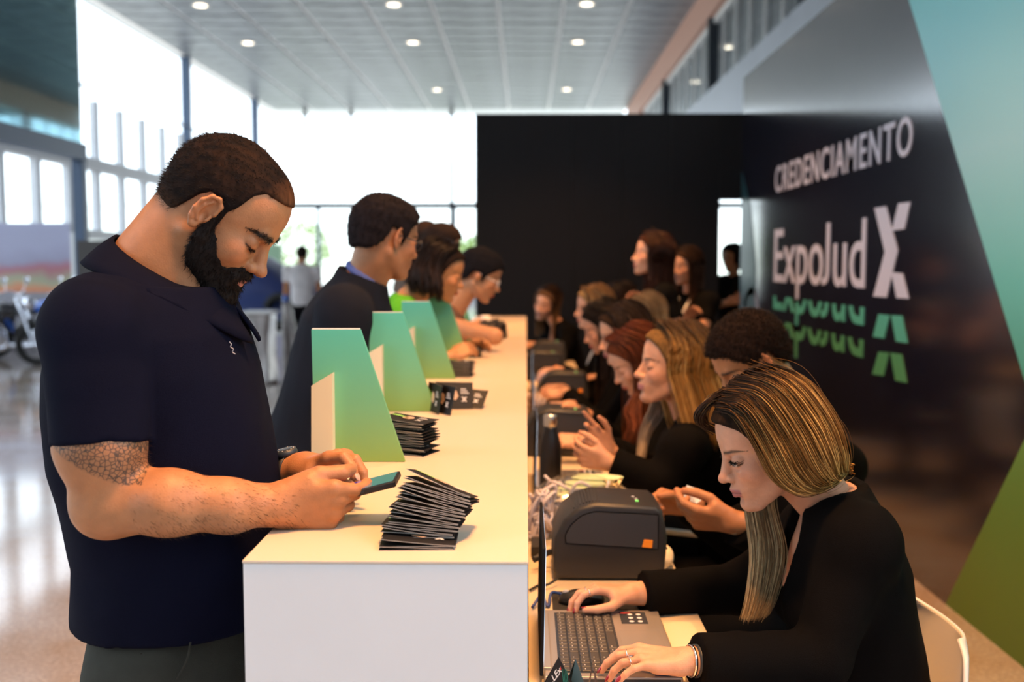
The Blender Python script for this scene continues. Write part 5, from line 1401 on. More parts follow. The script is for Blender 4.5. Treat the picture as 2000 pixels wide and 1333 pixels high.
    if undershirt is not None:
        V = build_vol(B.core(0.003), clothh); V.cut(B.q(0.0, 0, B.Lt*0.86), UP*0.8+B.R[:, 0]*0.5); v, q = V.mesh(); np_mesh('undershirt', v, q, undershirt, o)
    if legs:
        lp = B.leg_prims(knan[0], knan[1], 0.010); lp = [(loft([(-0.15, 0, 0, .10*B.g, .15*B.g), (0.0, 0, 0, .115*B.g+0.004, .16*B.g+0.004), (0.12, 0, 0, .108*B.g, .145*B.g)], B.P, B.R), 0, 'u')]+lp
        V = build_vol(lp, max(clothh, 0.011), lambda P: 0.002*hnoise(P, 25, 4)); v, q = V.mesh(); np_mesh('trousers', v, q, pants or M_pants, o)
        shoes(o, knan[1], knan[2])
    return o
def chair(x, y, face_deg, label):
    """white moulded shell chair; front of seat points along face_deg"""
    o = empty('shell_chair', (x, y, 0)); tag(o, label, 'chair', 'white shell chairs behind the desk')
    c, s_ = math.cos(math.radians(face_deg)), math.sin(math.radians(face_deg))
    def Q(f, l, z): return (x+f*c-l*s_, y+f*s_+l*c, z)
    prof = [(0.23, 0.425), (0.20, 0.445), (0.10, 0.440), (0.0, 0.432), (-0.10, 0.435), (-0.17, 0.455), (-0.215, 0.52), (-0.24, 0.62), (-0.255, 0.69), (-0.265, 0.745), (-0.27, 0.77)]
    wd = [0.19, 0.215, 0.23, 0.235, 0.235, 0.235, 0.235, 0.232, 0.222, 0.195, 0.15]; bm = bmesh.new(); G = []
    P = smooth_path([(a, b, 0) for a, b in prof], 3); Wd = np.interp(np.linspace(0, 1, len(P)), np.linspace(0, 1, len(wd)), wd); nl = 12
    for i, p in enumerate(P):
        row = []
        for j in range(nl+1):
            t = -1+2*j/nl; up = 0.055*abs(t)**3*(1 if i < len(P)*0.6 else 0.4); fwd = 0.05*abs(t)**2.5*(0 if i < len(P)*0.5 else 1)
            row.append(bm.verts.new(Q(p[0]+fwd, t*Wd[i], p[1]+up)))
        G.append(row)
    for i in range(len(P)-1):
        for j in range(nl): bm.faces.new((G[i][j], G[i][j+1], G[i+1][j+1], G[i+1][j]))
    bmesh.ops.recalc_face_normals(bm, faces=bm.faces[:]); bmesh.ops.solidify(bm, geom=bm.faces[:], thickness=0.007)
    from_bm('shell', bm, M_chairw, o, True)
    for f, l in ((0.14, 0.15), (0.14, -0.15), (-0.12, 0.15), (-0.12, -0.15)):
        V, Qd = tube_mesh([np.array([Q(f*0.7, l*0.7, 0.42), Q(f*1.45, l*1.45, 0.0)])], [np.array([0.013, 0.010])], 10); np_mesh('leg', V, Qd, M_chairleg, o)
    return o
M_chairw = mat('white_moulded_shell', (0.80, 0.78, 0.76), 0.35); M_chairleg = mat('pale_beech_leg', (0.5, 0.34, 0.18), 0.5)
# ------------------------------------------------------------ the man in the navy polo
def vnormals(o):
    n = np.zeros(len(o.data.vertices)*3, np.float32); o.data.vertices.foreach_get('normal', n); c = np.zeros_like(n); o.data.vertices.foreach_get('co', c); return c.reshape(-1, 3), n.reshape(-1, 3)
def fuzz(name, o, n, length, r, bias, m, parent, seed, col, keep=None, lay=0.6):
    P, Nn = vnormals(o); ok = np.arange(len(P)) if keep is None else np.where(keep(P, Nn))[0]; rg = np.random.default_rng(seed); idx = rg.choice(ok, n)
    a = P[idx]+rg.normal(size=(n, 3))*0.001-Nn[idx]*0.002; d = Nn[idx]*(1-lay)+np.array(bias)[None]*lay+rg.normal(size=(n, 3))*0.22; d /= np.linalg.norm(d, axis=1)[:, None]
    L_ = length*rg.uniform(0.5, 1.2, n)[:, None]; b = a+d*L_*0.5; c = b+(d*0.8+np.array(bias)[None]*0.3)*L_*0.5
    s_ = np.cross(d, rg.normal(size=(n, 3))); s_ /= np.linalg.norm(s_, axis=1)[:, None]; u = np.cross(d, s_)
    V = np.stack([a+s_*r, a-s_*r*0.5+u*r*0.86, a-s_*r*0.5-u*r*0.86, b+s_*r*.8, b-s_*r*.4+u*r*.7, b-s_*r*.4-u*r*.7, c], 1).reshape(-1, 3)
    base = np.arange(n)[:, None]*7; F = np.concatenate([np.array([[0, 1, 4], [0, 4, 3], [1, 2, 5], [1, 5, 4], [2, 0, 3], [2, 3, 5], [3, 4, 6], [4, 5, 6], [5, 3, 6]])[None]+base[:, :, None]]).reshape(-1, 3)
    cc = np.array(col)[None]*rg.uniform(0.5, 1.6, (n, 1)); return np_mesh(name, V, F, m, parent, True, col=np.repeat(cc, 7, 0))

MS = SKINS['olive']; MY = 1.70
mh = head_frame(A3(at(431, 417, MY)), -1, 41, 0, 1.005)
man = empty('person', tuple(at(330, 1000, MY).xy)+(0,)); tag(man, 'bearded man in navy polo shirt tapping a phone at the counter', 'person')
# skeleton
S_R = A3(at(188, 655, 1.52)); C_R = A3(at(197, 872, 1.49)); E_R = A3(at(213, 982, 1.50)); W_R = A3(at(537, 988, 1.553))
S_L = A3(at(250, 640, 1.93)); E_L = A3(at(330, 930, 1.96)); W_L = A3(at(590, 920, 1.755))
spans = [(1290,170,522,.160),(1180,165,536,.168),(1080,172,545,.175),(1000,152,540,.18),(900,128,526,.185),(800,120,508,.19),(720,124,490,.195),(650,138,468,.19),(600,165,447,.16),(560,190,430,.125)]
def man_torso(t=0.0):
    S = []
    for y, a, b, ry in spans:
        A_, B_ = at(a, y, MY), at(b, y, MY); S.append((A_.z, (A_.x+B_.x)/2, MY, (B_.x-A_.x)/2+t, ry+t))
    return loft(S, (0, 0, 0), np.eye(3), 2.25)
# ---- skin
def man_head_vol(h, extra=0.0):
    hp = head_prims(mh, False, nose=1.12); V = Vol(mh.o-0.165, mh.o+0.165, h); V.add(hp[0][0])
    for pr, k, m_ in hp[1:6]: V.add(pr, k, m_)
    nb = A3(at(292, 520, MY)); V.add(cone(mh.p((-0.040, 0, -0.010)), nb, 0.060, 0.066), 0.02); V.add(cone(mh.p((-0.008, 0, -0.060)), nb+np.array([0.055, 0, -0.04]), 0.050, 0.060), 0.02)
    V.add(cone(mh.p((-0.035, -0.035, -0.045)), A3(at(300, 560, 1.66)), 0.016, 0.018), 0.025)
    for pr, k, m_ in hp[6:]: V.add(pr, k, m_)
    return V
V = man_head_vol(0.0021); v, q = V.mesh(); L = mh.inv(v)
c = face_color(L, MS, (0.50, 0.19, 0.15), (0.02, 0.012, 0.008), browthick=1.5)
# stubble where the hair thins into the neck
w_ = np.clip((L[:, 2]+0.062)/0.05, 0, 1)*np.clip((-0.035-L[:, 0])/0.03, 0, 1)*0.7; c = c*(1-w_[:, None])+np.array([0.05, 0.033, 0.028])*w_[:, None]
parts = [(v, q)]; cols = [c]; tat = [np.zeros(len(v))]
# right arm, bare, in one volume from inside the sleeve to the finger tips
HR = hand_prims(W_R, (1, 0.03, -0.02), (0, 1, 0.25), (0, 0, 1), [(28, 28, 24), (52, 70, 35), (62, 78, 40), (66, 80, 40)], (-21, -8, -6, -8),
                thumb=[(0.85, 0.34, 0.34), (0.95, -0.08, 0.36), (0.35, -0.22, 0.95)], k=1.02, fr=1.12)
F1, F2 = A3(at(330, 982, 1.49)), A3(at(445, 988, 1.515))
arm = [cone(S_R, C_R, .066, .061), cone(C_R, E_R, .061, .048), cone(E_R+np.array([-.008, 0, -.006]), E_R+np.array([0, 0, 0]), .040, .042), cone(E_R, F1, .046, .046), cone(F1, F2, .046, .0375), cone(F2, W_R, .0375, .0300)]
lo, hi = bbox(arm+[p for p, _ in HR[0]]+[c_ for ch in HR[1] for c_ in ch], 0.008)
V = Vol(lo, hi, 0.0024)
for p_ in arm: V.add(p_, 0.025)
for p_, k_ in HR[0]: V.add(p_, max(k_, 0.014))
V.fingers(HR[1], 0.007)
V.warp(lambda P: 0.0010*hnoise(P*np.array([.5, 1, 1]), 70, 8))
v, q = V.mesh(); parts.append((v, q)); c = np.tile(np.array(MS, np.float32), (len(v), 1))
rn = hnoise(v, 120, 21)[:, None]*0.05; c = c*(1+rn)
px = (v[:, 0]-E_R[0]); tmask = np.clip((v[:, 2]-(E_R[2]+0.058-0.62*(v[:, 0]-E_R[0]+0.0)))/0.004, 0, 1)*(v[:, 2] > E_R[2]+0.036)*(v[:, 0] < E_R[0]+0.066)
cols.append(c); tat.append(tmask)
# left forearm and hand
HL = hand_prims(W_L, (.78, -.42, .36), (.35, -.25, -.9), (0, -1, 0), [(14, 48, 26), (26, 46, 28), (52, 58, 30), (60, 60, 30)], (2, 1, -3, -6),
                thumb=[(0.7, 0.5, 0.45), (0.95, 0.15, 0.4), (0.95, 0.0, 0.3)], k=1.0, fr=1.08)
arm = [cone(E_L, W_L, .044, .0285)]
lo, hi = bbox(arm+[p for p, _ in HL[0]]+[c_ for ch in HL[1] for c_ in ch], 0.008); V = Vol(lo, hi, 0.0026)
for p_ in arm: V.add(p_, 0.02)
for p_, k_ in HL[0]: V.add(p_, max(k_, 0.014))
V.fingers(HL[1], 0.006); v, q = V.mesh(); parts.append((v, q)); cols.append(np.tile(np.array(MS, np.float32), (len(v), 1))); tat.append(np.zeros(len(v)))
# hidden trunk, legs
hipc = A3(at(345, 1230, MY)); kn = {a: np.array([hipc[0]+0.02, MY+(0.10 if a == 'L' else -0.10), 0.50]) for a in 'LR'}; an = {a: kn[a]*np.array([1, 1, 0])+np.array([-0.03, 0, 0.085]) for a in 'LR'}
lg = [(cone(np.array([hipc[0], MY+(0.085 if a == 'L' else -0.085), 0.86]), kn[a], .068, .052), 0.02, 'u') for a in 'LR']+[(cone(kn[a], an[a], .055, .038), 0.02, 'u') for a in 'LR']
V = build_vol([(man_torso(-0.024), 0, 'u')]+[(cone(A3(at(292, 560, MY)), S_L, .06, .06), .03, 'u'), (cone(S_L, E_L, .052, .046), .03, 'u')]+lg, 0.014); v, q = V.mesh(); parts.append((v, q)); cols.append(np.tile(np.array(MS, np.float32), (len(v), 1))); tat.append(np.zeros(len(v)))
mv, mq = merge(parts)
M_manskin = skin_mat('skin_of_bearded_man', 0.14, 45)
def add_tattoo(m):
    N = m.node_tree.nodes; L_ = m.node_tree.links; b = N['Principled BSDF']; src = b.inputs['Base Color'].links[0].from_socket
    tc = N.new('ShaderNodeTexCoord'); vo = N.new('ShaderNodeTexVoronoi'); vo.feature = 'DISTANCE_TO_EDGE'; vo.inputs['Scale'].default_value = 150; L_.new(tc.outputs['Object'], vo.inputs['Vector'])
    mr = N.new('ShaderNodeMapRange'); mr.inputs[1].default_value = 0.05; mr.inputs[2].default_value = 0.11; mr.inputs[3].default_value = 0.88; mr.inputs[4].default_value = 0.22; L_.new(vo.outputs['Distance'], mr.inputs[0])
    a = N.new('ShaderNodeAttribute'); a.attribute_name = 'tat'; mu = N.new('ShaderNodeMath'); mu.operation = 'MULTIPLY'; L_.new(mr.outputs[0], mu.inputs[0]); L_.new(a.outputs['Fac'], mu.inputs[1])
    x = N.new('ShaderNodeMix'); x.data_type = 'RGBA'; L_.new(mu.outputs[0], x.inputs['Factor']); L_.new(src, x.inputs['A']); x.inputs['B'].default_value = (0.035, 0.032, 0.030, 1); L_.new(x.outputs['Result'], b.inputs['Base Color'])
add_tattoo(M_manskin)
body = np_mesh('body', mv, mq, M_manskin, man, True, col=np.concatenate(cols), attrs={'tat': np.concatenate(tat)})
# finger nails
for (tp, tv), Rn_ in [(t_, HR[3]) for t_ in HR[2][:1]+HR[2][4:]]+[(t_, HL[3]) for t_ in HL[2][:2]]:
    nn = -Rn_[:, 2]; nn = nn-tv*(nn @ tv); nn /= np.linalg.norm(nn); R_ = np.stack([tv, np.cross(tv, nn), nn], 1)
    Vn = build_vol([(ell(tp+nn*0.0062+tv*0.001, (0.0078, 0.0060, 0.0022), R_), 0, 'u')], 0.001, m=0.004); a_, b_ = Vn.mesh(); np_mesh('nail', a_, b_, mat('nail_skin', (0.62, 0.36, 0.27), 0.3), man)
# ---- hair: short clipped cap, thinner at the front
def hcol(v):
    L = mh.inv(v); thin = np.clip((L[:, 0]-0.045)/0.03, 0, 1)*0.35+np.clip(0.3+0.5*hnoise(v, 150, 9), 0, 1)*0.12+np.clip((-0.01-L[:, 2])/0.04, 0, 1)*0.3
    thin = np.clip(thin, 0, 0.8)[:, None]; return np.array([0.008, 0.007, 0.008])*(1-thin)+np.array(MS)*0.55*thin
MX = [-0.12, -0.075, -0.050, -0.024, -0.012, 0.012, 0.018, 0.022, 0.026, 0.034, 0.040, 0.050, 0.077, 0.12]
MZ = [-0.065, -0.062, -0.045, 0.015, 0.030, 0.028, -0.03, -0.05, 0.020, 0.036, 0.066, 0.080, 0.082, 0.088]
hair = hair_cap(mh, 0.0045, MX, MZ, 0.0026, None, M_haircap, man, noise=0.0006, nf=400, colfn=hcol)
bk = mh.d((-0.75, 0, -0.35))
fuzz('hair_stubble', hair, 14000, 0.0085, 0.0004, bk, M_hair, hair, 1, (0.013, 0.010, 0.010), keep=lambda P, Nn: (mh.inv(P)[:, 0] < 0.068), lay=0.62)
# ---- beard
BX_ = [-0.05, 0.004, 0.010, 0.026, 0.036, 0.047, 0.056, 0.068, 0.0746, 0.082, 0.092, 0.13]; BZ_ = [-0.2, -0.05, 0.012, 0.012, -0.018, -0.036, -0.0455, -0.0545, -0.0535, -0.044, -0.0395, -0.040]
def beard_region(P):
    L_ = mh.inv(P); x, y, z = L_[..., 0], L_[..., 1], L_[..., 2]
    top = z-np.interp(x, BX_, BZ_)-0.0008*np.sin(x*900); back = (0.004-0.25*(z+0.03)*(z < -0.03)*1.0)-x; return np.maximum(top, back)*0.75
V = Vol(mh.o-0.17, mh.o+0.17, 0.0025); b = 0.0085
for kind, *a in (('ell', (0.030, 0, -0.035), (0.060+b*.5, 0.056+b*.6, 0.066+b)), ('ell', (0.070, 0, -0.060), (0.030+b*.55, 0.030+b, 0.030+b)), ('ell', (0.080, 0, -0.100), (0.019+b*1.4, 0.024+b, 0.017+b*1.3))): V.add(fr_prims(mh, kind, *a), 0.014)
for y in (-1, 1):
    V.add(fr_prims(mh, 'cone', (-0.004, y*0.056, -0.045), (0.062, y*0.018, -0.100), 0.016+b*1.1, 0.014+b*1.3), 0.018)
    V.add(fr_prims(mh, 'cone', (0.100, y*0.004, -0.049), (0.088, y*0.027, -0.058), 0.0065, 0.0065), 0.006)
    V.add(fr_prims(mh, 'cone', (0.088, y*0.027, -0.058), (0.084, y*0.028, -0.075), 0.007, 0.009), 0.006)
    V.add(fr_prims(mh, 'cone', (0.012, y*0.0665, 0.012), (0.014, y*0.064, -0.035), 0.0085, 0.0125), 0.008)
V.add(solid_field(beard_region, mh.o-0.2, mh.o+0.2), 0.004, 'i')
V.add(fr_prims(mh, 'ell', (0.106, 0, -0.0635), (0.026, 0.0205, 0.0078)), 0.002, 's')
V.warp(lambda P: 0.0016*hnoise(P, 330, 2)+0.0012*hnoise(P, 700, 6)); v, q = V.mesh()
M_beard = hair_mat('beard_mass', 0.6, 0.4, 300)
beard = np_mesh('beard', v, q, M_beard, man, True, col=np.tile(np.array([0.014, 0.010, 0.009], np.float32), (len(v), 1)))
fuzz('beard_hairs', beard, 9000, 0.010, 0.00045, mh.d((0.25, 0, -0.85)), M_hair, beard, 2, (0.016, 0.011, 0.010), lay=0.55)
# brow hairs
bp_o = body
P_, N_ = vnormals(body); Lb = mh.inv(P_); ay = np.abs(Lb[:, 1]); bz = 0.0215+0.14*(np.minimum(ay, 0.038)-0.02)-0.35*np.clip(ay-0.038, 0, 1)
bm_ = (Lb[:, 0] > 0.055)*(Lb[:, 0] < 0.13)*(ay > 0.010)*(ay < 0.052)*(np.abs(Lb[:, 2]-bz) < 0.0038)
fuzz('eyebrows', body, 700, 0.008, 0.0004, mh.d((-0.25, 0, 0.15)), M_hair, man, 3, (0.012, 0.008, 0.006), keep=lambda P, Nn: bm_, lay=0.7)
Lh = ((np.abs(Lb[:, 2]-(-0.0062+14*(ay-0.032)**2)) < 0.0016)*(ay > 0.018)*(ay < 0.048)*(Lb[:, 0] > 0.06)*(Lb[:, 0] < 0.12)).astype(bool)
if Lh.sum() > 10: fuzz('eyelashes', body, 160, 0.008, 0.0004, mh.d((0.8, 0, -0.5)), M_hair, man, 4, (0.008, 0.006, 0.005), keep=lambda P, Nn: Lh, lay=0.8)

fuzz('forearm_hair', body, 2600, 0.011, 0.00022, (0.75, 0, -0.45), M_hair, man, 5, (0.05, 0.028, 0.016), keep=lambda P, Nn: (P[:, 0] > E_R[0]+0.05)*(P[:, 0] < W_R[0]+0.05)*(P[:, 1] < 1.60)*(P[:, 2] > 1.10)*(P[:, 2] < 1.26), lay=0.82)
# ---- polo shirt
M_polo = mat('navy_pique_cotton', (0.0032, 0.0042, 0.0150), 0.85, noise=0.12, nscale=9, bump=0.6, bscale=1100, spec=0.08)
hemcut = A3(at(200, 868, 1.45))
pr = [(man_torso(0.006), 0, 'u'), (cone(A3(at(300, 617, MY-0.05)), S_R, .052, .083), 0.035, 'u'), (cone(A3(at(300, 604, MY+0.05)), S_L, .062, .08), 0.035, 'u'),
      (cone(A3(at(238, 566, 1.64)), A3(at(172, 616, 1.56)), .036, .058), 0.04, 'u'),
      (cone(S_R, S_R*0.55+C_R*0.45, .083, .0765), 0.008, 'u'), (flatcone(S_R*0.6+C_R*0.4, C_R, .0765, .0735), 0.006, 'u'),
      (flatcone(S_L, S_L*0.25+E_L*0.75, .078, .07), 0.03, 'u')]
def shirt_folds(P):
    f = 0.0050*hnoise(P*np.array([1, 1, .5]), 16, 31)+0.0032*hnoise(P @ rotm((0,1,0), 25).astype(np.float32)*np.array([1, 1, .25]), 42, 32); return f
V = build_vol(pr, 0.0050, shirt_folds, m=0.02)
armhole = S_R
# crease where the sleeve meets the body, and long drape folds
for a_, b_, r_, mode in ():
    A_ = A3(at(*a_, 1.53)); B_ = A3(at(*b_, 1.53))
    V.add(cone(A_, B_, r_*0.3, r_*0.5), 0.02, mode)
V.add(cone(mh.p((-0.03, 0, -0.03)), A3(at(300, 540, MY)), 0.062, 0.068), 0.004, 's')
V.cut(at(300, 1268, 1.53), (0.02, 0, -1)); v, q = V.mesh(); np_mesh('polo_shirt', v, q, M_polo, man)
# sleeve hem, yoke seam and shirt hem stitching (raised bands)
def band(name, c0, ax, r0, w, m, parent, th=0.0025, n=48, sx=1.0, arc=None):
    ax = np.array(ax, float); ax /= np.linalg.norm(ax); ref = np.array([0, 1.0, 0]) if abs(ax[1]) < 0.9 else np.array([1.0, 0, 0]); u = np.cross(ax, ref); u /= np.linalg.norm(u); v_ = np.cross(ax, u)
    P = [(r0, -w/2), (r0+th, -w/2), (r0+th, w/2), (r0, w/2)]; ang = np.linspace(0, 2*np.pi, n, endpoint=False); V_ = []
    for r_, h_ in P: V_.append(np.array(c0)+u[None]*(r_*sx*np.cos(ang))[:, None]+v_[None]*(r_*np.sin(ang))[:, None]+ax*h_)
    V_ = np.concatenate(V_); j = np.arange(n); j2 = (j+1) % n; Q_ = np.concatenate([np.stack([i*n+j, i*n+j2, ((i+1) % 4)*n+j2, ((i+1) % 4)*n+j], 1) for i in range(4)]); return np_mesh(name, V_, Q_, m, parent)
# collar
def collar_strip():
    cx, cy = at(320, 520, MY).x, MY; tb = at(242, 458, MY); tf = at(410, 592, MY); n = 40; rows_ = []
    for lv in range(5):
        t = lv/4; row = []
        for i in range(n+1):
            ph = math.radians(10+340*i/n); cb = (1+math.cos(ph))/2      # 0 at the back, 1 at the front
            ex = 0.078+0.046*t; ey = 0.090+0.078*t*(1-0.3*cb)
            X = (tb.x+0.066)+math.cos(ph)*ex+0.07*cb*0.45; Yv = cy+math.sin(ph)*ey*(1-0.15*cb)
            Z = tb.z*(1-cb**0.85)+tf.z*cb**0.85 - t*(0.042+0.024*cb-0.030*math.sin(ph)**2) + 0.004*math.sin(math.pi*t)
            row.append((X, Yv, Z))
        rows_.append(row)
    bm = bmesh.new(); G = [[bm.verts.new(p) for p in r_] for r_ in rows_]
    for a_ in range(4):
        for i in range(n): bm.faces.new((G[a_][i], G[a_][i+1], G[a_+1][i+1], G[a_+1][i]))
    bmesh.ops.recalc_face_normals(bm, faces=bm.faces[:]); bmesh.ops.solidify(bm, geom=bm.faces[:], thickness=0.005)
    o = from_bm('collar', bm, M_polo, man, True); return o
collar_strip()
M_thread = mat('pale_embroidery_thread', (0.35, 0.36, 0.42), 0.6)
ep = [A3(at(x_, y_, MY-0.13)) for x_, y_ in ((448, 668), (452, 673), (450, 678), (456, 682), (454, 688), (460, 692))]
tubes('chest_embroidery', [smooth_path(ep, 5)], 0.0008, M_thread, man, 6)
for py_ in (622, 652):
    bpt = A3(at(438+(py_-622)*0.3, py_, MY-0.03)); 
# seams
tubes('shoulder_seam', [smooth_path([A3(at(x_, y_, Y_)) for x_, y_, Y_ in ((262, 560, 1.60), (240, 578, 1.565), (216, 606, 1.50))], 6)], 0.0014, M_polo, man, 6)
sm = [A3(at(x_, y_, Y_)) for x_, y_, Y_ in ((243, 518, 1.62), (228, 540, 1.58), (215, 562, 1.53))]
# ---- trousers
M_gtr = mat('grey_green_chino', (0.045, 0.046, 0.038), 0.85, noise=0.12, nscale=30, bump=0.5, bscale=900, spec=0.15)
S = []
for y, a_, b_, ry in ((1420, 200, 500, .150), (1333, 182, 512, .168), (1290, 178, 516, .168), (1180, 196, 500, .150)):
    A_, B_ = at(a_, y, MY), at(b_, y, MY); S.append((A_.z, (A_.x+B_.x)/2, MY, (B_.x-A_.x)/2, ry))
V = build_vol([(loft(S, (0, 0, 0), np.eye(3), 2.2), 0, 'u')]+[((cone if i < 2 else flatcone)(*[(np.array([hipc[0], MY+(0.085 if a == 'L' else -0.085), 0.84]), kn[a], .105, .078), (kn[a], an[a], .078, .066)][0 if i < 2 else 1]), 0.03, 'u') for i, a in enumerate('LRLR')], 0.007, lambda P: 0.0025*hnoise(P, 30, 41))
v, q = V.mesh(); np_mesh('trousers', v, q, M_gtr, man)
seam = [A3(at(x_, y_, 1.533)) for x_, y_ in ((276, 1275), (274, 1300), (272, 1345))]
pk = [A3(at(x_, y_, 1.53)) for x_, y_ in ((372, 1255), (368, 1280), (355, 1310), (335, 1338))]
tubes('pocket_seam', [smooth_path(pk, 6)], 0.0016, M_gtr, man, 6); tubes('side_seam', [smooth_path(seam, 6)], 0.0016, M_gtr, man, 6)
shoes(man, an, np.array([1.0, 0, 0]), mat('brown_leather_shoe', (0.08, 0.04, 0.02), 0.4))
# ---- watch on the far wrist
wd_ = (W_L-E_L)/np.linalg.norm(W_L-E_L); wc = W_L-wd_*0.030
wt = empty('watch', tuple(wc)); tag(wt, 'black sports watch on the far wrist of the man in navy polo', 'watch')
band('strap', wc, wd_, 0.0305, 0.022, mat('black_rubber_strap', (0.01, 0.01, 0.011), 0.5), wt, 0.003)
up_ = np.array([0.1, -0.25, 1.0]); up_ -= wd_*(up_ @ wd_); up_ /= np.linalg.norm(up_); Rw = np.stack([wd_, np.cross(up_, wd_), up_], 1)
def disc_at(name, c, R_, prof, m, parent, n=32):
    ang = np.linspace(0, 2*np.pi, n, endpoint=False); Pp = np.array(prof); V_ = np.stack([Pp[:, 0][:, None]*np.cos(ang), Pp[:, 0][:, None]*np.sin(ang), np.repeat(Pp[:, 1][:, None], n, 1)], -1).reshape(-1, 3) @ R_.T+c
    k = len(Pp); i = np.arange(k-1)[:, None]*n; j = np.arange(n)[None]; j2 = (j+1) % n; return np_mesh(name, V_, np.stack([i+j, i+j2, i+n+j2, i+n+j], -1).reshape(-1, 4), m, parent)
disc_at('case', wc+up_*0.030, Rw, [(0.0001, 0), (0.020, 0), (0.021, 0.004), (0.019, 0.010), (0.0001, 0.010)], M_dark, wt)
for a_ in range(12): disc_at('hour_mark', wc+up_*0.0402+Rw @ np.array([0.0155*math.cos(a_*math.pi/6), 0.0155*math.sin(a_*math.pi/6), 0]), Rw, [(0.0001, 0.0006), (0.0011, 0.0004), (0.0012, 0)], M_leaftext, wt, 8)
# ---- phone
u_ = A3(at(770, 943, 1.565))-A3(at(640, 976, 1.565)); u_ /= np.linalg.norm(u_); vv = np.array([0, 1, 0.02]); vv -= u_*(vv @ u_); vv /= np.linalg.norm(vv); nn = np.cross(u_, vv)
Rp = Matrix([[u_[i], vv[i], nn[i]] for i in range(3)]); end = A3(at(771, 945, 1.568)); ctr = end-u_*0.076+vv*0.036
ph = empty('phone', tuple(ctr)); tag(ph, 'black smartphone with purple and teal screen held over the counter', 'phone')
def pbox(name, lo, hi, m, bev, parent=ph):
    bm = box_bm(lo, hi, bev, seg=3)
    bmesh.ops.transform(bm, matrix=Matrix.Translation(tuple(ctr)) @ Rp.to_4x4(), verts=bm.verts[:]); return from_bm(name, bm, m, parent)
pbox('case', (-0.077, -0.037, -0.006), (0.077, 0.037, 0.004), mat('black_speckled_case', (0.012, 0.012, 0.013), 0.45, noise=0.3, nscale=600), 0.0035)
def screen_mat():
    m = mat('lit_phone_screen', (0.01, 0.01, 0.01), 0.08); N = m.node_tree.nodes; L_ = m.node_tree.links; b = N['Principled BSDF']
    tc = N.new('ShaderNodeTexCoord'); s_ = N.new('ShaderNodeSeparateXYZ'); L_.new(tc.outputs['Object'], s_.inputs[0]); mr = N.new('ShaderNodeMapRange'); mr.inputs[1].default_value = float(ctr[0]-0.075); mr.inputs[2].default_value = float(ctr[0]+0.075); L_.new(s_.outputs['X'], mr.inputs[0])
    r = N.new('ShaderNodeValToRGB'); L_.new(mr.outputs[0], r.inputs[0]); e = r.color_ramp.elements; e[0].position = 0; e[0].color = (0.10, 0.03, 0.22, 1); e[1].position = 1; e[1].color = (0.06, 0.20, 0.20, 1)
    for p, c_ in ((0.55, (0.12, 0.05, 0.30, 1)), (0.64, (0.35, 0.16, 0.30, 1)), (0.70, (0.06, 0.22, 0.24, 1))): x = e.new(p); x.color = c_
    L_.new(r.outputs[0], b.inputs['Emission Color']); b.inputs['Emission Strength'].default_value = 0.7; return m
pbox('screen', (-0.0735, -0.0335, 0.0041), (0.0735, 0.0335, 0.0046), screen_mat(), 0.0002)
for dx in (-0.01, 0.012): pbox('side_button', (dx, -0.0378, -0.002), (dx+0.014, -0.0368, 0.0005), M_dark, 0.0003)
# ------------------------------------------------------------ the nearest woman, blonde highlights
WY = 2.0
wh = head_frame(A3(at(1504, 868, WY)), 184, 21, 0, 1.0)
FS = SKINS['fair']
B = Body(wh, at(1618, 968, 2.03), (0.74, 2.06, 0.50), 180, sw=0.17, fem=True, k=0.97, girth=1.1, shoulders={'L': at(1678, 1062, 1.90), 'R': at(1600, 1030, 2.20)})
B.set_arm('L', onz(1345, 1292, DZ+0.052), elbow=at(1600, 1290, 1.84)); B.set_arm('R', onz(1240, 1160, DZ+0.045), elbow=at(1450, 1150, 2.26))
M_nail = mat('dark_red_nail_polish', (0.22, 0.004, 0.012), 0.15, coat=0.5)
hands = {'L': dict(n=(-0.25, 0.15, -1), t=(0, 1, 0), d=(-1, 0.02, 0.10), curls=[(18, 30, 18), (14, 30, 20), (16, 34, 20), (10, 26, 16)], spread=(4, 0, -5, -20), thumb=[(0.8, 0.5, 0.35), (0.9, 0.3, 0.35), (0.95, 0.1, 0.35)], h=0.0022, nails=M_nail, k=1.04),
         'R': dict(n=(-0.2, -0.2, -1), t=(0, -1, 0), d=(-1, -0.06, 0.16), curls=[(24, 36, 26), (24, 34, 26), (26, 34, 26), (24, 30, 24)], spread=(5, 1, -4, -12), thumb=[(0.75, 0.55, 0.5), (0.95, 0.25, 0.3), (1.0, 0.05, 0.15)], h=0.0022, nails=M_nail, k=1.04)}
S1 = person('woman with long blonde highlighted hair in black blazer typing on the near laptop', B, FS, h=0.0021, hands=hands, top='blazer', clothh=0.0055, bodyh=0.008, lip=(0.42, 0.16, 0.16), brow=(0.07, 0.04, 0.025), warp=0.004)
ro, ti, li = (0.022, 0.012, 0.007), (0.24, 0.115, 0.030), (0.80, 0.48, 0.16)
WX = [-0.14, -0.08, -0.03, 0.0, 0.012, 0.028, 0.045, 0.062, 0.085, 0.12]; WZ = [-0.12, -0.115, -0.105, -0.085, -0.06, -0.010, 0.035, 0.062, 0.080, 0.085]
cap = hair_cap(wh, 0.010, WX, WZ, 0.003, (0.022, 0.013, 0.008), M_haircap, S1, noise=0.001, nf=150, fem=True,
               extra=[(ell(wh.p((-0.055, 0, -0.045)), (0.07, 0.075, 0.075), wh.R), 0.03, 'u')])
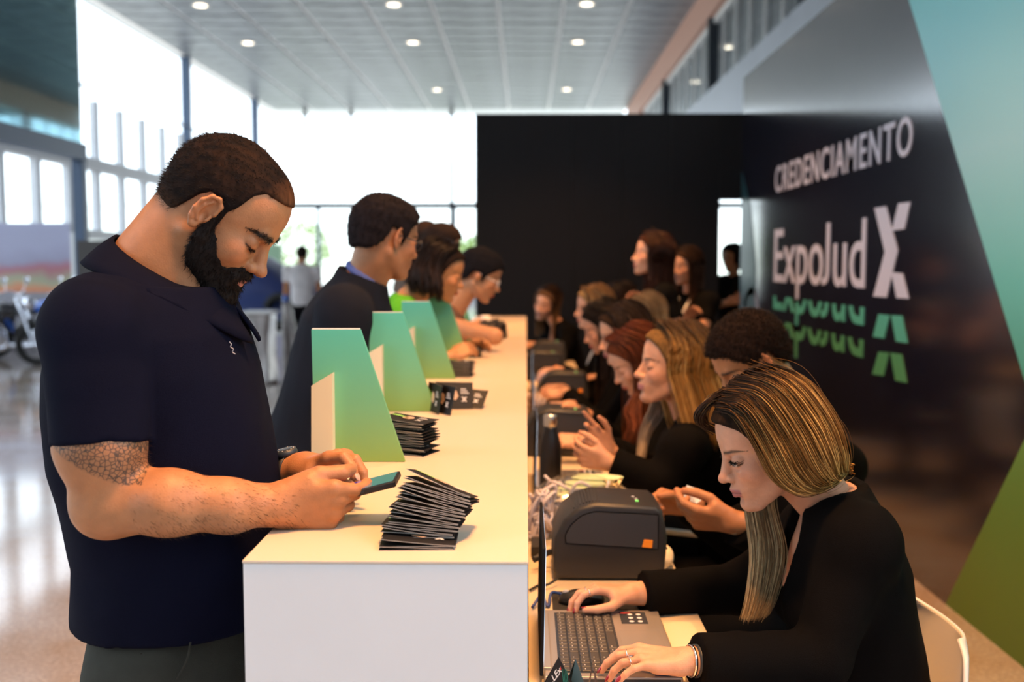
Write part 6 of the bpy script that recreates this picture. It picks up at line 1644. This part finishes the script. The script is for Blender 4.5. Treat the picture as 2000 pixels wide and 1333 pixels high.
# near side: strands sweep from the parting over the ear and gather behind the neck
NG = [[(1403,800,1.99),(1440,812,1.925),(1476,872,1.90),(1511,935,1.90),(1560,963,1.905),(1608,952,1.935),(1640,922,1.99)],
      [(1412,782,1.99),(1462,792,1.905),(1510,862,1.885),(1545,928,1.885),(1582,955,1.90),(1618,943,1.94),(1642,918,2.0)],
      [(1430,757,1.99),(1490,775,1.90),(1545,850,1.878),(1580,915,1.882),(1606,942,1.90),(1630,932,1.95),(1644,915,2.0)],
      [(1450,735,2.0),(1520,757,1.905),(1580,832,1.88),(1610,893,1.885),(1626,928,1.91),(1638,924,1.96),(1645,912,2.01)],
      [(1475,722,2.01),(1552,748,1.925),(1612,822,1.90),(1636,882,1.905),(1640,915,1.93),(1643,918,1.97),(1646,910,2.02)],
      [(1500,716,2.03),(1580,748,1.97),(1634,825,1.955),(1652,880,1.955),(1650,908,1.965),(1647,914,1.99),(1646,908,2.03)]]
def near_guides(side, n=0):
    G = [resample(smooth_path([at(*p) for p in g], 7), 26) for g in NG]
    if side > 0: return G
    c = np.array(wh.o); ax = wh.R[:, 1]; return [g-2*((g-c) @ ax)[:, None]*ax for g in G]        # mirrored through the middle of the head
RG = np.random.default_rng(77)
strands('hair', near_guides(1), 2600, 0.0010, M_hair, cap, RG, 0.0040, streaks(ro, ti, li, 0.22, 0.12), 3, False)
strands('hair', near_guides(-1), 900, 0.0013, M_hair, cap, RG, 0.004, streaks(ro, ti, li, 0.25, 0.2), 3, False)
# far side length hanging straight down in front of the chest
FG = []
for i in range(6):
    t = i/5; a0 = wh.p((0.045-0.07*t, -0.086, 0.0)); a1 = wh.p((0.045-0.06*t, -0.092, -0.06))
    b0 = A3(at(1458+50*t, 985, 2.10)); b1 = A3(at(1470+58*t, 1080, 2.05)); b2 = A3(at(1462+48*t, 1165, 1.99)); b3 = A3(at(1452+42*t, 1208-8*t, 1.97))
    FG.append(resample(smooth_path([wh.p((0.03-0.05*t, -0.03, 0.115)), wh.p((0.045-0.07*t, -0.075, 0.07)), a0, a1, b0, b1, b2, b3], 6), 26))
strands('hair', FG, 900, 0.0011, M_hair, cap, RG, 0.0045, streaks(ro, (0.38, 0.25, 0.12), (0.62, 0.47, 0.26), 0.5, 0.2), 3, True)
# wave of hair lifted off the forehead, and flyaways
WG = []
for i in range(5):
    t = i/4; WG.append(resample(smooth_path([wh.p(p) for p in ((0.045, -0.005, 0.124), (0.085-0.01*t, -0.020, 0.118), (0.108-0.012*t, -0.035-0.006*t, 0.100-0.006*t), (0.104-0.012*t, -0.062, 0.075-0.008*t), (0.072, -0.084, 0.045))], 6), 20))
strands('hair', WG, 320, 0.0012, M_hair, cap, RG, 0.004, streaks(ro, (0.05, 0.03, 0.02), (0.5, 0.33, 0.15), 0.12, 0.1), 3, False)
strands('flyaway_hair', near_guides(1), 70, 0.00035, M_hair, cap, RG, 0.012, streaks(ti, ti, li, 0.4, 0.1), 3, True)
# eyes: lashes and iris glint seen from the side
for y in (-1, 1):
    e_ = Vol(wh.p((0.0755, y*0.032, 0.001))-0.02, wh.p((0.0755, y*0.032, 0.001))+0.02, 0.001)
    e_.add(ell(wh.p((0.0795, y*0.032, -0.0015)), (0.0115, 0.0120, 0.0070), wh.R)); v, q = e_.mesh(); L = wh.inv(v); r_ = np.hypot(L[:, 1]-y*0.031, L[:, 2]+0.003)
    c = np.where((r_ < 0.0058)[:, None], np.array([[0.05, 0.035, 0.02]]), np.array([[0.50, 0.46, 0.44]])); c = np.where((r_ < 0.0026)[:, None], np.array([[0.005]*3]), c)
    np_mesh('eye', v, q, mat('moist_eye', rough=0.12, attr='Col'), S1, True, col=c)
sb = [o for o in S1.children if o.name.startswith('body')][0]; P_, N_ = vnormals(sb); Lb = wh.inv(P_); ay = np.abs(Lb[:, 1])
Lh = ((np.abs(Lb[:, 2]-(0.0035-10*(ay-0.032)**2)) < 0.002)*(ay > 0.018)*(ay < 0.049)*(Lb[:, 0] > 0.06)*(Lb[:, 0] < 0.12)).astype(bool)
if Lh.sum() > 10: fuzz('eyelashes', sb, 260, 0.010, 0.00045, wh.d((0.9, 0, -0.15)), M_hair, S1, 4, (0.01, 0.007, 0.005), keep=lambda P, Nn: Lh, lay=0.85)
# rings, watch, necklace
M_silver = mat('silver', (0.85, 0.82, 0.78), 0.15, metal=1.0)
def ring_on(hd, i, frac, name='ring', stone=False, side='L'):
    tp, tv = hd['tips'][i]; R_ = hd['R']; kx = [0.090, 0.094, 0.089, 0.080][i]; ky = [0.030, 0.010, -0.011, -0.030][i]; w = B.arm[side][1]; k_ = 0.92*1.04
    p = w+R_ @ (np.array([kx, ky, 0.001])*k_); sp = math.radians(hd['spread'][i]); a_ = math.radians(hd['curls'][i][0]); dv = R_ @ np.array([math.cos(sp)*math.cos(a_), math.sin(sp)*math.cos(a_), math.sin(a_)])
    return band(name, p+dv*0.020*1.0, dv, 0.0084, 0.0018, M_silver, S1, 0.0014, 24), p+dv*0.02, dv
ring_on(hands['L'], 1, 0.3); _, rp, rd = ring_on(hands['L'], 2, 0.3)
nn_ = -hands['L']['R'][:, 2]; c3 = [rp+nn_*0.0105+Rr for Rr in (np.array([-.005, -.004, 0]), np.array([-.005, .005, 0]), np.array([.005, 0, 0]))]
tubes('ring_triangle', [np.array([c3[0], c3[1], c3[2], c3[0]])], 0.0008, M_silver, S1, 6)
ring_on(hands['R'], 0, 0.3, side='R'); ring_on(hands['R'], 1, 0.3, side='R')
e_, w_ = B.arm['L']; dw = (w_-e_)/np.linalg.norm(w_-e_)
wtc = empty('watch', tuple(w_-dw*0.018)); tag(wtc, 'slim black and steel watch on the near wrist of the blonde woman', 'watch')
band('strap', w_-dw*0.018, dw, 0.0262, 0.014, M_dark, wtc, 0.003); band('link_bracelet', w_-dw*0.004, dw, 0.0268, 0.005, M_silver, wtc, 0.002)
nk_ = [B.q(0.062*math.cos(a), 0.06*math.sin(a), B.Lt*(0.985-0.085*math.cos(a))) for a in np.linspace(-1.6, 1.6, 16)]
tubes('necklace', [smooth_path([p for p in nk_], 3)], 0.0009, M_silver, S1, 6)
chair(0.615, 2.08, 180, 'white shell chair carrying the nearest blonde woman')

# ------------------------------------------------------------ generic hair builders
def mk_long(Fm, o, root, tip, light=None, length=0.42, n=320, r=0.0028, phis=None, pl=0.25, start=0.3, cap_off=0.012, drift=(0, 0, 0), inward=0.25, fem=True, h=0.005, LX=None, LZ=None, part_y=0.0, bulge=1.0, seed=5):
    light = light or tip; cp = hair_cap(Fm, cap_off, LX or LONG_X, LZ or LONG_Z, h, tuple(0.62*np.array(root)+0.38*np.array(tip)), M_haircap, o, noise=0.001, nf=100, fem=fem, extra=[(ell(Fm.p((-0.05, 0, -0.04)), (0.06*Fm.k, 0.07*Fm.k, 0.075*Fm.k), Fm.R), 0.03, 'u')])
    phis = phis or [48, 75, 100, 125, 150, 180, 210, 235, 260, 285, 312]
    G = fall_guides(Fm, length, phis, cap_off=cap_off, drift=drift, inward=inward, part_y=part_y, bulge=bulge, k=16)
    strands('hair', G, n, r, M_hair, cp, np.random.default_rng(seed), 0.006, streaks(root, tip, light, pl, start), 3, True); return cp
def glasses(Fm, parent, m):
    pts = []
    for y in (-1, 1):
        ring_ = [Fm.p((0.104-0.012*abs(math.sin(a))*0-abs(y*0.033+0.024*math.cos(a))*0.12, y*0.033+0.023*math.cos(a), 0.000+0.017*math.sin(a))) for a in np.linspace(0, 2*math.pi, 17)]
        pts.append(np.array(ring_)); pts.append(np.array([Fm.p((0.096, y*0.056, 0.004)), Fm.p((0.05, y*0.074, 0.006)), Fm.p((0.0, y*0.080, 0.008))]))
    pts.append(np.array([Fm.p((0.103, -0.010, 0.004)), Fm.p((0.106, 0, 0.006)), Fm.p((0.103, 0.010, 0.004))]))
    tubes('glasses', pts, 0.0016, m, parent, 6)

# ------------------------------------------------------------ S2 man with bowed head
Y2 = 2.80
f2 = head_frame(A3(at(1466, 704, Y2)), 196, 34, 0, 1.0)
B = Body(f2, at(1545, 790, 2.86), (0.80, 2.90, 0.50), 186, sw=0.20, k=1.0, shoulders={'L': at(1440, 870, 2.70), 'R': at(1575, 860, 3.04)})
B.S['L'] = A3(at(1520, 885, 2.68)); B.S['R'] = A3(at(1640, 912, 3.0)); B.N = A3(at(1560, 805, 2.88))
B.set_arm('L', at(1432, 1020, 2.47), elbow=at(1560, 1085, 2.60)); B.set_arm('R', at(1290, 985, 2.72), elbow=at(1370, 1060, 2.92))
B.set_arm('R', at(1345, 985, 2.76), elbow=at(1460, 1075, 2.98))
P2 = person('man with short dark curls and bowed head peeling a label beside the nearest printer', B, 'tan', h=0.0045, top='blazer', clothh=0.008, brow=DARK,
  hands={'L': dict(n=(-0.2, 0.75, 0.65), t=(0, -0.6, 0.8), d=(-1, 0.05, 0.10), curls=[(22, 32, 22), (34, 42, 26), (44, 46, 30), (48, 46, 30)], thumb=[(0.8, 0.35, 0.5), (0.95, 0.05, 0.3), (1, -0.1, 0.15)], h=0.003, k=1.03),
         'R': dict(n=(-0.1, -0.75, -0.5), t=(0, -0.5, 0.8), d=(-1, -0.25, 0.20), curls=[(40, 60, 35), (48, 62, 35), (54, 62, 35), (58, 60, 35)], h=0.0035, k=1.03)},
  undershirt=mat('patterned_beige_shirt', (0.35, 0.28, 0.25), 0.7, dark=(0.02, 0.02, 0.03), nscale=30))
cp2 = hair_cap(f2, 0.013, SHORT_X, [z-0.004 for z in SHORT_Z], 0.004, (0.016, 0.009, 0.007), M_haircap, P2, noise=0.0035, nf=170)
fuzz('hair_curls', cp2, 9000, 0.012, 0.0008, f2.d((-0.1, 0, 0.2)), M_hair, cp2, 6, (0.012, 0.007, 0.006), lay=0.2)
lw, le = B.arm['L'][1], B.arm['L'][0]; dw = (lw-le)/np.linalg.norm(lw-le)
for k_ in range(3): band('bracelet', lw-dw*(0.006+0.009*k_), dw, 0.0275, 0.004, M_silver if k_ != 1 else M_dark, P2, 0.0025)
chair(0.66, 2.92, 186, 'white shell chair under the man peeling a label, hidden behind him')
pc = A3(at(1356, 968, 2.55)); bm = bmesh.new(); uu = np.array([0.6, -0.2, 0.1]); 
vs = [bm.verts.new(tuple(A3(at(x_, y_, Y_)))) for x_, y_, Y_ in ((1334, 975, 2.60), (1341, 948, 2.60), (1362, 955, 2.57), (1376, 974, 2.55), (1360, 984, 2.55))]
bm.faces.new(vs); bmesh.ops.recalc_face_normals(bm, faces=bm.faces[:]); bmesh.ops.solidify(bm, geom=bm.faces[:], thickness=0.0008)
o = from_bm('label_paper', bm, M_white); tag(o, 'small white backing paper held in the fingers of the man in blazer', 'paper')

# ------------------------------------------------------------ S3 blonde brown woman, level head, raised hands
f3 = head_frame(A3(at(1315, 718, 3.2)), 186, -4, 0, 1.03)
B = Body(f3, at(1352, 808, 3.25), (0.72, 3.30, 0.50), 180, sw=0.18, fem=True, k=1.0, shoulders={'L': at(1335, 880, 3.06), 'R': at(1330, 870, 3.44)})
B.set_arm('L', at(1190, 905, 3.05), elbow=at(1290, 945, 3.02)); B.set_arm('R', at(1190, 880, 3.25), elbow=at(1280, 925, 3.4))
P3 = person('woman with long golden brown hair looking up, hands raised behind the black bottle', B, 'fair', h=0.004, top='blazer', clothh=0.008, brow=(0.06, 0.035, 0.02), lip=(0.5, 0.2, 0.2),
  hands={'L': dict(n=(0, 0.9, 0.3), t=(0.3, 0, 1), d=(-1, 0.1, 0.25), curls=[(30, 45, 30), (36, 50, 30), (42, 52, 30), (48, 52, 30)], h=0.0035),
         'R': dict(n=(0, -0.9, 0.1), t=(0.3, 0, 1), d=(-0.75, -0.1, 0.7), curls=[(4, 8, 5), (30, 40, 30), (46, 52, 30), (50, 52, 30)], h=0.0035)})
mk_long(f3, P3, (0.07, 0.04, 0.02), (0.42, 0.22, 0.065), (0.70, 0.42, 0.14), 0.24, 1500, 0.0016, pl=0.35, start=0.10, drift=(0.07, 0, 0), phis=[60, 85, 108, 130, 155, 180, 205, 230, 255, 280, 298], inward=-0.05, h=0.004, seed=8)
MF = [resample(smooth_path([f3.p((0.04, -0.07, 0.02)), f3.p((0.02, -0.085, -0.06)), A3(at(1300-20*t, 800, 3.32)), A3(at(1268-10*t, 850, 3.3)), A3(at(1238+8*t, 935, 3.22))], 6), 16) for t in (0, .5, 1, 1.5)]
strands('hair', MF, 220, 0.0018, M_hair, P3, np.random.default_rng(3), 0.006, streaks((0.12, 0.09, 0.07), (0.30, 0.24, 0.19), (0.42, 0.36, 0.30), 0.4, 0.0), 3, True)
lathe('earring', [(0.0001, 0.004), (0.003, 0.003), (0.004, 0), (0.003, -0.003), (0.0001, -0.004)], M_silver, P3, tuple(f3.p((0.004, 0.084, -0.028))), 12)
chair(0.70, 3.32, 180, 'white shell chair under the golden haired woman, hidden behind her')

# ------------------------------------------------------------ S4 red haired woman
f4 = head_frame(A3(at(1246, 705, 3.95)), 186, 30, 0, 1.0)
B = Body(f4, at(1290, 762, 4.0), (0.70, 4.05, 0.50), 180, sw=0.165, fem=True)
B.set_arm('L', (0.22, 3.86, 0.84), (0.2, -0.6, -1)); B.set_arm('R', (0.24, 4.14, 0.90), (0.2, 0.6, -1))
P4 = person('red haired woman looking down, seated behind the second printer', B, 'fair', h=0.005, top='blazer', clothh=0.010, brow=(0.10, 0.04, 0.02),
  hands={'L': dict(n=(0, 0.5, -0.8), t=(0, 1, 0.3), d=(-1, 0.0, 0.0), h=0.004), 'R': dict(n=(0, -0.6, -0.6), t=(0, -1, 0.3), d=(-0.9, -0.2, 0.3), curls=[(40, 55, 30)]*4, h=0.004)})
mk_long(f4, P4, (0.10, 0.026, 0.010), (0.16, 0.045, 0.018), (0.26, 0.08, 0.03), 0.36, 420, 0.0030, pl=0.2, phis=[60, 82, 108, 130, 155, 180, 205, 230, 255, 280, 300], seed=12, inward=0.1)
lk = [resample(smooth_path([f4.p((0.02, 0.08, 0.02)), A3(at(1246+8*t, 760, 3.88)), A3(at(1222+26*t, 800, 3.84)), A3(at(1232+18*t, 830, 3.82)), A3(at(1218+24*t, 862, 3.80))], 6), 16) for t in (0, .5, 1)]
strands('hair', lk, 140, 0.0034, M_hair, P4, np.random.default_rng(4), 0.007, streaks((0.12, 0.035, 0.015), (0.14, 0.04, 0.018), (0.22, 0.07, 0.03), 0.3, 0), 3, True)
chair(0.68, 4.06, 180, 'white shell chair under the red haired woman')

# ------------------------------------------------------------ S5 .. S8 and the two behind
def sitter(label, px, py, Y, heading, pitch, skin, root, tip, light=None, k=1.0, length=0.38, lean=0.26, yoff=0.0, wl=(0.2, -0.12, 0.86), wr=(0.2, 0.12, 0.86), hands=True, roll=0, bodyhead=180, n=260, h=0.006, nx=0.075, chairlab=None, pl=0.25):
    Fm = head_frame(A3(at(px, py, Y)), heading, pitch, roll, k); hx = Fm.o
    N = hx+np.array([nx*(-math.cos(math.radians(bodyhead))), -0.03*math.sin(math.radians(bodyhead))*2, -0.150]); P_ = np.array([hx[0]-lean*math.cos(math.radians(bodyhead)), hx[1]-lean*math.sin(math.radians(bodyhead)), 0.50])
    B_ = Body(Fm, N, P_, bodyhead, sw=0.165, fem=True)
    hd = {}
    if hands:
        B_.set_arm('L', (wl[0], Y+wl[1], wl[2]), (0.2, -0.6, -1)); B_.set_arm('R', (wr[0], Y+wr[1], wr[2]), (0.2, 0.6, -1))
        hd = {'L': dict(n=(0, 0.5, -0.8), t=(0, 1, 0.3), d=(-1, 0, -0.05), h=0.005, curls=[(20, 30, 20)]*4), 'R': dict(n=(0, -0.5, -0.8), t=(0, -1, 0.3), d=(-1, 0, -0.05), h=0.005, curls=[(30, 40, 20)]*4)}
    o = person(label, B_, skin, h=h, top='blazer', hands=hd, clothh=0.013, bodyh=0.018, far=True, brow=tuple(np.array(root)*0.9), lip=(0.42, 0.12, 0.11))
    mk_long(Fm, o, root, tip, light, length, n, 0.0036, phis=[60, 82, 108, 130, 155, 180, 205, 230, 255, 280, 300], h=0.007, seed=int(px), inward=0.12, pl=pl)
    c = chair(P_[0]-0.0*math.cos(math.radians(bodyhead)), P_[1]-0.0*math.sin(math.radians(bodyhead)), bodyhead, chairlab or 'white shell chair under a seated clerk')
    return o, Fm, B_
BR, BK, BL = (0.035, 0.018, 0.011), (0.012, 0.008, 0.007), (0.30, 0.17, 0.07)
sitter('woman with smooth dark brown hair looking down, beside the red haired woman', 1219, 655, 4.55, 186, 14, 'fair', (0.022, 0.013, 0.009), (0.045, 0.026, 0.016), (0.10, 0.06, 0.035), k=1.05, length=0.2, chairlab='white shell chair under the smooth dark haired woman')
sitter('woman with very long black hair looking down, third from the far end of the desk', 1180, 640, 5.25, 186, 22, 'fair', BK, (0.02, 0.013, 0.011), k=1.02, length=0.46, chairlab='white shell chair under the long black haired woman')
sitter('blonde woman in profile looking ahead, second from the far end of the desk', 1160, 603, 6.1, 184, 4, 'fair', (0.16, 0.09, 0.04), (0.50, 0.33, 0.15), (0.62, 0.45, 0.24), k=1.0, length=0.12, chairlab='white shell chair under the blonde woman in profile', pl=0.5)
sitter('brown haired woman leaning forward and facing the camera at the desk end', 1068, 594, 8.2, 238, 8, 'fair', BR, (0.28, 0.15, 0.07), (0.4, 0.25, 0.12), k=1.08, length=0.28, roll=-16, bodyhead=205, lean=0.30, nx=0.085, wl=(0.05, -0.25, 0.88), wr=(0.02, 0.05, 0.86), chairlab='white shell chair at the far end of the desk')
sitter('person with dark hair half hidden behind the blonde woman in profile', 1212, 590, 7.1, 186, 10, 'fair', BK, BR, k=1.0, length=0.15, hands=False, chairlab='white shell chair under the half hidden clerk')
o_, F_, B_ = sitter('woman with long sandy hair resting her head on one hand, beyond the dark haired woman', 1262, 622, 5.7, 190, 20, 'fair', (0.20, 0.14, 0.08), (0.40, 0.30, 0.18), (0.5, 0.4, 0.26), k=1.0, length=0.26, wl=(0.52, -0.10, 1.20), wr=(0.45, 0.15, 0.86), chairlab='white shell chair under the sandy haired woman', pl=0.5)

# ------------------------------------------------------------ standing clerks near the doorway
def stander(label, px, py, Y, heading, pitch, skin, hairfn, bodyhead, fem=True, k=1.0, top='tee', topm=M_blackT, pants=None, arms=None, height=None, lean=0.02, sw=0.165, h=0.006, girth=1.0, collar=False, handkw=None, nx=0.02, vneck=False, clothh=0.012, undershirt=None, roll=0, sleeve=None, nz=-0.155):
    Fm = head_frame(A3(at(px, py, Y)), heading, pitch, roll, k); hx = Fm.o; bh = math.radians(bodyhead); fwv = np.array([math.cos(bh), math.sin(bh), 0])
    N = hx-fwv*(0.03+nx)+np.array([0, 0, nz*k]); P_ = hx-fwv*(0.03+nx+lean); P_[2] = hx[2]-0.155*k-(0.50 if fem else 0.52)*k
    if P_[2] < 0.8: P_[2] = max(0.80, P_[2])
    B_ = Body(Fm, N, P_, bodyhead, sw=sw, fem=fem, girth=girth, k=k); hd = {}
    for a, spec in (arms or {}).items():
        B_.set_arm(a, spec[0], spec[1]);
        if len(spec) > 2: hd[a] = dict(n=spec[2], t=spec[3], h=0.005, **(handkw or {}))
    o = person(label, B_, skin, h=h, top=top, topm=topm, hands=hd, clothh=clothh, bodyh=0.016, far=True, sitting=False, vneck=vneck, collar=collar, pants=pants, undershirt=undershirt, sleeve=sleeve, brow=DARK)
    hairfn(Fm, o); return o, Fm, B_
long_dark = lambda root, tip, L_, n=300: (lambda Fm, o: mk_long(Fm, o, root, tip, None, L_, n, 0.0036, h=0.007, phis=[60, 82, 108, 130, 155, 180, 205, 230, 255, 280, 300], inward=0.1))
RB = (0.035, 0.014, 0.009)
w1p = at(1275, 500, 6.6)
stander('standing clerk with very long dark auburn hair in black, facing left', 1275, 500, 6.6, 184, -6, 'fair', long_dark(RB, (0.07, 0.025, 0.014), 0.46, 420), 184, k=1.12,
        arms={'L': ((w1p.x-0.02, 6.40, 1.22), (0.5, -0.3, -1), (0, 1, 0), (0, 0, 1)), 'R': ((w1p.x-0.1, 6.62, 1.22), (0.5, 0.3, -1), (0, -1, 0), (0, 0, 1))}, clothh=0.010)
w2p = at(1342, 522, 6.9)
o2, F2_, B2_ = stander('standing clerk with long brown hair and white lanyard, arms folded', 1342, 522, 6.9, 212, 4, 'fair', long_dark(BR, (0.06, 0.03, 0.018), 0.34), 218, k=0.98,
        arms={'L': ((w2p.x-0.10, 6.70, 1.20), (0.5, -0.2, -1), (0, 1, 0.2), (0, 0, 1)), 'R': ((w2p.x-0.02, 6.72, 1.17), (-0.6, 0.1, -1), (0.3, -1, 0), (0, 0, 1))})
lan = [smooth_path([B2_.N+B2_.R @ np.array([0.02, s_*0.055, -0.01]), B2_.q(0.135, s_*0.05, B2_.Lt*0.72), B2_.q(0.150, s_*0.02, B2_.Lt*0.42)], 6) for s_ in (-1, 1)]
tubes('lanyard', lan, 0.009, M_white, o2, 6); c_ = B2_.q(0.158, 0, B2_.Lt*0.36); box('badge', tuple(c_-np.array([.035, .01, .05])), tuple(c_+np.array([.035, .01, .05])), M_white, o2)
w3p = at(1437, 506, 9.35)
stander('standing clerk with tied dark hair in black, half hidden behind the printed backdrop', 1430, 506, 9.35, 225, 6, 'olive', lambda Fm, o: mk_long(Fm, o, BK, BK, None, 0.06, 160, 0.004, h=0.008, inward=0.4), 240, k=1.0, girth=1.3, sw=0.19,
        arms={'R': ((w3p.x-0.10, 9.10, 1.17), (-0.9, 0.3, -1), (0.3, -1, 0), (0, 0, 1)), 'L': ((w3p.x+0.08, 9.12, 1.17), (0.8, -0.4, -1), (0, 1, 0.2), (0, 0, 1))})

# ------------------------------------------------------------ visitors on the left of the counter
M_suit = cloth('charcoal_navy_suit', (0.014, 0.016, 0.024)); M_blueshirt = cloth('light_blue_shirt', (0.12, 0.16, 0.42), bump=0.2)
def short_hair(col, off=0.012, dz=0.0, fz=0, noise=0.0025):
    def f(Fm, o):
        c = hair_cap(Fm, off, SHORT_X, [z+dz for z in SHORT_Z], 0.005, col, M_haircap, o, noise=noise, nf=120)
        if fz: fuzz('hair_stubble', c, fz, 0.010, 0.0008, Fm.d((-0.5, 0, -0.2)), M_hair, c, 9, col, lay=0.5)
    return f
Yv = 3.0
f1 = head_frame(A3(at(752, 466, Yv)), 38, 12, 0, 0.97)
B = Body(f1, at(712, 548, 3.02), (-0.66, 3.05, 0.92), 10, sw=0.20, k=1.03, girth=1.08, shoulders={'R': at(672, 612, 2.84), 'L': at(690, 600, 3.24)})
B.set_arm('R', at(745, 745, 2.95), elbow=at(672, 760, 2.84)); B.set_arm('L', at(770, 720, 3.25), elbow=at(700, 745, 3.26))
V1 = person('man in dark suit jacket and glasses reading at the second green sign', B, (0.40, 0.19, 0.10), h=0.0045, top='blazer', topm=M_suit, clothh=0.008, sitting=False, hands={}, sleeve=0.98, vneck=False, undershirt=M_blueshirt)
short_hair((0.016, 0.013, 0.016), 0.013, 0.0, 3500)(f1, V1); glasses(f1, V1, M_dark)
cl = [(cone(B.N+B.R @ np.array([0.058*math.cos(a)+0.005, 0.062*math.sin(a), 0.030-0.045*(1+math.cos(a))/2]), B.N+B.R @ np.array([0.058*math.cos(b_)+0.005, 0.062*math.sin(b_), 0.030-0.045*(1+math.cos(b_))/2]), 0.013, 0.013), 0.006, 'u') for a, b_ in zip(np.linspace(-3.1, 3.1, 19)[:-1], np.linspace(-3.1, 3.1, 19)[1:])]
V = build_vol(cl, 0.004); v, q = V.mesh(); np_mesh('shirt_collar', v, q, M_blueshirt, V1)

M_green = cloth('bright_green_top', (0.10, 0.42, 0.03)); M_orange = (0.75, 0.22, 0.05)
v2 = at(868, 535, 4.35)
o, F_, B_ = stander('woman with shoulder length dark hair in a green and orange top at the third sign', 858, 533, 4.35, 8, 18, (0.46, 0.22, 0.10), lambda Fm, o: mk_long(Fm, o, (0.014, 0.010, 0.010), (0.030, 0.018, 0.015), None, 0.12, 420, 0.0032, h=0.006, bulge=1.10, inward=-0.15, seed=3, phis=[84, 95, 110, 130, 155, 180, 205, 230, 250, 265, 276], LX=[-0.13, -0.05, 0.0, 0.02, 0.035, 0.055, 0.085, 0.12], LZ=[-0.12, -0.10, -0.07, 0.02, 0.05, 0.072, 0.085, 0.09]), 5, k=0.98, topm=M_green,
        arms={'R': (A3(onz(880, 697, 1.13)), (-0.3, -0.6, -1), (0, 0.6, -0.6), (0, 1, 0.2)), 'L': (A3(onz(905, 688, 1.13))+np.array([0, 0.15, 0]), (-0.3, 0.6, -1), (0, -0.6, -0.6), (0, -1, 0.2))}, nx=0.11, lean=0.07, sleeve=0.4, nz=-0.105)
V = build_vol([(cone(B_.S['R'], B_.S['R']*0.72+B_.arm['R'][0]*0.28, 0.068, 0.066), 0, 'u')], 0.008); v, q = V.mesh(); np_mesh('orange_sleeve_patch', v, q, cloth('orange_sleeve', M_orange), o)
o, F_, B_ = stander('woman with black bun and glasses leaning bare armed over the counter', 936, 538, 5.0, 2, 24, (0.56, 0.28, 0.15), short_hair((0.010, 0.010, 0.014), 0.014, -0.012), -6, k=1.02, top='tank', topm=cloth('taupe_tank_top', (0.20, 0.12, 0.09)),
        arms={'R': (A3(onz(935, 668, 1.13)), (0.5, -0.9, 0.1), (0, 0.5, -0.7), (0, 1, 0.2)), 'L': (A3(onz(900, 664, 1.14))+np.array([0.0, 0.1, 0]), (-0.3, 0.6, -1), (0, -0.6, -0.6), (0, -1, 0.2))}, nx=0.10, lean=0.24)
glasses(F_, o, M_white)
V = build_vol([(ell(F_.p((-0.112, 0, 0.0)), (0.045, 0.05, 0.045), F_.R), 0, 'u')], 0.006, lambda P: 0.003*hnoise(P, 90, 2)); v, q = V.mesh(); np_mesh('hair_bun', v, q, M_haircap, o, col=np.tile(np.array([[0.010, 0.010, 0.014]]), (len(v), 1)))
stander('short haired man seen from behind among the visitors, farthest of them', 834, 466, 7.0, 60, 0, 'olive', short_hair((0.04, 0.025, 0.02), 0.006, 0.012), 50, fem=False, topm=cloth('grey_brown_shirt', (0.16, 0.12, 0.10)), arms={'L': ((-0.75, 7.15, 1.0), (0, 0, -1)), 'R': ((-0.45, 6.8, 1.0), (0, 0, -1))})
stander('woman with brown hair tied low behind the shoulder length dark haired woman', 864, 482, 6.0, 6, 10, 'fair', short_hair((0.035, 0.022, 0.018), 0.016, -0.02), 5, k=1.03, topm=cloth('beige_blouse', (0.35, 0.27, 0.22)), arms={'L': ((-0.25, 6.2, 1.15), (0, 0.4, -1)), 'R': ((-0.3, 5.85, 1.15), (0, -0.4, -1))})
# man in white T-shirt walking away
wb = at(590, 497, 14.9)
stander('man in white T-shirt and black trousers walking away across the hall', 590, 497, 14.9, 95, 0, 'tan', short_hair((0.02, 0.015, 0.012), 0.008, -0.01), 95, fem=False, k=1.0, topm=cloth('white_tshirt_cloth', (0.75, 0.72, 0.74)), pants=M_pants, sw=0.215,
        arms={'L': ((wb.x-0.26, 14.95, 0.84), (-1, 0, 0), (1, 0, 0), (0, 1, 0)), 'R': ((wb.x+0.26, 14.95, 0.84), (1, -0.1, 0), (-1, 0, 0), (0, 1, 0))}, h=0.009, clothh=0.014)
